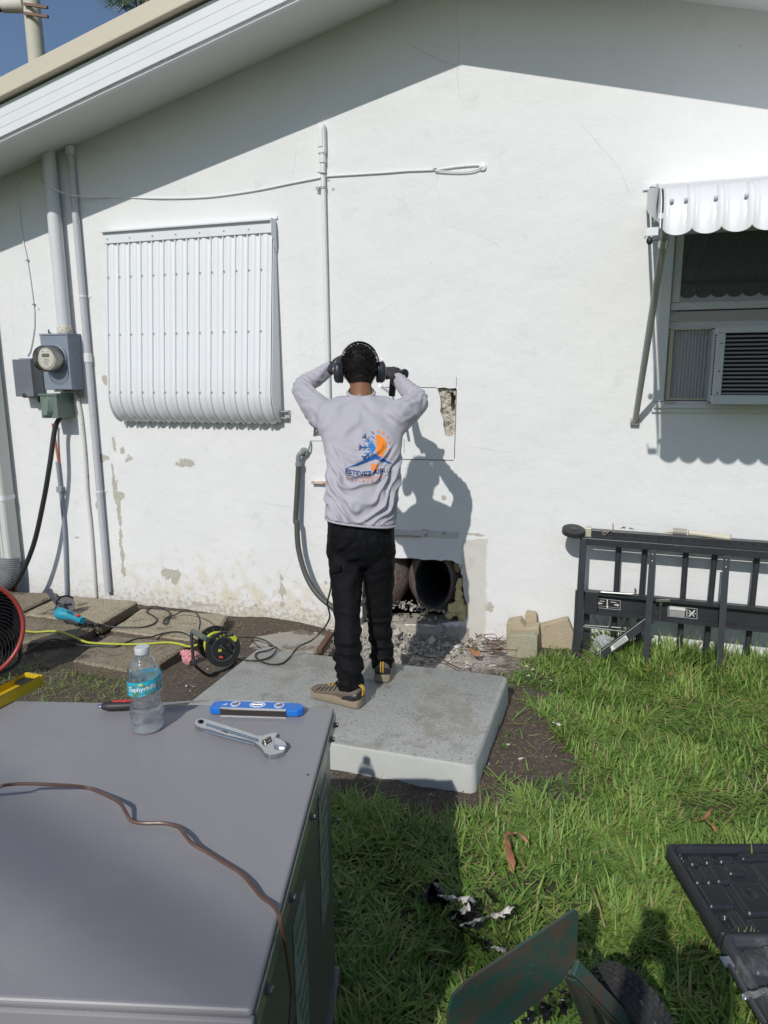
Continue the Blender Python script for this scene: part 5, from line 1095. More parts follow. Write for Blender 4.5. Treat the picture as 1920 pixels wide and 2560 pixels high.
m = MB(); uq(m, .021, .012, UWd-.014, .022, .06, UZ-.0145); uq(m, UWd-.02, .023, UWd-.012, ULn-.031, .06, UZ-.0145); m.build('back_panel', M_side, un, smooth=False)
m = MB(); uq(m, .0, .0, UWd, ULn, .0, .059); m.build('base_rail', pm('base_rail_grey', (.12, .125, .12), .1, 20, .5), un, bevel=.003, smooth=False)
lb = pm('faded_label', (.22, .26, .24), .08, 60, .35, dirt=(.10, .13, .12), dsc=60, dth=(.52, .6))  # labels and greenish reflections on the side, painted as flat pale panels
for b0, b1, z0, z1 in ((.10, .22, .36, .74), (.42, .54, .22, .66)):
    m = MB(); uq(m, .0095, b0, .0115, b1, z0, z1); lab = m.build('warning_label', lb, un, smooth=False)
    for k in range(7):
        m = MB(); uq(m, .0085, b0+.012, .0093, b1-.012-.02*(k % 3), z1-.05-k*.042, z1-.035-k*.042); o = m.build('label_print', pm('label_ink', (.10, .14, .13), .1, 80, .5), lab, smooth=False)
bolt = None
for b, z in ((.03, UZ-.033), (.10, UZ-.033), (.40, UZ-.033), (.62, UZ-.033), (.80, UZ-.033), (.03, .52), (.03, .28), (.62, .52)):
    P0 = UP_(-.004, b, z); d = V((-U_l.x, -U_l.y, 0))
    m = MB().lathe([(.0085, 0), (.0085, .002), (.006, .0022), (.006, .008), (.004, .0095)], P0, d, 6, caps=True); m.build('bolt', pm('dark_bolt', (.14, .15, .16), .2, 30, .35, .8), un, ang=20)
# copper coloured wire across the top
zU = zm(0, 1700, 1.929)
bw = thing('brown_wire', (-.8, -3.3, UZ), 'brown thermostat wire snaking over the grey unit top and down its side', 'wire')
pts = [(-90, 560, .0), (0, 515, .045), (60, 503, .04), (150, 501, .035), (250, 505, .028), (350, 510, .018), (420, 520, .008), (470, 537, .006), (530, 565, .014), (580, 595, .020), (605, 635, .014), (635, 680, .004), (700, 690, .004), (790, 690, .004), (860, 710, .005), (890, 745, .015), (930, 790, .012), (1000, 830, .005), (1080, 880, .004), (1160, 930, .004), (1210, 985, .008), (1260, 1045, .004), (1310, 1080, .006), (1345, 1130, .006)]
P = [G(*zU(x, y), UZ+.003+h) for x, y, h in pts]
e = P[-1]; tail = [UP_(-.010, .60, UZ-.012), UP_(-.014, .635, UZ-.10), UP_(-.016, .66, UZ-.22), UP_(-.018, .68, UZ-.40), UP_(-.018, .70, .2)]
def side_pt(x, y, a=-.012):
    q = UP_(a, 0, 0); nrm_ = V((U_l.x, U_l.y, 0)); dv = ray(*zU(x, y)); t_ = (q-CP).dot(nrm_)/dv.dot(nrm_); return CP+dv*t_
P = P + [side_pt(1356, 1185, -.008), side_pt(1378, 1280), side_pt(1398, 1410), side_pt(1407, 1500), side_pt(1402, 1600), side_pt(1392, 1720)]
MB().tube(catmull(P, 5), .0034, 7).build('wire_sheath', pm('brown_sheath', (.115, .062, .045), .15, 60, .38), bw)
# water bottle
bp = G(*zB(1280, 1452), UZ); bp.z = UZ
bt = thing('water_bottle', bp, 'half full clear plastic water bottle with blue label on the unit', 'bottle')
PR = [(.024, 0), (.0300, .003), (.0325, .010), (.0320, .030), (.0330, .045), (.0315, .056), (.0280, .072), (.0275, .082), (.0305, .093), (.0325, .098), (.0328, .135), (.0315, .141), (.0300, .152), (.0240, .170), (.0155, .183), (.0125, .188), (.0125, .196)]
PR = [(r*1.17, h) for r, h in PR]
def prof_sub(pr, rib):
    out = []
    for (r0, h0), (r1, h1) in zip(pr, pr[1:]):
        for k in range(4): t_ = k/4; h_ = h0+(h1-h0)*t_; r_ = r0+(r1-r0)*t_; out.append((r_+(rib*math.sin(h_*480) if (.012 < h_ < .07) else 0), h_))
    return out+[pr[-1]]
pet = NT('thin_clear_plastic'); gl = pet.n('ShaderNodeBsdfGlossy'); gl.inputs['Roughness'].default_value = .06; tp = pet.n('ShaderNodeBsdfTransparent'); tp.inputs[0].default_value = (.93, .95, .96, 1); df = pet.n('ShaderNodeBsdfDiffuse'); df.inputs[0].default_value = (.75, .78, .82, 1)
lw = pet.n('ShaderNodeLayerWeight'); lw.inputs[0].default_value = .35; nb = pet.bump(pet.noise(70, 3, vec=pet.obj()), .6, .003); pet.L(nb, lw.inputs['Normal']); pet.L(nb, gl.inputs['Normal'])
mx = pet.n('ShaderNodeMixShader'); pet.L(pet.math('ADD', pet.math('MULTIPLY', lw.outputs[1], .55), .07, clamp=True), mx.inputs[0]); pet.L(tp.outputs[0], mx.inputs[1]); pet.L(gl.outputs[0], mx.inputs[2])
mx2 = pet.n('ShaderNodeMixShader'); pet.L(pet.math('ADD', pet.math('MULTIPLY', pet.ramp(pet.noise(45, 5, .7, vec=pet.obj()), .45, .7), .14), .03), mx2.inputs[0]); pet.L(mx.outputs[0], mx2.inputs[1]); pet.L(df.outputs[0], mx2.inputs[2]); pet.L(mx2.outputs[0], pet.out.inputs[0]); M_pet = pet.m
MB().lathe(prof_sub(PR, .0008), bp, n=36).build('bottle_body', M_pet, bt, ang=60)
MB().lathe([(.0168, .190), (.0172, .192), (.0172, .203), (.0160, .2055), (.0, .206)], bp, n=30, caps=False).build('cap', pm('white_cap', (.60, .62, .64), .03, 40, .4, bump=.5, bsc=600), bt, ang=60)
MB().lathe([(.0155, .184), (.0180, .184), (.0180, .187), (.0155, .187)], bp, n=30).build('neck_ring', M_pet, bt)
wt = NT('drinking_water'); wg = wt.n('ShaderNodeBsdfGlass'); wg.inputs['IOR'].default_value = 1.2; wg.inputs['Roughness'].default_value = .12; wg.inputs[0].default_value = (.93, .96, .97, 1); tp = wt.n('ShaderNodeBsdfTransparent'); mx = wt.n('ShaderNodeMixShader'); mx.inputs[0].default_value = .45; wt.L(wg.outputs[0], mx.inputs[1]); wt.L(tp.outputs[0], mx.inputs[2]); wt.L(mx.outputs[0], wt.out.inputs[0])
MB().lathe([(r-.0012, max(h, .002)) for r, h in prof_sub(PR, .0008) if h < .078]+[(.001, .0781)], bp, n=36).build('water', wt.m, bt, ang=60)
lab = NT('bottle_label_print'); p = lab.obj(); x = lab.n('ShaderNodeSeparateXYZ'); lab.L(p, x.inputs[0]); zz_ = x.outputs[2]
c = lab.mix(lab.noise(60, 4, vec=p), (.02, .42, .55), (.06, .30, .40)); c = lab.mix(lab.ramp(zz_, .0295, .0305), c, (.02, .45, .62)); c = lab.mix(lab.ramp(zz_, .0075, .0065), c, (.05, .50, .66)); c = lab.mix(lab.math('MULTIPLY', lab.ramp(lab.noise(90, 3, vec=p), .5, .56), lab.ramp(zz_, .030, .029)), c, (.10, .22, .12)); M_lab = lab.base(c, .3)
tilt = .006
m = MB(); n = 40; vs_ = []
view = (CP-bp); va = math.atan2(view.y, view.x)
for j, h in enumerate((.100, .134)):
    for k in range(n+1): a = 2*math.pi*k/n; vs_.append(bp+V((.0391*math.cos(a), .0391*math.sin(a), h+tilt*math.sin(a-va)*.8)))
m.add(vs_, [(k, k+1, n+1+k+1, n+1+k) for k in range(n)]); lbl = m.build('label', M_lab, bt, ang=60)
def cylmap(r, h0, a0): return lambda u, v: bp+V((r*math.cos(a0+u/r), r*math.sin(a0+u/r), h0+v+tilt*math.sin(a0+u/r-va)*.8))
# a = angle grows anticlockwise seen from above, text read from outside runs that way too
text_mb('Zephyrhills', .0155, cylmap(.0395, .1175, va-.22), bold=.0002).build('label_lettering', pm('label_white', (.8, .85, .88), .02, 40, .4, bump=0), lbl, fixn=False)
m = MB(); f = cylmap(.0394, .126, va-.25); m.add([f(0, 0)]+[f(.0055*math.cos(a), .0055*math.sin(a)) for a in np.linspace(0, math.pi, 12)], [(0, i, i+1) for i in range(1, 12)]); m.build('label_sun', pm('label_yellow', (.75, .62, .08), .02, 40, .4, bump=0), lbl, fixn=False)
m = MB(); f = cylmap(.0394, .117, va+.75); m.add([f(a, b) for a, b in ((-.007, -.013), (.007, -.013), (.007, .013), (-.007, .013))], [(0, 1, 2, 3)]); m.build('label_panel', pm('label_silver', (.5, .55, .52), .05, 200, .4, dirt=(.1, .35, .15), dsc=60), lbl, fixn=False)
# flat tools on the unit top
def flat_poly(f, pts, z): return [G(*f(*q), z) for q in pts]
kn = thing('jab_saw', G(*zC(-30, 1270), UZ), 'drywall saw with red and black handle lying behind the bottle', 'saw')
kb, ke = G(*zB(880, 1262), UZ+.013), G(*zB(1230, 1245), UZ+.013); d = (ke-kb).normalized()
P = [kb+d*t for t in (0, .006, .02, .05, .09, .125)]; m = MB(); sd_ = d.cross(UP)
def er2(c, a, b, n=16): return [c+sd_*(a*math.cos(2*math.pi*k/n))+UP*(b*math.sin(2*math.pi*k/n)) for k in range(n)]
m.loft([er2(p_, a, b) for p_, a, b in zip(P, (.008, .012, .0155, .0165, .0135, .011), (.006, .010, .0125, .0125, .011, .010))]); hd = m.build('handle', pm('saw_black', (.03, .026, .028), .15, 40, .5), kn)
m = MB(); m.loft([er2(p_+UP*.0012, a, b) for p_, a, b in zip([kb+d*t for t in (.016, .03, .055, .078, .088)], (.006, .0115, .012, .008, .003), (.0105, .0120, .0125, .0112, .009))]); m.build('grip_inlay', pm('saw_red', (.55, .05, .05), .1, 40, .5, dirt=(.06, .02, .02), dsc=60, dth=(.6, .64)), hd)
m = MB(); m.loft([er2(kb-d*t, a, a*.8) for t, a in ((.012, .003), (.008, .0065), (-.003, .0075))]); m.build('pommel', chrome, hd)
be = G(*zC(305, 1266), UZ+.006); bs = ke-d*.01; m = MB(); w_ = (be-bs).normalized().cross(UP)
m.prism([bs-w_*.008-UP*.004, be-w_*.0005, be+w_*.0005, bs+w_*.016-UP*.004], (0, 0, .0016)); m.build('blade', pm('saw_blade', (.42, .44, .45), .06, 30, .35, .8), kn, smooth=False)
# blue torpedo level
tl0, tl1 = G(*zC(300, 1398), UZ), G(*zC(1140, 1425), UZ); d = (tl1-tl0).normalized(); s = UP.cross(d)          # s points away from camera
Lt = (tl1-tl0).length; lv = thing('torpedo_level', (tl0+tl1)/2, 'bright blue torpedo level with three round vials on the unit', 'spirit level')
blue = pm('level_blue', (.01, .17, .62), .05, 30, .35, bump=.05); o = tl0
def lvp(a, b, z): return o+d*a+s*b+UP*z
def lbox(m, a0, a1, b0, b1, z0, z1): m.prism([lvp(a0, b0, z0), lvp(a1, b0, z0), lvp(a1, b1, z0), lvp(a0, b1, z0)], (0, 0, z1-z0))
Hh, Ww = .019, .042
m = MB(); m.prism([lvp(0, .004, .002), lvp(.006, 0, .002), lvp(Lt-.012, 0, .002), lvp(Lt, .010, .002), lvp(Lt, .026, .002), lvp(Lt-.014, Ww, .002), lvp(.012, Ww, .002), lvp(0, .030, .002)], (0, 0, Hh-.002)); bod = m.build('body', blue, lv, bevel=.003, seg=3, smooth=False)
m = MB(); lbox(m, .028, Lt-.040, -.0015, .001, .002, Hh-.001); m.build('magnetic_strip', pm('magnet_strip', (.035, .028, .026), .15, 60, .5), lv, smooth=False)
for z0, z1 in ((.0, .0022), (Hh-.0012, Hh+.0012)):
    m = MB(); lbox(m, .028, Lt-.040, -.003, .004, z0, z1); m.build('metal_edge', chrome, lv, smooth=False)
m = MB(); lbox(m, .035, Lt-.04, Ww-.002, Ww+.001, Hh-.004, Hh+.0008); m.build('metal_edge', chrome, lv, smooth=False)
wr_ = pm('vial_white', (.72, .76, .82), .03, 30, .35); vial = pm('vial_fluid', (.20, .22, .26), .1, 30, .1)
for a, rx in ((.060, .0125), (Lt*.5, .0205), (Lt-.062, .0125)):
    m = MB(); c = lvp(a, .0235, Hh)
    def er3(r1, r2, h): return [c+d*(r1*math.cos(2*math.pi*k/28))+s*(r2*math.sin(2*math.pi*k/28))+UP*h for k in range(28)]
    m.loft([er3(rx, .0125, -.001), er3(rx, .0125, .0016), er3(rx*.78, .0092, .0016), er3(rx*.74, .0088, -.0015)], caps=False); vr = m.build('vial_ring', wr_, lv)
    m = MB(); m.add(er3(rx*.76, .009, .0005), [tuple(range(28))]); m.build('vial_well', pm('vial_well', (.35, .40, .50), .1, 30, .3), vr, smooth=False, fixn=False)
    m = MB(); dd = d if rx > .02 else (d*.7+s*.7); m.tube([c-dd*rx*.6+UP*.001, c+dd*rx*.6+UP*.001], .0034, 10); m.build('vial', vial, vr)
m = MB(); m.add([lvp(Lt*.5-.012, .0035+.004, Hh+.0006)]+[lvp(Lt*.5-.012+.0, .0, 0)]*0, []) if 0 else None
m = text_mb('80 lb', .006, lambda u, v: lvp(Lt*.5+u, .0085+v, Hh+.0007)); m.build('print', wr_, lv, fixn=False)
m = MB(); m.add([lvp(.028, .016, Hh+.0006), lvp(.040, .016, Hh+.0006), lvp(.038, .028, Hh+.0006)], [(0, 1, 2)]); m.build('emblem', wr_, lv, fixn=False, smooth=False)
# adjustable wrench
wz_ = UZ+.001; wrn = thing('adjustable_wrench', G(*zC(600, 1620), UZ), 'chrome adjustable wrench lying open jawed on the unit top', 'wrench')
out = [(175, 1485), (190, 1470), (225, 1462), (265, 1468), (300, 1478), (420, 1515), (560, 1560), (680, 1600), (735, 1622), (790, 1618), (850, 1600), (905, 1590), (908, 1608), (885, 1668), (880, 1700), (930, 1712), (985, 1712), (990, 1735), (960, 1770), (900, 1790), (840, 1795), (800, 1775), (780, 1740), (740, 1700), (690, 1668), (600, 1645), (450, 1612), (300, 1562), (240, 1550), (190, 1532), (172, 1510)]
op = flat_poly(zC, out, wz_); hole_c = [(225+30*math.cos(a), 1492+20*math.sin(a)) for a in np.linspace(0, 2*math.pi, 17)[:-1]]; hp = flat_poly(zC, hole_c, wz_)
vs2, fs2 = cdt([(p_.x, p_.y) for p_ in op], [[(p_.x, p_.y) for p_ in hp]]); m = MB()
for z in (0, .010): m.add([(v_.x, v_.y, wz_+z) for v_ in vs2], fs2)
for lp_ in (op, hp): n = len(lp_); m.add([p_ for p_ in lp_]+[p_+UP*.010 for p_ in lp_], [(i, (i+1) % n, n+(i+1) % n, n+i) for i in range(n)])
wb = m.build('wrench_body', chrome, wrn, bevel=.0018, seg=3, smooth=False)
for a_, b_ in (((275, 1478), (740, 1622)), ((262, 1542), (700, 1660))):
    MB().tube([G(*zC(*a_), wz_+.0108), G(*zC(*b_), wz_+.0108)], .0022, 8).build('rib', chrome, wb)
jw = flat_poly(zC, [(885, 1625), (940, 1640), (985, 1668), (1000, 1700), (985, 1712), (930, 1712), (882, 1700)], wz_+.006); m = MB(); m.prism(jw, (0, 0, .009)); m.build('movable_jaw', chrome, wrn, bevel=.002, seg=2, smooth=False)
a_, b_ = G(*zC(790, 1650), wz_+.010), G(*zC(850, 1615), wz_+.010); m = MB(); n = 11; m.tube([a_.lerp(b_, k/n) for k in range(n+1)], [.0058+.0012*(k % 2) for k in range(n+1)], 12); m.build('adjusting_screw', pm('screw_bronze', (.45, .38, .28), .1, 60, .3, 1.0), wrn, ang=70)
d_ = (G(*zC(735, 1622), 0)-G(*zC(275, 1478), 0)).normalized(); cc_ = G(*zC(470, 1562), wz_+.0105); s_ = UP.cross(d_); text_mb('Husky 10', .010, lambda u, v: cc_+d_*u+s_*v, sh=0) if 0 else None
text_mb('STEEL', .0085, lambda u, v: G(*zC(440, 1548), wz_+.0104)+d_*u+s_*v, bold=.0001).build('stamping', pm('stamp_dark', (.2, .2, .22), .1, 60, .4, .6), wb, fixn=False)
# yellow spirit level overhanging the far corner
y0, y1 = G(*zB(-330, 1462), UZ), G(*zB(385, 1082), UZ+.0); d = (y1-y0).normalized(); s = UP.cross(d); Ly = (y1-y0).length
yl = thing('spirit_level', (y0+y1)/2, 'long yellow spirit level overhanging the far left corner of the unit', 'spirit level'); yel_m = pm('level_yellow', (.62, .42, .012), .06, 20, .38, dirt=(.35, .24, .03), dsc=30, dth=(.6, .7)); o = y0
def lvp(a, b, z): return o+d*a+s*b+UP*z
m = MB(); lbox(m, 0, Ly-.012, 0, .003, .002, .030); lbox(m, 0, Ly-.012, .054, .057, .002, .030); lbox(m, 0, Ly-.012, .0032, .0538, .010, .013); m.build('beam', yel_m, yl, smooth=False)
m = MB(); lbox(m, Ly-.0115, Ly, -.001, .058, .001, .031); m.build('end_cap', yel_m, yl, bevel=.002, smooth=False)
m = MB(); lbox(m, Ly-.045, Ly-.013, .004, .053, .014, .022); m.build('end_insert', black_rubber, yl, smooth=False)
m = MB(); lbox(m, Ly-.20, Ly-.115, .006, .051, .0135, .019); vh = m.build('vial_housing', pm('vial_black', (.03, .03, .035), .1, 30, .5), yl, bevel=.004, smooth=False)
m = MB(); c = lvp(Ly-.158, .028, .021); m.tube([c-d*.024-s*.0, c+d*.024], .0085, 12); m.build('vial', pm('vial_green', (.28, .34, .26), .1, 30, .15), vh)
for z_ in (.0008,): 
    m = MB(); lbox(m, 0, Ly-.012, .0005, .0025, .0305, .0315); lbox(m, 0, Ly-.012, .0545, .0565, .0305, .0315); m.build('machined_edge', black_rubber, yl, smooth=False)
m = MB(); m.add([lvp(Ly-.085, .018, .0134), lvp(Ly-.065, .012, .0134), lvp(Ly-.062, .026, .0134)], [(0, 1, 2)]); m.build('print', black_rubber, yl, fixn=False, smooth=False)

# ------------------------------------------------------------------ red drum fan at the left edge
fp = G(-70, 1700, 0); ctr = V((fp.x, fp.y, .285)); ax = (V((CP.x, CP.y, .7))-ctr).normalized(); ax = (ax+V((.25, .1, 0))).normalized(); sd_, uv_, _ = frame(ax)
fan = thing('floor_fan', (ctr.x, ctr.y, 0), 'black floor fan with red rim and curved wire guard at the left edge', 'fan')
def circ(r, off, n=48, a0=0): return [ctr+ax*off+sd_*(r*math.cos(2*math.pi*k/n+a0))+uv_*(r*math.sin(2*math.pi*k/n+a0)) for k in range(n)]
red = pm('fan_red', (.36, .055, .045), .1, 20, .4)
MB().tube(circ(.272, .06), .0125, 10, closed=True).build('rim', red, fan)
m = MB(); m.loft([circ(.268, .055), circ(.272, -.01), circ(.262, -.12)], caps=False); m.build('drum', pm('fan_black', (.016, .016, .018), .1, 20, .5), fan)
m = MB(); m.add(circ(.262, -.119), [tuple(range(48))]); m.build('back_plate', pm('fan_black', (.016, .016, .018)), fan)
m = MB()
for k in range(44):
    a = 2*math.pi*k/44; P = []
    for j in range(7):
        u = j/6; rr_ = .05+.215*u; aa = a+.9*u*u; P.append(ctr+ax*(.080-.02*u)+sd_*(rr_*math.cos(aa))+uv_*(rr_*math.sin(aa)))
    m.tube(P, .0014, 4)
gg = m.build('wire_guard', pm('guard_wire', (.055, .055, .06), .1, 20, .4), fan); gg['kind'] = 'stuff'
MB().lathe([(.055, .0), (.055, .01), (.0, .014)], ctr+ax*.072, ax, 24).build('hub_badge', red, fan)
for k in range(4):
    a = 2*math.pi*k/4+.4; m = MB()
    def bl(r_, aa, o_): return ctr+ax*o_+sd_*(r_*math.cos(aa))+uv_*(r_*math.sin(aa))
    m.add([bl(.05, a, .01), bl(.24, a-.2, .02), bl(.245, a+.15, .0), bl(.22, a+.5, -.03), bl(.05, a+.8, -.03)], [(0, 1, 2, 3, 4)]); m.build('blade', pm('fan_blade', (.025, .025, .028), .1, 20, .4), fan, fixn=False)
m = MB(); m.tube(catmull([circ(.28, -.03)[0], ctr+sd_*.27-UP*.15-ax*.03, ctr+sd_*.2-UP*.275, ctr-sd_*.2-UP*.275, ctr-sd_*.27-UP*.15-ax*.03, circ(.28, -.03)[24]], 5), .011, 8); m.build('stand', black_metal, fan)

# ------------------------------------------------------------------ cable reel
zR = zm(440, 1520, 8.295)
rc = G(*zR(760, 1300), -.02); rd = thing('cable_reel', (rc.x, rc.y, -.02), 'black cable reel wound with yellow cord, red switch, beside the pad', 'cable reel')
c1 = W(*zR(975, 850), -1.20); c0 = W(*zR(690, 680), -1.03)
ax = (c1-c0).normalized(); ax = V((.75, -.69, .10)).normalized(); sd_, uv_, _ = frame(ax); c0 = c1-ax*.15
def disc(c, r, n=40): return [c+sd_*(r*math.cos(2*math.pi*k/n))+uv_*(r*math.sin(2*math.pi*k/n)) for k in range(n)]
plast = pm('reel_black', (.02, .021, .023), .2, 30, .38); ylw = pm('cord_yellow', (.48, .52, .05), .08, 40, .45)
RR = .092
for c in (c0, c1):
    m = MB(); m.loft([disc(c-ax*.003, RR), disc(c-ax*.003, RR+.003), disc(c+ax*.004, RR+.003), disc(c+ax*.004, RR-.004)]); fl = m.build('flange', plast, rd, ang=50)
    if c is c0:
        for k in range(12):
            a = 2*math.pi*k/12; m = MB(); m.bar(c+ax*.0055+sd_*.035*math.cos(a)+uv_*.035*math.sin(a), c+ax*.0055+sd_*.084*math.cos(a)+uv_*.084*math.sin(a), .004, .003, ax); m.build('flange_rib', pm('rib_grey', (.10, .11, .10), .2, 30, .4), fl, smooth=False)
m = MB(); m.loft([disc(c1+ax*.004, .066), disc(c1+ax*.007, .066), disc(c1+ax*.007, .060), disc(c1+ax*.0045, .058)], caps=False); m.build('face_ring', pm('ring_sheen', (.06, .065, .07), .1, 30, .3), fl)
m = MB(); m.add(disc(c1+ax*.0045, .059), [tuple(range(40))]); m.build('socket_face', plast, fl, fixn=False, smooth=False)
def rp_(x, y, o=.005): 
    dvec = ray(*zR(x, y)); pl = c1+ax*o; t = (pl-CP).dot(ax)/dvec.dot(ax); return CP+dvec*t
def patch3(pts, o, nm, mt, par): m = MB(); a_ = [rp_(*q, o) for q in pts]; m.prism(a_, ax*.002); return m.build(nm, mt, par, fixn=True, smooth=False)
patch3([(870, 960), (1010, 965), (1010, 1070), (850, 1070)], .005, 'switch_plate', pm('sw_plate', (.008, .008, .009), .1, 30, .3), rd)
patch3([(895, 992), (970, 995), (968, 1040), (890, 1038)], .0075, 'red_switch', pm('switch_red', (.75, .07, .06), .05, 30, .4), rd)
patch3([(880, 850), (945, 850), (940, 905), (872, 905)], .005, 'yellow_sticker', pm('sticker_yellow', (.50, .58, .05), .05, 30, .5), rd)
patch3([(1060, 580), (1180, 590), (1200, 545), (1265, 620), (1255, 680), (1215, 700), (1130, 620), (1060, 600)], .0045, 'yellow_sticker', pm('sticker_yellow', (.50, .58, .05)), rd)
for q in ((855, 640), (925, 585), (990, 560)):
    c_ = rp_(*q, .0045); MB().lathe([(.0055, 0), (.0055, .002), (.0035, .002), (.0035, 0)], c_, ax, 16, caps=False).build('round_mark', pm('sticker_yellow', (.50, .58, .05)), rd)
c_ = rp_(1110, 545, .006); MB().tube([c_-sd_*.012, c_+sd_*.016], .010, 12).build('crank_knob', pm('knob_grey', (.07, .075, .085), .2, 30, .4), rd)
for k in range(5):
    MB().tube([c0+ax*(.014+k*.028)+(sd_*math.cos(a)+uv_*math.sin(a))*(.060+.006*(k % 2)) for a in np.linspace(0, 2*math.pi, 37)[:-1]], .0058, 8, closed=True).build('wound_cord', ylw, rd)
MB().tube([c0, c1], .05, 20).build('drum', plast, rd)
# stand: bent tube with striped handle
g0, g1 = W(*zR(340, 480), -1.22), W(*zR(660, 660), -1.28)
MB().tube([g0, g1], .0135, 14).build('handle', pm('handle_grey', (.07, .09, .09), .1, 30, .45), rd)
for k in range(8):
    c_ = g0.lerp(g1, .08+.095*k); dd = (g1-g0).normalized(); MB().lathe([(.0136, -.0012), (.0142, 0), (.0136, .0012)], c_, dd, 14, caps=False).build('handle_stripe', pm('stripe', (.40, .38, .28), .1, 30, .5), rd)
P = [g0, W(*zR(325, 520), -1.225), W(*zR(335, 800), -1.24), W(*zR(365, 1080), -1.25), W(*zR(400, 1190), -1.255), G(*zR(640, 1380), 0), G(*zR(780, 1355), -.0), G(*zR(1190, 1180), .0), W(*zR(1230, 1000), -1.14)]
MB().tube(catmull(P, 5), .0085, 10).build('stand_tube', black_metal, rd)
for i, (a_, pth) in enumerate((((930, 790), [(1000, 850), (1100, 930), (1280, 1020), (1450, 1075), (1659, 1085)]), ((1090, 760), [(1150, 800), (1240, 900), (1330, 990), (1480, 1060), (1659, 1090)]))):
    a0_ = rp_(*a_, .02); m = MB(); m.tube([rp_(a_[0]-10, a_[1]-10, .006), rp_(a_[0], a_[1], .03)], .011, 10); m.build('plug', black_rubber, rd)
# cords on the ground
def gpath(f, pts, z0=.0): return [G(*f(x, y), (z0 if len(q) == 0 else q[0])) for x, y, *q in pts]
def cord(name, label, P, r, mt, cat='cable', sub=6): t = thing(name, (P[0].x, P[0].y, min(p_.z for p_ in P)), label, cat); MB().tube(catmull(P, sub), r, 8).build('sheath', mt, t); return t
blk = pm('black_cord', (.022, .024, .026), .2, 50, .5)
cord('extension_cord', 'yellow extension cord running over the pavers from the fan to the reel', gpath(zB, [(-60, 612, .02), (170, 610, .03), (300, 622, .015), (430, 615, .015), (530, 622, .015), (640, 665, .03), (750, 710, .03), (900, 722, .025), (1100, 728, .025), (1300, 722, .025), (1450, 712, .025), (1560, 728, .02), (1650, 746, .02), (1800, 700, .04)]), .0065, ylw)
cord('drill_cord', 'black cord from the reel over the pad up to the worker', [rp_(930, 790, .03), rp_(1060, 880, .045)]+gpath(zC, [(560, 890, .10), (640, 905, .127), (740, 905, .127), (840, 880, .128), (905, 815, .135), (900, 790, .14), (830, 815, .135), (740, 835, .128), (715, 865, .127), (760, 910, .127), (850, 940, .127), (960, 930, .127), (1040, 860, .13)])+[W(*zC(1110, 780), -1.02), W(*zC(1230, 720), -.95), W(*zC(1330, 620), -.92), W(*zC(1385, 520), -.93), W(*zC(1375, 440), -.98), W(*zC(1365, 380), -1.02), W(*zC(1395, 260), -1.1), W(*zC(1400, 190), -1.15), W(*zC(1440, 100), -1.2)], .0048, blk)
cord('reel_tail_cord', 'thin black cord leaving the reel to the right across the soil', [rp_(1290, 600, -.05)]+gpath(zC, [(640, 695, -.02), (740, 705, -.0), (810, 728, -.0), (850, 755, .05), (870, 778, .10), (830, 770, .11)]), .0048, blk)
cord('grinder_cord', 'black cord wriggling from the blue grinder over the sunlit paver', gpath(zB, [(700, 540, .05), (800, 548, .04), (900, 562, .02), (980, 578, .01), (1100, 582, .008), (1230, 580, .008), (1320, 555, .008), (1355, 515, .008), (1320, 480, .008), (1270, 450, .008), (1290, 418, .008), (1380, 412, .01), (1450, 440, .01), (1468, 475, .01), (1420, 515, .01), (1412, 545, .01), (1440, 550, .01)])+gpath(zC, [(-60, 515, .01), (0, 490, .02), (60, 462, .05), (140, 458, .10), (200, 500, .13), (218, 560, .12), (208, 625, .09)]), .005, blk)
cord('fan_cord', 'black cord from the fan over the front slab to the reel', gpath(zB, [(150, 850, .02), (280, 760, .04), (400, 700, .05), (470, 685, .05), (560, 700, .03), (700, 735, .022), (850, 742, .020), (1000, 748, .020), (1080, 715, .020), (1180, 680, .015), (1300, 665, .01), (1430, 630, .01), (1530, 620, .01), (1610, 640, .02), (1680, 690, .06)]), .0048, blk)
P = [G(*zB(x, y), .03) for x, y in ((740, 545), (765, 580), (750, 640), (700, 668), (660, 650), (670, 610), (720, 570))]
cord('coiled_cord', 'small black coil of cord beside the grinder', P+[P[0]], .004, blk)
# ------------------------------------------------------------------ blue angle grinder
gr = thing('angle_grinder', G(*zB(600, 480), .03), 'turquoise angle grinder with red switch lying on the pebbled slab', 'angle grinder')
tq = pm('tool_turquoise', (.02, .30, .42), .1, 30, .4, dirt=(.25, .35, .36), dsc=30, dth=(.56, .68)); dkg = pm('tool_dark_grey', (.05, .055, .065), .2, 30, .45)
A = [G(*zB(500, 455), .085), G(*zB(530, 465), .085), G(*zB(600, 480), .08), G(*zB(660, 500), .075), G(*zB(715, 525), .07)]
m = MB(); m.tube(catmull(A, 5), lerpl([.030, .042, .036, .030, .026, .022], 21), 16); m.build('motor_body', tq, gr)
m = MB(); a_, b_ = G(*zB(560, 505), .06), G(*zB(690, 545), .05); m.tube([a_, a_.lerp(b_, .5), b_], [.012, .022, .016], 12); m.build('under_grip', dkg, gr)
h0, h1 = G(*zB(510, 390), .115), W(*zB(428, 272), -.42); m = MB(); n = 14; m.tube([h0.lerp(h1, k/n) for k in range(n+1)], [.016]*2+[.018+.0015*(k % 2) for k in range(n-3)]+[.021, .023], 14); m.build('side_handle', dkg, gr)
m = MB(); c = G(*zB(520, 415), .10); m.ball(c, (.035, .035, .03)); m.build('gear_head', dkg, gr)
d0 = G(*zB(570, 385), .11); m = MB(); dax = V((.5, -.35, .55)).normalized(); m.lathe([(.0, -.002), (.058, -.002), (.058, .002), (.0, .002)], d0, dax, 28, caps=False); m.build('cutting_disc', pm('disc_grey', (.16, .15, .15), .2, 60, .7), gr)
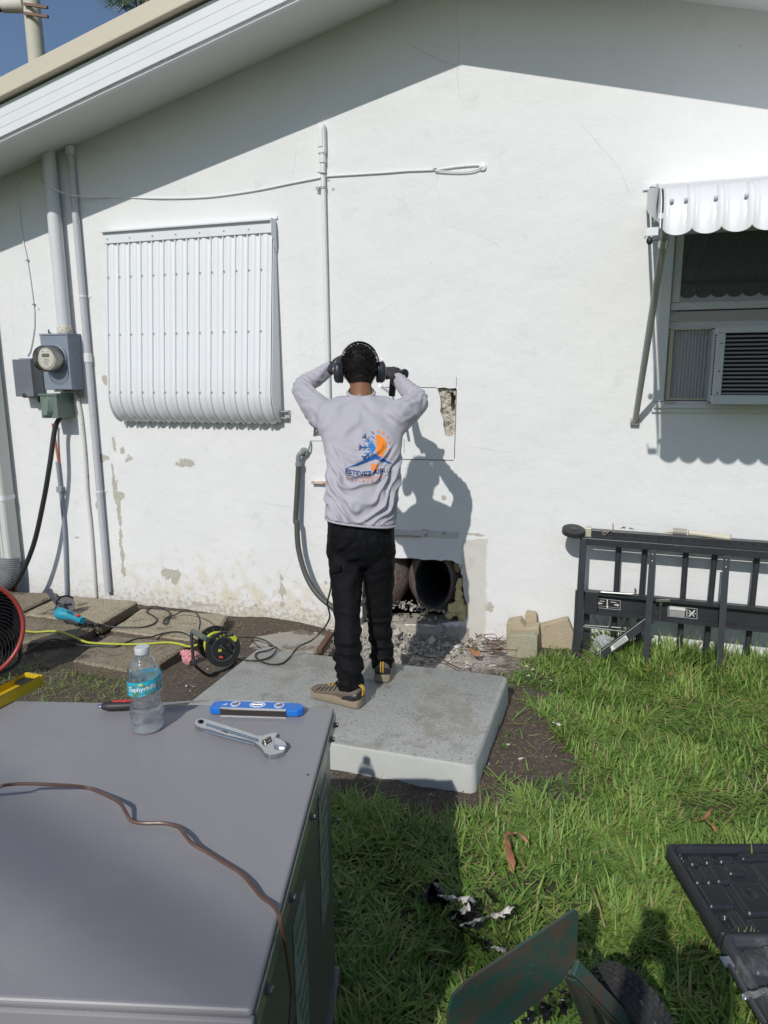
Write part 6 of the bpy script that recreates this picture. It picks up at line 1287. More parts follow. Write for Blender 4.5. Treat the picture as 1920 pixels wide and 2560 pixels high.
m = MB(); sdd, udd, _ = frame(dax); pts2 = [d0-dax*.006+(sdd*math.cos(a)+udd*math.sin(a))*.064 for a in np.linspace(-.6, 2.6, 18)]; m.add([d0-dax*.006]+pts2, [(0, i, i+1) for i in range(1, 18)]); m.add([p_ for p_ in pts2]+[p_+dax*.02 for p_ in pts2], [(i, i+1, 19+i, 18+i) for i in range(17)]); m.build('disc_guard', pm('guard_metal', (.10, .10, .11), .2, 40, .4, .7), gr, fixn=False)
m = MB(); m.tube([d0, d0+dax*.03], .012, 10); m.build('spindle', steel, gr)
c = G(*zB(670, 478), .105); MB().box(c, (.03, .018, .014)).build('switch', pm('switch_red2', (.65, .06, .05), .05, 30, .4), gr, bevel=.003)
for k in range(5):
    c = G(*zB(580+k*13, 446+k*4), .118); MB().box(c, (.003, .004, .022)).build('vent_slot', black_rubber, gr, smooth=False)
# ------------------------------------------------------------------ folded black steel carrier frame leaning on the wall
z6 = zm(1380, 1270, 3.072)
fr_ = thing('carrier_frame', (.35, -.2, 0), 'black steel folding carrier frame with rungs, leaning against the wall in the grass', 'steel frame')
def F(x, y, Y): return W(*z6(x, y), Y)
def tubeb(nm, a, b, w, h, Y0, Y1=None, par=None, mt=black_metal, ext=0):
    A_, B_ = F(*a, Y0), F(*b, Y0 if Y1 is None else Y1)
    if ext: B_ = B_+(B_-A_).normalized()*ext
    return MB().bar(A_, B_, w, h, V((0, -1, 0))).build(nm, mt, par or fr_, bevel=.003, smooth=False)
# rungs behind (round), rail in front, posts
for x0, x1 in ((512, 492), (716, 690), (1032, 1008), (1258, 1225), (1585, 1548)):
    pts_ = [F(x0, 292, -.085), F(x0+(x1-x0)*1.0, 640, -.10)]
    dirv = pts_[1]-pts_[0]; low_ = pts_[0]+dirv*(( -.02-pts_[0].z)/dirv.z)
    MB().tube([pts_[0]+V((0, 0, .03)), low_], .0165, 12).build('rung', black_metal, fr_)
for dx in (.42, .74):
    A_ = F(1585, 292, -.085)+V((dx-.1, 0, -.03*dx)); MB().tube([A_, V((A_.x-.01, -.15, -.02))], .0165, 12).build('rung', black_metal, fr_)
rail = tubeb('upper_rail', (225, 250), (1659, 360), .042, .032, -.15, ext=.55)
MB().bar(F(243, 228, -.165), F(182, 1225, -.26), .040, .034, V((0, -1, 0))).build('corner_post', black_metal, fr_, bevel=.003, smooth=False)
MB().bar(F(188, 632, -.21), F(165, 1120, -.25), .012, .05, V((0, -1, 0))).build('hinge_leaf', black_metal, fr_, smooth=False)
MB().bar(F(268, 640, -.10), F(262, 1110, -.12), .036, .03, V((0, -1, 0))).build('rear_post', black_metal, fr_, bevel=.002, smooth=False)
for a, b in (((775, 320), (718, 1190)), ((1343, 362), (1280, 1270))):
    A_, B_ = F(*a, -.19), F(*b, -.30); m = MB(); m.bar(A_, B_, .034, .004, V((0, -1, 0))); m.bar(A_+V((.015, .018, 0)), B_+V((.015, .018, 0)), .004, .034, V((0, -1, 0))); an = m.build('angle_post', black_metal, fr_, smooth=False)
    for k in (.04, .10): c = A_.lerp(B_, k); MB().ball(c+V((0, -.004, 0)), (.004, .003, .004), nu=8, nv=5).build('rivet', steel, an)
# channel beam with labels
def chan(a, b, h, Y):
    A_, B_ = F(*a, Y), F(*b, Y); d = B_-A_; B_ = B_+d.normalized()*.55; d = (B_-A_).normalized(); u = V((0, 0, 1)); u = (u-d*u.dot(d)).normalized(); return A_, B_, d, u
cA, cB, cd, cu = chan((250, 708), (1659, 850), .15, -.17)
hz = (F(700, 650, -.17)-F(700, 825, -.17)).length/2
m = MB(); m.bar(cA, cB, .004, hz*2, u := V((0, 0, 1))) if 0 else None
m.prism([cA+cu*hz, cB+cu*hz, cB-cu*hz, cA-cu*hz], (0, .004, 0)); m.prism([cA+cu*hz+V((0, -.035, 0)), cB+cu*hz+V((0, -.035, 0)), cB+cu*hz+V((0, -.001, 0)), cA+cu*hz+V((0, -.001, 0))], cu*-.004); m.prism([cA-cu*(hz-.004)+V((0, -.035, 0)), cB-cu*(hz-.004)+V((0, -.035, 0)), cB-cu*(hz-.004)+V((0, -.001, 0)), cA-cu*(hz-.004)+V((0, -.001, 0))], cu*-.004)
m.prism([cA+cu*hz+V((0, -.035, 0)), cB+cu*hz+V((0, -.035, 0)), cB+cu*(hz-.020)+V((0, -.035, 0)), cA+cu*(hz-.020)+V((0, -.035, 0))], (0, -.003, 0)); m.prism([cA-cu*(hz-.018)+V((0, -.035, 0)), cB-cu*(hz-.018)+V((0, -.035, 0)), cB-cu*hz+V((0, -.035, 0)), cA-cu*hz+V((0, -.035, 0))], (0, -.003, 0))
ch = m.build('channel_beam', black_metal, fr_, smooth=False)
m = MB(); m.prism([cA+cu*hz+V((0, -.0385, 0)), cA+cu*hz+cd*.075+V((0, -.0385, 0)), cA-cu*hz+cd*.075+V((0, -.0385, 0)), cA-cu*hz+V((0, -.0385, 0))], (0, -.004, 0)); pl_ = m.build('end_plate', black_metal, fr_, bevel=.002, smooth=False)
MB().lathe([(.007, 0), (.007, .001)], cA+cd*.03+V((0, -.0435, 0)), (0, -1, 0), 14).build('bolt_hole', dark_frame, pl_)
wprint = pm('sticker_white', (.70, .70, .68), .03, 40, .5, bump=0); bprint = pm('sticker_black', (.02, .02, .022), .03, 40, .5, bump=0)
def sticker(x0, y0, x1, y1, nm='sticker', mt=bprint, Y=-.1705):
    a, b, c, d = F(x0, y0, Y), F(x1, y0+(x1-x0)*.10, Y), F(x1, y1+(x1-x0)*.10, Y), F(x0, y1, Y); m = MB(); m.prism([a, b, c, d], (0, -.001, 0)); o = m.build(nm, mt, fr_, smooth=False)
    def S(u, v, l=.0016): return a.lerp(b, u).lerp(d.lerp(c, u), v)+V((0, -l, 0))
    return o, S
def sq(S, par, quads, mt=wprint, nm='sticker_print'):
    for q in quads: m = MB(); m.add([S(*p_) for p_ in q], [tuple(range(len(q)))]); m.build(nm, mt, par, smooth=False, fixn=False)
def rc4(u0, v0, u1, v1): return [(u0, v0), (u1, v0), (u1, v1), (u0, v1)]
o, S = sticker(340, 692, 525, 765)
sq(S, o, [rc4(0, 0, 1, .03), rc4(0, .97, 1, 1), rc4(0, .03, .012, .97), rc4(.988, .03, 1, .97), [(.05, .5), (.12, .34), (.12, .44), (.25, .44), (.25, .56), (.12, .56), (.12, .66)], [(.95, .5), (.88, .34), (.88, .44), (.75, .44), (.75, .56), (.88, .56), (.88, .66)], [(.46, .95), (.40, .74), (.44, .74), (.44, .05), (.48, .05), (.48, .74), (.52, .74)], rc4(.14, .22, .34, .28), rc4(.60, .22, .84, .28), rc4(.02, .78, .40, .80), rc4(.54, .78, .96, .80)])
o, S = sticker(890, 750, 1115, 830)
sq(S, o, [rc4(0, 0, 1, .03), rc4(0, .97, 1, 1), rc4(0, .03, .012, .97), rc4(.988, .03, 1, .97), rc4(.05, .05, .60, .34)]+[rc4(.05, .40+.08*k, .58, .435+.08*k) for k in range(7)]+[rc4(.64, .1, .66, .9), [(.70, .2), (.74, .2), (.92, .8), (.88, .8)], [(.90, .15), (.94, .2), (.74, .85), (.70, .8)], rc4(.68, .48, .96, .53)])
# diagonal brace with worn white sticker
dA, dB = F(760, 850, -.20), F(350, 1150, -.30); MB().bar(dA, dB, .05, .03, V((0, -1, 0))).build('diagonal_brace', black_metal, fr_, bevel=.003, smooth=False)
dd = (dB-dA).normalized(); c = dA.lerp(dB, .60)+V((0, -.018, -.0)); nn = V((0, -1, 0)); nn = (nn-dd*nn.dot(dd)).normalized(); uu_ = dd.cross(nn)
m = MB(); m.prism([c-dd*.06+uu_*.016, c+dd*.05+uu_*.014, c+dd*.06-uu_*.012, c-dd*.055-uu_*.015], nn*.0012); stk = m.build('worn_sticker', wprint, fr_, smooth=False)
for k in range(4): m = MB(); m.prism([c-dd*.05+uu_*(.010-.006*k)+nn*.0014, c+dd*.035+uu_*(.010-.006*k)+nn*.0014, c+dd*.035+uu_*(.0075-.006*k)+nn*.0014, c-dd*.05+uu_*(.0075-.006*k)+nn*.0014], nn*.0003); m.build('sticker_print', bprint, stk, smooth=False)
# wire handle and basket hooks, spring pin, bent rods
m = MB(); m.tube(catmull([F(260, 808, -.20), F(330, 812, -.20), F(400, 815, -.20), F(440, 822, -.20), F(446, 850, -.20), F(440, 905, -.20)], 5), .006, 8); m.build('bent_rod', pm('worn_rod', (.30, .30, .29), .2, 40, .35, .7), fr_)
m = MB(); m.tube([F(235, 910, -.19), F(560, 950, -.22)], .005, 6); m.tube([F(250, 900, -.14), F(590, 925, -.16)], .005, 6); m.tube(catmull([F(535, 830, -.17), F(530, 880, -.18), F(545, 930, -.19)], 4), .006, 6); m.tube(catmull([F(588, 835, -.16), F(580, 870, -.16), F(592, 900, -.16), F(575, 925, -.16)], 4), .006, 6); m.build('wire_hooks', black_metal, fr_)
m = MB(); P = []; a_, b_ = F(835, 725, -.215), F(830, 850, -.215)
for k in range(81): t_ = k/80; P.append(a_.lerp(b_, t_)+V((.009*math.cos(t_*2*math.pi*11), .009*math.sin(t_*2*math.pi*11), 0)))
m.tube(P, .002, 5); m.tube([F(836, 700, -.215), F(824, 912, -.215)], .0045, 8); m.build('spring_pin', pm('spring_grey', (.16, .17, .17), .2, 40, .4, .6), fr_)
m = MB(); m.bar(F(800, 712, -.225), F(905, 712, -.225), .012, .012); m.build('pin_lever', steel, fr_, smooth=False)
m = MB(); m.tube(catmull([F(375, 645, -.22), F(520, 655, -.225), F(600, 660, -.225), F(640, 650, -.225), F(638, 620, -.225)], 4), .006, 8); m.build('hitch_pin', pm('worn_rod', (.30, .30, .29)), fr_)
# separate perforated tube with a castor wheel lying on top
pt_ = thing('perforated_tube', (.3, -.09, .75), 'black square steel tube with a row of holes lying on top of the frame', 'steel tube')
pA, pB = F(300, 192, -.10), F(1659, 290, -.10); pd_ = (pB-pA).normalized(); pB2 = pB+pd_*.5
MB().bar(pA, pB2, .048, .052, V((0, -1, 0))).build('square_tube', black_metal, pt_, bevel=.003, smooth=False)
hh = (F(555, 212, -.10)-F(470, 202, -.10)).length
c0_ = F(472, 203, -.126); ho = MB().lathe([(.0, 0), (.0085, 0), (.0085, .0012), (.0, .0012)], (c0_.x, -.1270, c0_.z), (0, -1, 0), 14, caps=False).build('hole', dark_frame, pt_)
for k in range(1, 19): dup(ho, pd_*(hh*k))
m = MB(); c = F(165, 178, -.16); m.lathe([(.02, -.016), (.058, -.018), (.066, -.013), (.066, .013), (.058, .018), (.02, .016)], c, (0.1, -.25, 1), 28); wl_ = m.build('castor_wheel', pm('castor_rubber', (.03, .03, .032), .2, 30, .5), pt_, ang=50)
MB().lathe([(.0, -.019), (.022, -.019), (.022, .019), (.0, .019)], c, (0.1, -.25, 1), 16, caps=False).build('wheel_hub', black_metal, wl_)
m = MB(); m.bar(F(130, 213, -.16), F(300, 216, -.12), .03, .004, V((0, 0, 1))); m.build('castor_fork', pm('zinc_fork', (.42, .41, .38), .1, 40, .4, .6), pt_, smooth=False)
c = F(278, 180, -.105); m = MB(); m.bar(c-pd_*.018, c+pd_*.018, .054, .058, V((0, -1, 0))); m.build('tape_wrap', pm('clear_tape', (.50, .48, .36), .1, 60, .3, dirt=(.3, .28, .2), dsc=60), pt_, bevel=.004, smooth=False)
m = MB(); m.tube(catmull([F(468, 118, -.12), F(467, 165, -.13), F(430, 178, -.135), F(392, 190, -.135), F(400, 208, -.135), F(440, 178, -.135)], 5), .0035, 6); m.build('lynch_pin', pm('rust_pin', (.34, .27, .22), .2, 60, .5, .4), pt_)
g = random.Random(4)
for k in range(5): c = F(530+g.uniform(-10, 80), 156+g.uniform(-4, 6), -.10); MB().tube([c, c+V((g.uniform(.01, .03), 0, g.uniform(-.003, .012)))], .002, 4).build('dry_twig', pm('twig', (.12, .09, .07), .3, 60, .8), pt_)
# used sealant tube resting on the steel
sg = thing('sealant_tube', F(1000, 180, -.10), 'used cream sealant cartridge with long nozzle lying on the perforated tube', 'sealant tube')
m = MB(); m.tube([F(930, 178, -.105), F(1035, 186, -.105)], .019, 14); m.build('cartridge', pm('cartridge_clear', (.34, .32, .28), .15, 30, .3), sg); m = MB(); m.tube([F(868, 185, -.105), F(932, 175, -.105)], [.003, .016], 10); m.build('nozzle', pm('cream_plastic', (.62, .58, .46), .05, 30, .45), sg)
m = MB(); m.tube([F(1048, 190, -.107), F(1110, 196, -.107), F(1368, 230, -.108)], [.0155, .0150, .0150], 12); m.build('plunger_tube', pm('cream_plastic', (.62, .58, .46)), sg); m = MB(); m.tube([F(1362, 229, -.108), F(1372, 231, -.108)], [.017, .017], 12); m.build('tube_end', pm('tube_dirt', (.38, .34, .26), .2, 40, .7), sg)
# crumpled clear plastic in the grass behind the frame
g = random.Random(8); m = MB(); q = [F(285, 1100, -.17), F(340, 985, -.17), F(400, 968, -.17), F(480, 1000, -.17), F(520, 1050, -.17), F(430, 1120, -.17)]
cen = sum(q, V((0, 0, 0)))/6; vs_ = [cen+V((0, -.05, 0))]
for i, a in enumerate(q): vs_.append(a); vs_.append(a.lerp(cen, .45)+V((g.uniform(-.01, .01), -.04-g.uniform(0, .03), g.uniform(-.01, .01))))
n = 6; m.add(vs_, [f for i in range(n) for f in ((1+2*i, 1+2*((i+1) % n), 2+2*((i+1) % n)), (1+2*i, 2+2*((i+1) % n), 2+2*i), (0, 2+2*i, 2+2*((i+1) % n)))])
foil = pm('crumpled_film', (.44, .47, .47), .15, 60, .3, bump=1.0, bsc=60, bd=.02); m.build('plastic_sheet', foil, None, smooth=False, fixn=False, label='crumpled greyish clear plastic sheet in the grass behind the black frame', cat='plastic sheet')

# ------------------------------------------------------------------ concrete block pieces by the wall
zW = zm(1100, 1250, 3.4)
stone = pm('tan_block', (.44, .37, .26), .12, 25, .9, bump=.8, bsc=70, bd=.006, dirt=(.30, .25, .17), dsc=12); stone2 = pm('mossy_block', (.36, .34, .24), .12, 25, .9, bump=.8, bsc=70, bd=.006, dirt=(.25, .27, .17), dsc=8)
def blk_(pts, Y, th, lb, mt, lean=0):
    P = [W(*zW(*q), Y) for q in pts]; P = [V((p_.x, Y+lean*(p_.z), p_.z)) for p_ in P]; return MB().prism(P, (0, th, 0)).build('concrete_block', mt, None, bevel=.006, seg=2, smooth=False, label=lb, cat='concrete block')
blk_([(560, 1400), (565, 1045), (680, 1025), (725, 1090), (840, 1080), (850, 1395)], -.19, .10, 'broken tan block with a notched top, leaning on the wall', stone)
blk_([(720, 1100), (722, 975), (735, 962), (808, 972), (822, 990), (825, 1120)], -.085, .07, 'small upright tan block piece standing behind the notched one', stone)
blk_([(830, 1290), (825, 1075), (1085, 1008), (1135, 1130), (1120, 1290)], -.10, .06, 'flat tan slab piece tilted against the wall beside the black frame', stone)
blk_([(565, 1405), (572, 1145), (800, 1150), (828, 1165), (825, 1395)], -.27, .075, 'mossy square block in front of the tan blocks by the wall', stone2)

# ------------------------------------------------------------------ rubble under the broken opening
rub1 = pm('rubble_pale', (.46, .43, .37), .2, 20, .95, bump=.5, bsc=90); rub2 = pm('rubble_grey', (.30, .28, .25), .2, 20, .95, bump=.5, bsc=90); rub3 = pm('rubble_white', (.66, .66, .63), .1, 20, .8)
def ru(px, py, z=-.06): return G(*z7(px, py), z)
g = random.Random(11); small = MB(); small2 = MB()
A_, B_ = ru(-250, 1650), ru(1500, 1850)
for k in range(2600):
    u = g.random()**.9; x = -1.75+1.25*g.random(); y = -.03-.42*g.random()**1.1
    if y < -.33-.10*math.sin(x*5) and g.random() < .6: continue
    if (x+1.15)**2/.55**2 > 1 and g.random() < .75: continue
    r = .004+.016*g.random()**3; z = gh(x, y)+.055*math.exp(-((x+1.1)/.4)**2)*max(0, 1+y/.3)+r*.2
    (small if g.random() < .6 else small2).rock((x, y, z), r, seed=k)
for k in range(130):
    x = -1.15+g.gauss(0, .27); y = -.06-.33*g.random(); r = g.uniform(.012, .026); (small if g.random() < .7 else small2).rock((x, y, gh(x, y)+.045*math.exp(-((x+1.1)/.4)**2)*max(0, 1+y/.3)+r*.3), r, (1.1, .9, .6), seed=k+20000)
for k in range(300):                                  # crumbs lying on the ledge inside the opening
    x = g.uniform(-1.6, -.82); y = g.uniform(.0, .16); r = .005+.012*g.random()**2; (small2 if g.random() < .7 else small).rock((x, y-.01, .085+.02*g.random()), r, seed=k+5000)
for k in range(420):                                  # sparse crumbs over the bare soil
    x, y = g.uniform(-2.3, .0), g.uniform(-2.15, -.3)
    if not inpoly(np.array([[x, y]]), soil_poly)[0] or inpoly(np.array([[x, y]]), [(p.x, p.y) for p in PAD])[0]: continue
    small2.rock((x, y, gh(x, y)+.002), .002+.007*g.random()**3, seed=k+9000)
for m, mt, lb in ((small, rub1, 'loose heap of pale masonry crumbs below the broken opening'), (small2, rub2, 'grey grit and soil crumbs scattered around the opening')): m.build('rubble', mt, None, smooth=False, fixn=False, kind='stuff', label=lb, cat='rubble')
big = [(640, 1700, .034), (525, 1755, .020), (380, 1690, .016), (340, 1870, .020), (300, 1660, .015), (500, 1960, .022), (590, 1975, .018), (280, 1930, .034), (160, 1380, .036), (170, 1560, .034), (130, 1700, .026), (930, 1880, .014), (730, 1790, .016), (660, 1830, .020), (850, 1740, .015), (240, 1400, .016), (620, 1400, .018), (690, 1385, .016), (540, 1370, .015), (450, 1400, .014), (1010, 1430, .017), (930, 1440, .016), (1140, 2030, .014), (780, 1860, .013), (200, 1820, .022), (120, 1500, .024)]
mul = MB(); g2 = random.Random(77)
for k in range(5200):
    x, y = g2.uniform(-2.3, .15), g2.uniform(-2.3, -.02)
    if not inpoly(np.array([[x, y]]), soil_poly)[0] or inpoly(np.array([[x, y]]), [(p.x, p.y) for p in PAD])[0]: continue
    L_ = g2.uniform(.004, .022); a_ = g2.uniform(0, 6.28); q = V((x, y, gh(x, y)+g2.uniform(.001, .008))); dd = V((math.cos(a_)*L_, math.sin(a_)*L_, g2.uniform(-.3, .3)*L_)); mul.bar(q-dd/2, q+dd/2, g2.uniform(.001, .004), .0012)
mul.build('mulch', pm('mulch_brown', (.23, .155, .10), .6, 60, .95), None, smooth=False, fixn=False, kind='stuff', label='brown mulch splinters and root bits scattered over the bare soil', cat='mulch')
BL = {0: 'tallest pointed grey masonry chunk in the shaded rubble below the duct', 7: 'pale masonry chunk at the pad edge beside the right shoe', 8: 'pale chunk on the ledge right beside the trouser leg, uppermost of two', 9: 'pale chunk below the uppermost ledge chunk beside the trouser leg', 10: 'cream chunk low in the rubble just right of the trouser leg', 6: 'pale chunk at the pad edge halfway along the rubble', 16: 'grey chunk on the ledge directly under the right duct'}
for i, (x, y, r) in enumerate(big):
    hi = y < 1480
    c = W(*z7(x, y), .03 if hi else -.1) if hi or x < 260 and y < 1640 else ru(x, y, -.05)
    MB().rock(c, r*(1.0), (1.1, .9, .95), seed=100+i).build('rubble_chunk', [rub1, rub2, rub1][i % 3], None, smooth=False, label=BL.get(i, 'broken masonry chunk in the rubble pile under the duct opening'), cat='rubble', group='masonry chunks below the opening')
# paint flakes and chips on soil and pad
g = random.Random(3)
fl_spots = [(z7(1115, 2030), .012, -.03), (zW(965, 1890), .009, 0), (zW(1010, 1905), .020, 0), (zW(735, 1412), .013, 0), (zW(790, 1440), .012, 0), (zW(755, 1490), .013, 0), (zW(945, 1535), .008, 0), (zW(580, 2078), .013, 0), (zW(685, 2195), .013, 0), (zW(228, 1415), .013, -.03), (zC(92, 1133), .011, 0), (zC(157, 1138), .007, 0), (zC(280, 985), .008, 0), (z7(985, 1760), .03, 0)]
for i, (q, r, z) in enumerate(fl_spots):
    c = G(*q, z+.012); MB().rock(c, r, (1.2, .7, .25), seed=300+i).build('paint_flake', rub3, None, smooth=False, label='small white plaster flake lying on the bare soil', cat='plaster flake', group='white plaster flakes on the soil')
ch_ = MB()
for k in range(150):
    x, y = g.uniform(-1.75, -.42), g.uniform(-1.8, -.97); ch_.rock((x, y, .1215), .0012+.004*g.random()**3, (1, 1, .4), seed=k+700)
ch_.build('chips', rub1, None, smooth=False, fixn=False, kind='stuff', label='tiny chips of plaster scattered over the concrete pad', cat='debris')
# white and dark rags of plaster, roots and twigs
g = random.Random(6); tw = pm('root_brown', (.10, .055, .03), .3, 60, .9)
for i in range(16):
    c = G(*zW(390+g.uniform(-90, 150), 1200+g.uniform(-20, 130)), -.02); P = [c+V((g.uniform(-.09, .09), g.uniform(-.04, .04), g.uniform(0, .05))) for _ in range(4)]
    MB().tube(catmull(P, 4), .0022, 4).build('root', tw, None, label='thin brown root tangled on the soil between blocks and opening', cat='root', group='brown roots by the wall')
P = [ru(560, 1900, -.03), ru(760, 1930, -.03), ru(900, 2000, -.03), ru(1040, 2065, -.02)]; MB().tube(catmull(P, 5), .004, 5).build('stick', tw, None, label='long thin dark stick lying between rubble and pad edge', cat='stick')
P = [G(*zW(60, 1365), -.02), G(*zm(700, 1250, 3.456)(0, 0), 0)]
bx = G(*zC(1290, 820), -.02); by = G(*zC(1400, 690), -.02); MB().bar(bx, by+V((0, 0, .02)), .035, .03).build('wood_offcut', pm('old_wood', (.13, .07, .045), .3, 30, .9, bump=.6), None, bevel=.004, smooth=False, label='old brown wood offcut beside the thin slab left of the worker', cat='wood offcut')
# pink insulation tuft near the reel
m = MB(); c = G(*zC(125, 880), .02)
for k in range(9): m.ball(c+V((g.uniform(-.04, .05), g.uniform(-.02, .02), g.uniform(-.01, .03))), g.uniform(.016, .028), nu=8, nv=6)
me = fuse(m, .004, 2); co, no = mesh_np(me); co += no*(.010*nz(co, 60, 2, 3))[:, None]; me.vertices.foreach_set('co', co.ravel()); link(me, 'insulation_tuft', pm('pink_fibre', (.72, .33, .36), .15, 60, .95, bump=.9, bsc=160, bd=.006), None, label='pink fluffy insulation tuft on the soil behind the cable reel stand', cat='insulation')

# ------------------------------------------------------------------ dry leaves and torn plastic in the lawn
def leafstrip(P, w, twist, nm, mt, lb, cat, group=None, sub=5):
    P = catmull(P, sub); n = len(P); vs_ = []; crump = nm == 'torn_plastic'
    for i, p_ in enumerate(P):
        t = i/(n-1); d = (P[min(i+1, n-1)]-P[max(i-1, 0)]).normalized(); s = d.cross(UP).normalized(); a = twist*math.sin(t*5); ww = w*(math.sin(math.pi*min(1, t*.93+.06)))**.6
        s = s*math.cos(a)+UP*math.sin(a); j3 = [V((g.uniform(-1, 1), g.uniform(-1, 1), g.uniform(-.5, 1)))*(.0055 if crump else .0015) for _ in range(3)]; vs_ += [p_-s*ww+j3[0], p_+UP*ww*.35+j3[1], p_+s*ww+j3[2]]
    fs_ = [f for i in range(n-1) for f in ((3*i, 3*i+1, 3*i+4, 3*i+3), (3*i+1, 3*i+2, 3*i+5, 3*i+4))]
    m = MB(); m.add(vs_, fs_); m.add([V(v)-UP*.0008 for v in vs_], [f[::-1] for f in fs_]); return m.build(nm, mt, None, fixn=False, label=lb, cat=cat, group=group)
z8b = zm(800, 1750, 2.73); z8 = zm(1300, 1950, 2.676)
lf = pm('dry_leaf', (.34, .15, .07), .3, 40, .7, bump=.5, dirt=(.20, .11, .06), dsc=30); lf2 = pm('pale_dry_leaf', (.45, .24, .13), .2, 40, .7)
leafstrip([G(*z8b(1270, 935), .07), G(*z8b(1285, 1010), .06), G(*z8b(1305, 1100), .05), G(*z8b(1318, 1185), .03)], .014, .5, 'dry_leaf', lf, 'long curled brown dry leaf hanging in the grass near the soil edge', 'leaf')
leafstrip([G(*z8b(1250, 930), .07), G(*z8b(1290, 905), .085), G(*z8b(1320, 935), .07)], .012, .4, 'dry_leaf', lf, 'short folded brown leaf at the top of the long curled one', 'leaf')
leafstrip([G(*z8b(1325, 905), .075), G(*z8b(1370, 920), .07), G(*z8b(1425, 975), .05)], .010, .6, 'dry_leaf', lf2, 'orange brown leaf blade pointing right beside the long curled leaf', 'leaf')
leafstrip([F(705, 1235, -.42), F(790, 1290, -.44), F(860, 1345, -.47)], .018, .5, 'dry_leaf', lf2, 'pale brown dry leaf in the grass in front of the black frame', 'leaf')
leafstrip([F(905, 1300, -.45), F(925, 1255, -.43), F(945, 1300, -.45)], .012, .5, 'dry_leaf', lf, 'small brown leaf right of the pale one before the black frame', 'leaf')
leafstrip([G(*z8(1160, 275), .05), G(*z8(1235, 255), .06), G(*z8(1280, 195), .07)], .007, .5, 'dry_leaf', lf, 'thin dry reddish leaf in the lawn above the black case', 'leaf')
leafstrip([G(*z8(1235, 255), .06), G(*z8(1290, 300), .05), G(*z8(1315, 350), .04)], .007, .5, 'dry_leaf', lf, 'thin dry leaf branching down toward the black case', 'leaf')
leafstrip([G(*z8(-20, 350), .06), G(*z8(20, 380), .06), G(*z8(55, 420), .04)], .012, .5, 'dry_leaf', lf, 'short brown leaf in the lawn level with the case corner', 'leaf')
leafstrip([G(*z7(1150, 1790), -.01), G(*z7(1210, 1820), .01), G(*z7(1290, 1880), .0)], .030, .8, 'dry_leaf', lf, 'broad brown dead leaf on the rubble right of the opening', 'leaf')
film_b = pm('black_film', (.012, .012, .015), .2, 60, .18, bump=.8, bsc=40, bd=.01); film_w = pm('white_film', (.58, .55, .52), .05, 60, .4, bump=.7, bsc=40, bd=.01)
def torn(pts, w, mt, lb, z=.05): return leafstrip([G(*z8b(x, y), z+.02*math.sin(i*2.1)) for i, (x, y) in enumerate(pts)], w, 1.1, 'torn_plastic', mt, lb, 'plastic scrap', None, 6)
torn([(690, 1355), (735, 1300), (775, 1265), (800, 1330), (850, 1360)], .030, film_b, 'black torn plastic scrap at the upper left of the litter in the grass', .06)
torn([(765, 1255), (785, 1262), (797, 1300)], .010, film_w, 'tiny pale tip of torn plastic at the top of the litter')
torn([(700, 1390), (760, 1370), (830, 1385), (890, 1370)], .024, film_b, 'black plastic strip below the topmost scrap')
torn([(810, 1335), (880, 1360), (960, 1362), (1040, 1358)], .014, film_w, 'white torn strip running level across the top of the litter', .07)
torn([(1040, 1355), (1020, 1400), (960, 1450), (890, 1500)], .018, film_w, 'white plastic strip slanting down left through the litter', .07)
torn([(1050, 1370), (1030, 1430), (1000, 1480), (960, 1530)], .026, film_b, 'black glossy plastic fold in the middle of the litter', .06)
torn([(850, 1500), (900, 1470), (980, 1500), (1060, 1520), (1120, 1530)], .028, film_b, 'black plastic fold under the long white strip', .04)
torn([(960, 1535), (1060, 1515), (1160, 1480), (1250, 1460), (1320, 1415)], .013, film_w, 'long white plastic strip with black edge reaching right in the grass', .07)
torn([(1240, 1500), (1290, 1470), (1330, 1400)], .020, film_b, 'black plastic end at the right tip of the long white strip', .05)
torn([(960, 1560), (1040, 1640), (1110, 1680), (1150, 1690)], .024, film_b, 'black plastic tail trailing down toward the green metal plate', .03)
torn([(1130, 1290), (1160, 1340), (1190, 1380)], .018, film_b, 'separate black plastic bit in the grass above the long strip', .03)
torn([(1180, 1690), (1230, 1705), (1280, 1700)], .008, film_w, 'thin white plastic end peeking out beside the green plate', .05)

# ------------------------------------------------------------------ green hand truck
zH = zm(1040, 2200, 2.765)
ht = thing('hand_truck', (.2, -3.1, .13), 'rusty dark green hand truck with a flat toe plate and black tyre, bottom right', 'hand truck')
gm_ = NT('worn_green_paint'); p = gm_.obj(); n1 = gm_.noise(9, 7, .75, vec=gm_.vm('MULTIPLY', p, (1, 1, 2.2))); n2 = gm_.noise(26, 6, .8, vec=p)
c = gm_.mix(gm_.ramp(n1, .42, .60), (.040, .115, .098), (.125, .092, .072)); c = gm_.mix(gm_.ramp(n2, .62, .72), c, (.13, .24, .22)); c = gm_.mix(gm_.math('MULTIPLY', gm_.ramp(gm_.noise(60, 4, .8, vec=p), .62, .70), .6), c, (.26, .14, .07))
M_green = gm_.base(c, .48, .25, gm_.bump(n2, .35, .003))
Yp = -2.943; TR = W(*zH(1130, 195), Yp); TRc = W(*zH(1085, 185), Yp)
k_ = G(*zH(245, 780), TR.z-.005); hdir = V((k_.x-TR.x, k_.y-TR.y, 0)).normalized(); BR = V((TR.x, TR.y, W(*zH(1128, 545), Yp).z)); Lp = .37
BRl = W(*zH(1065, 655), Yp)
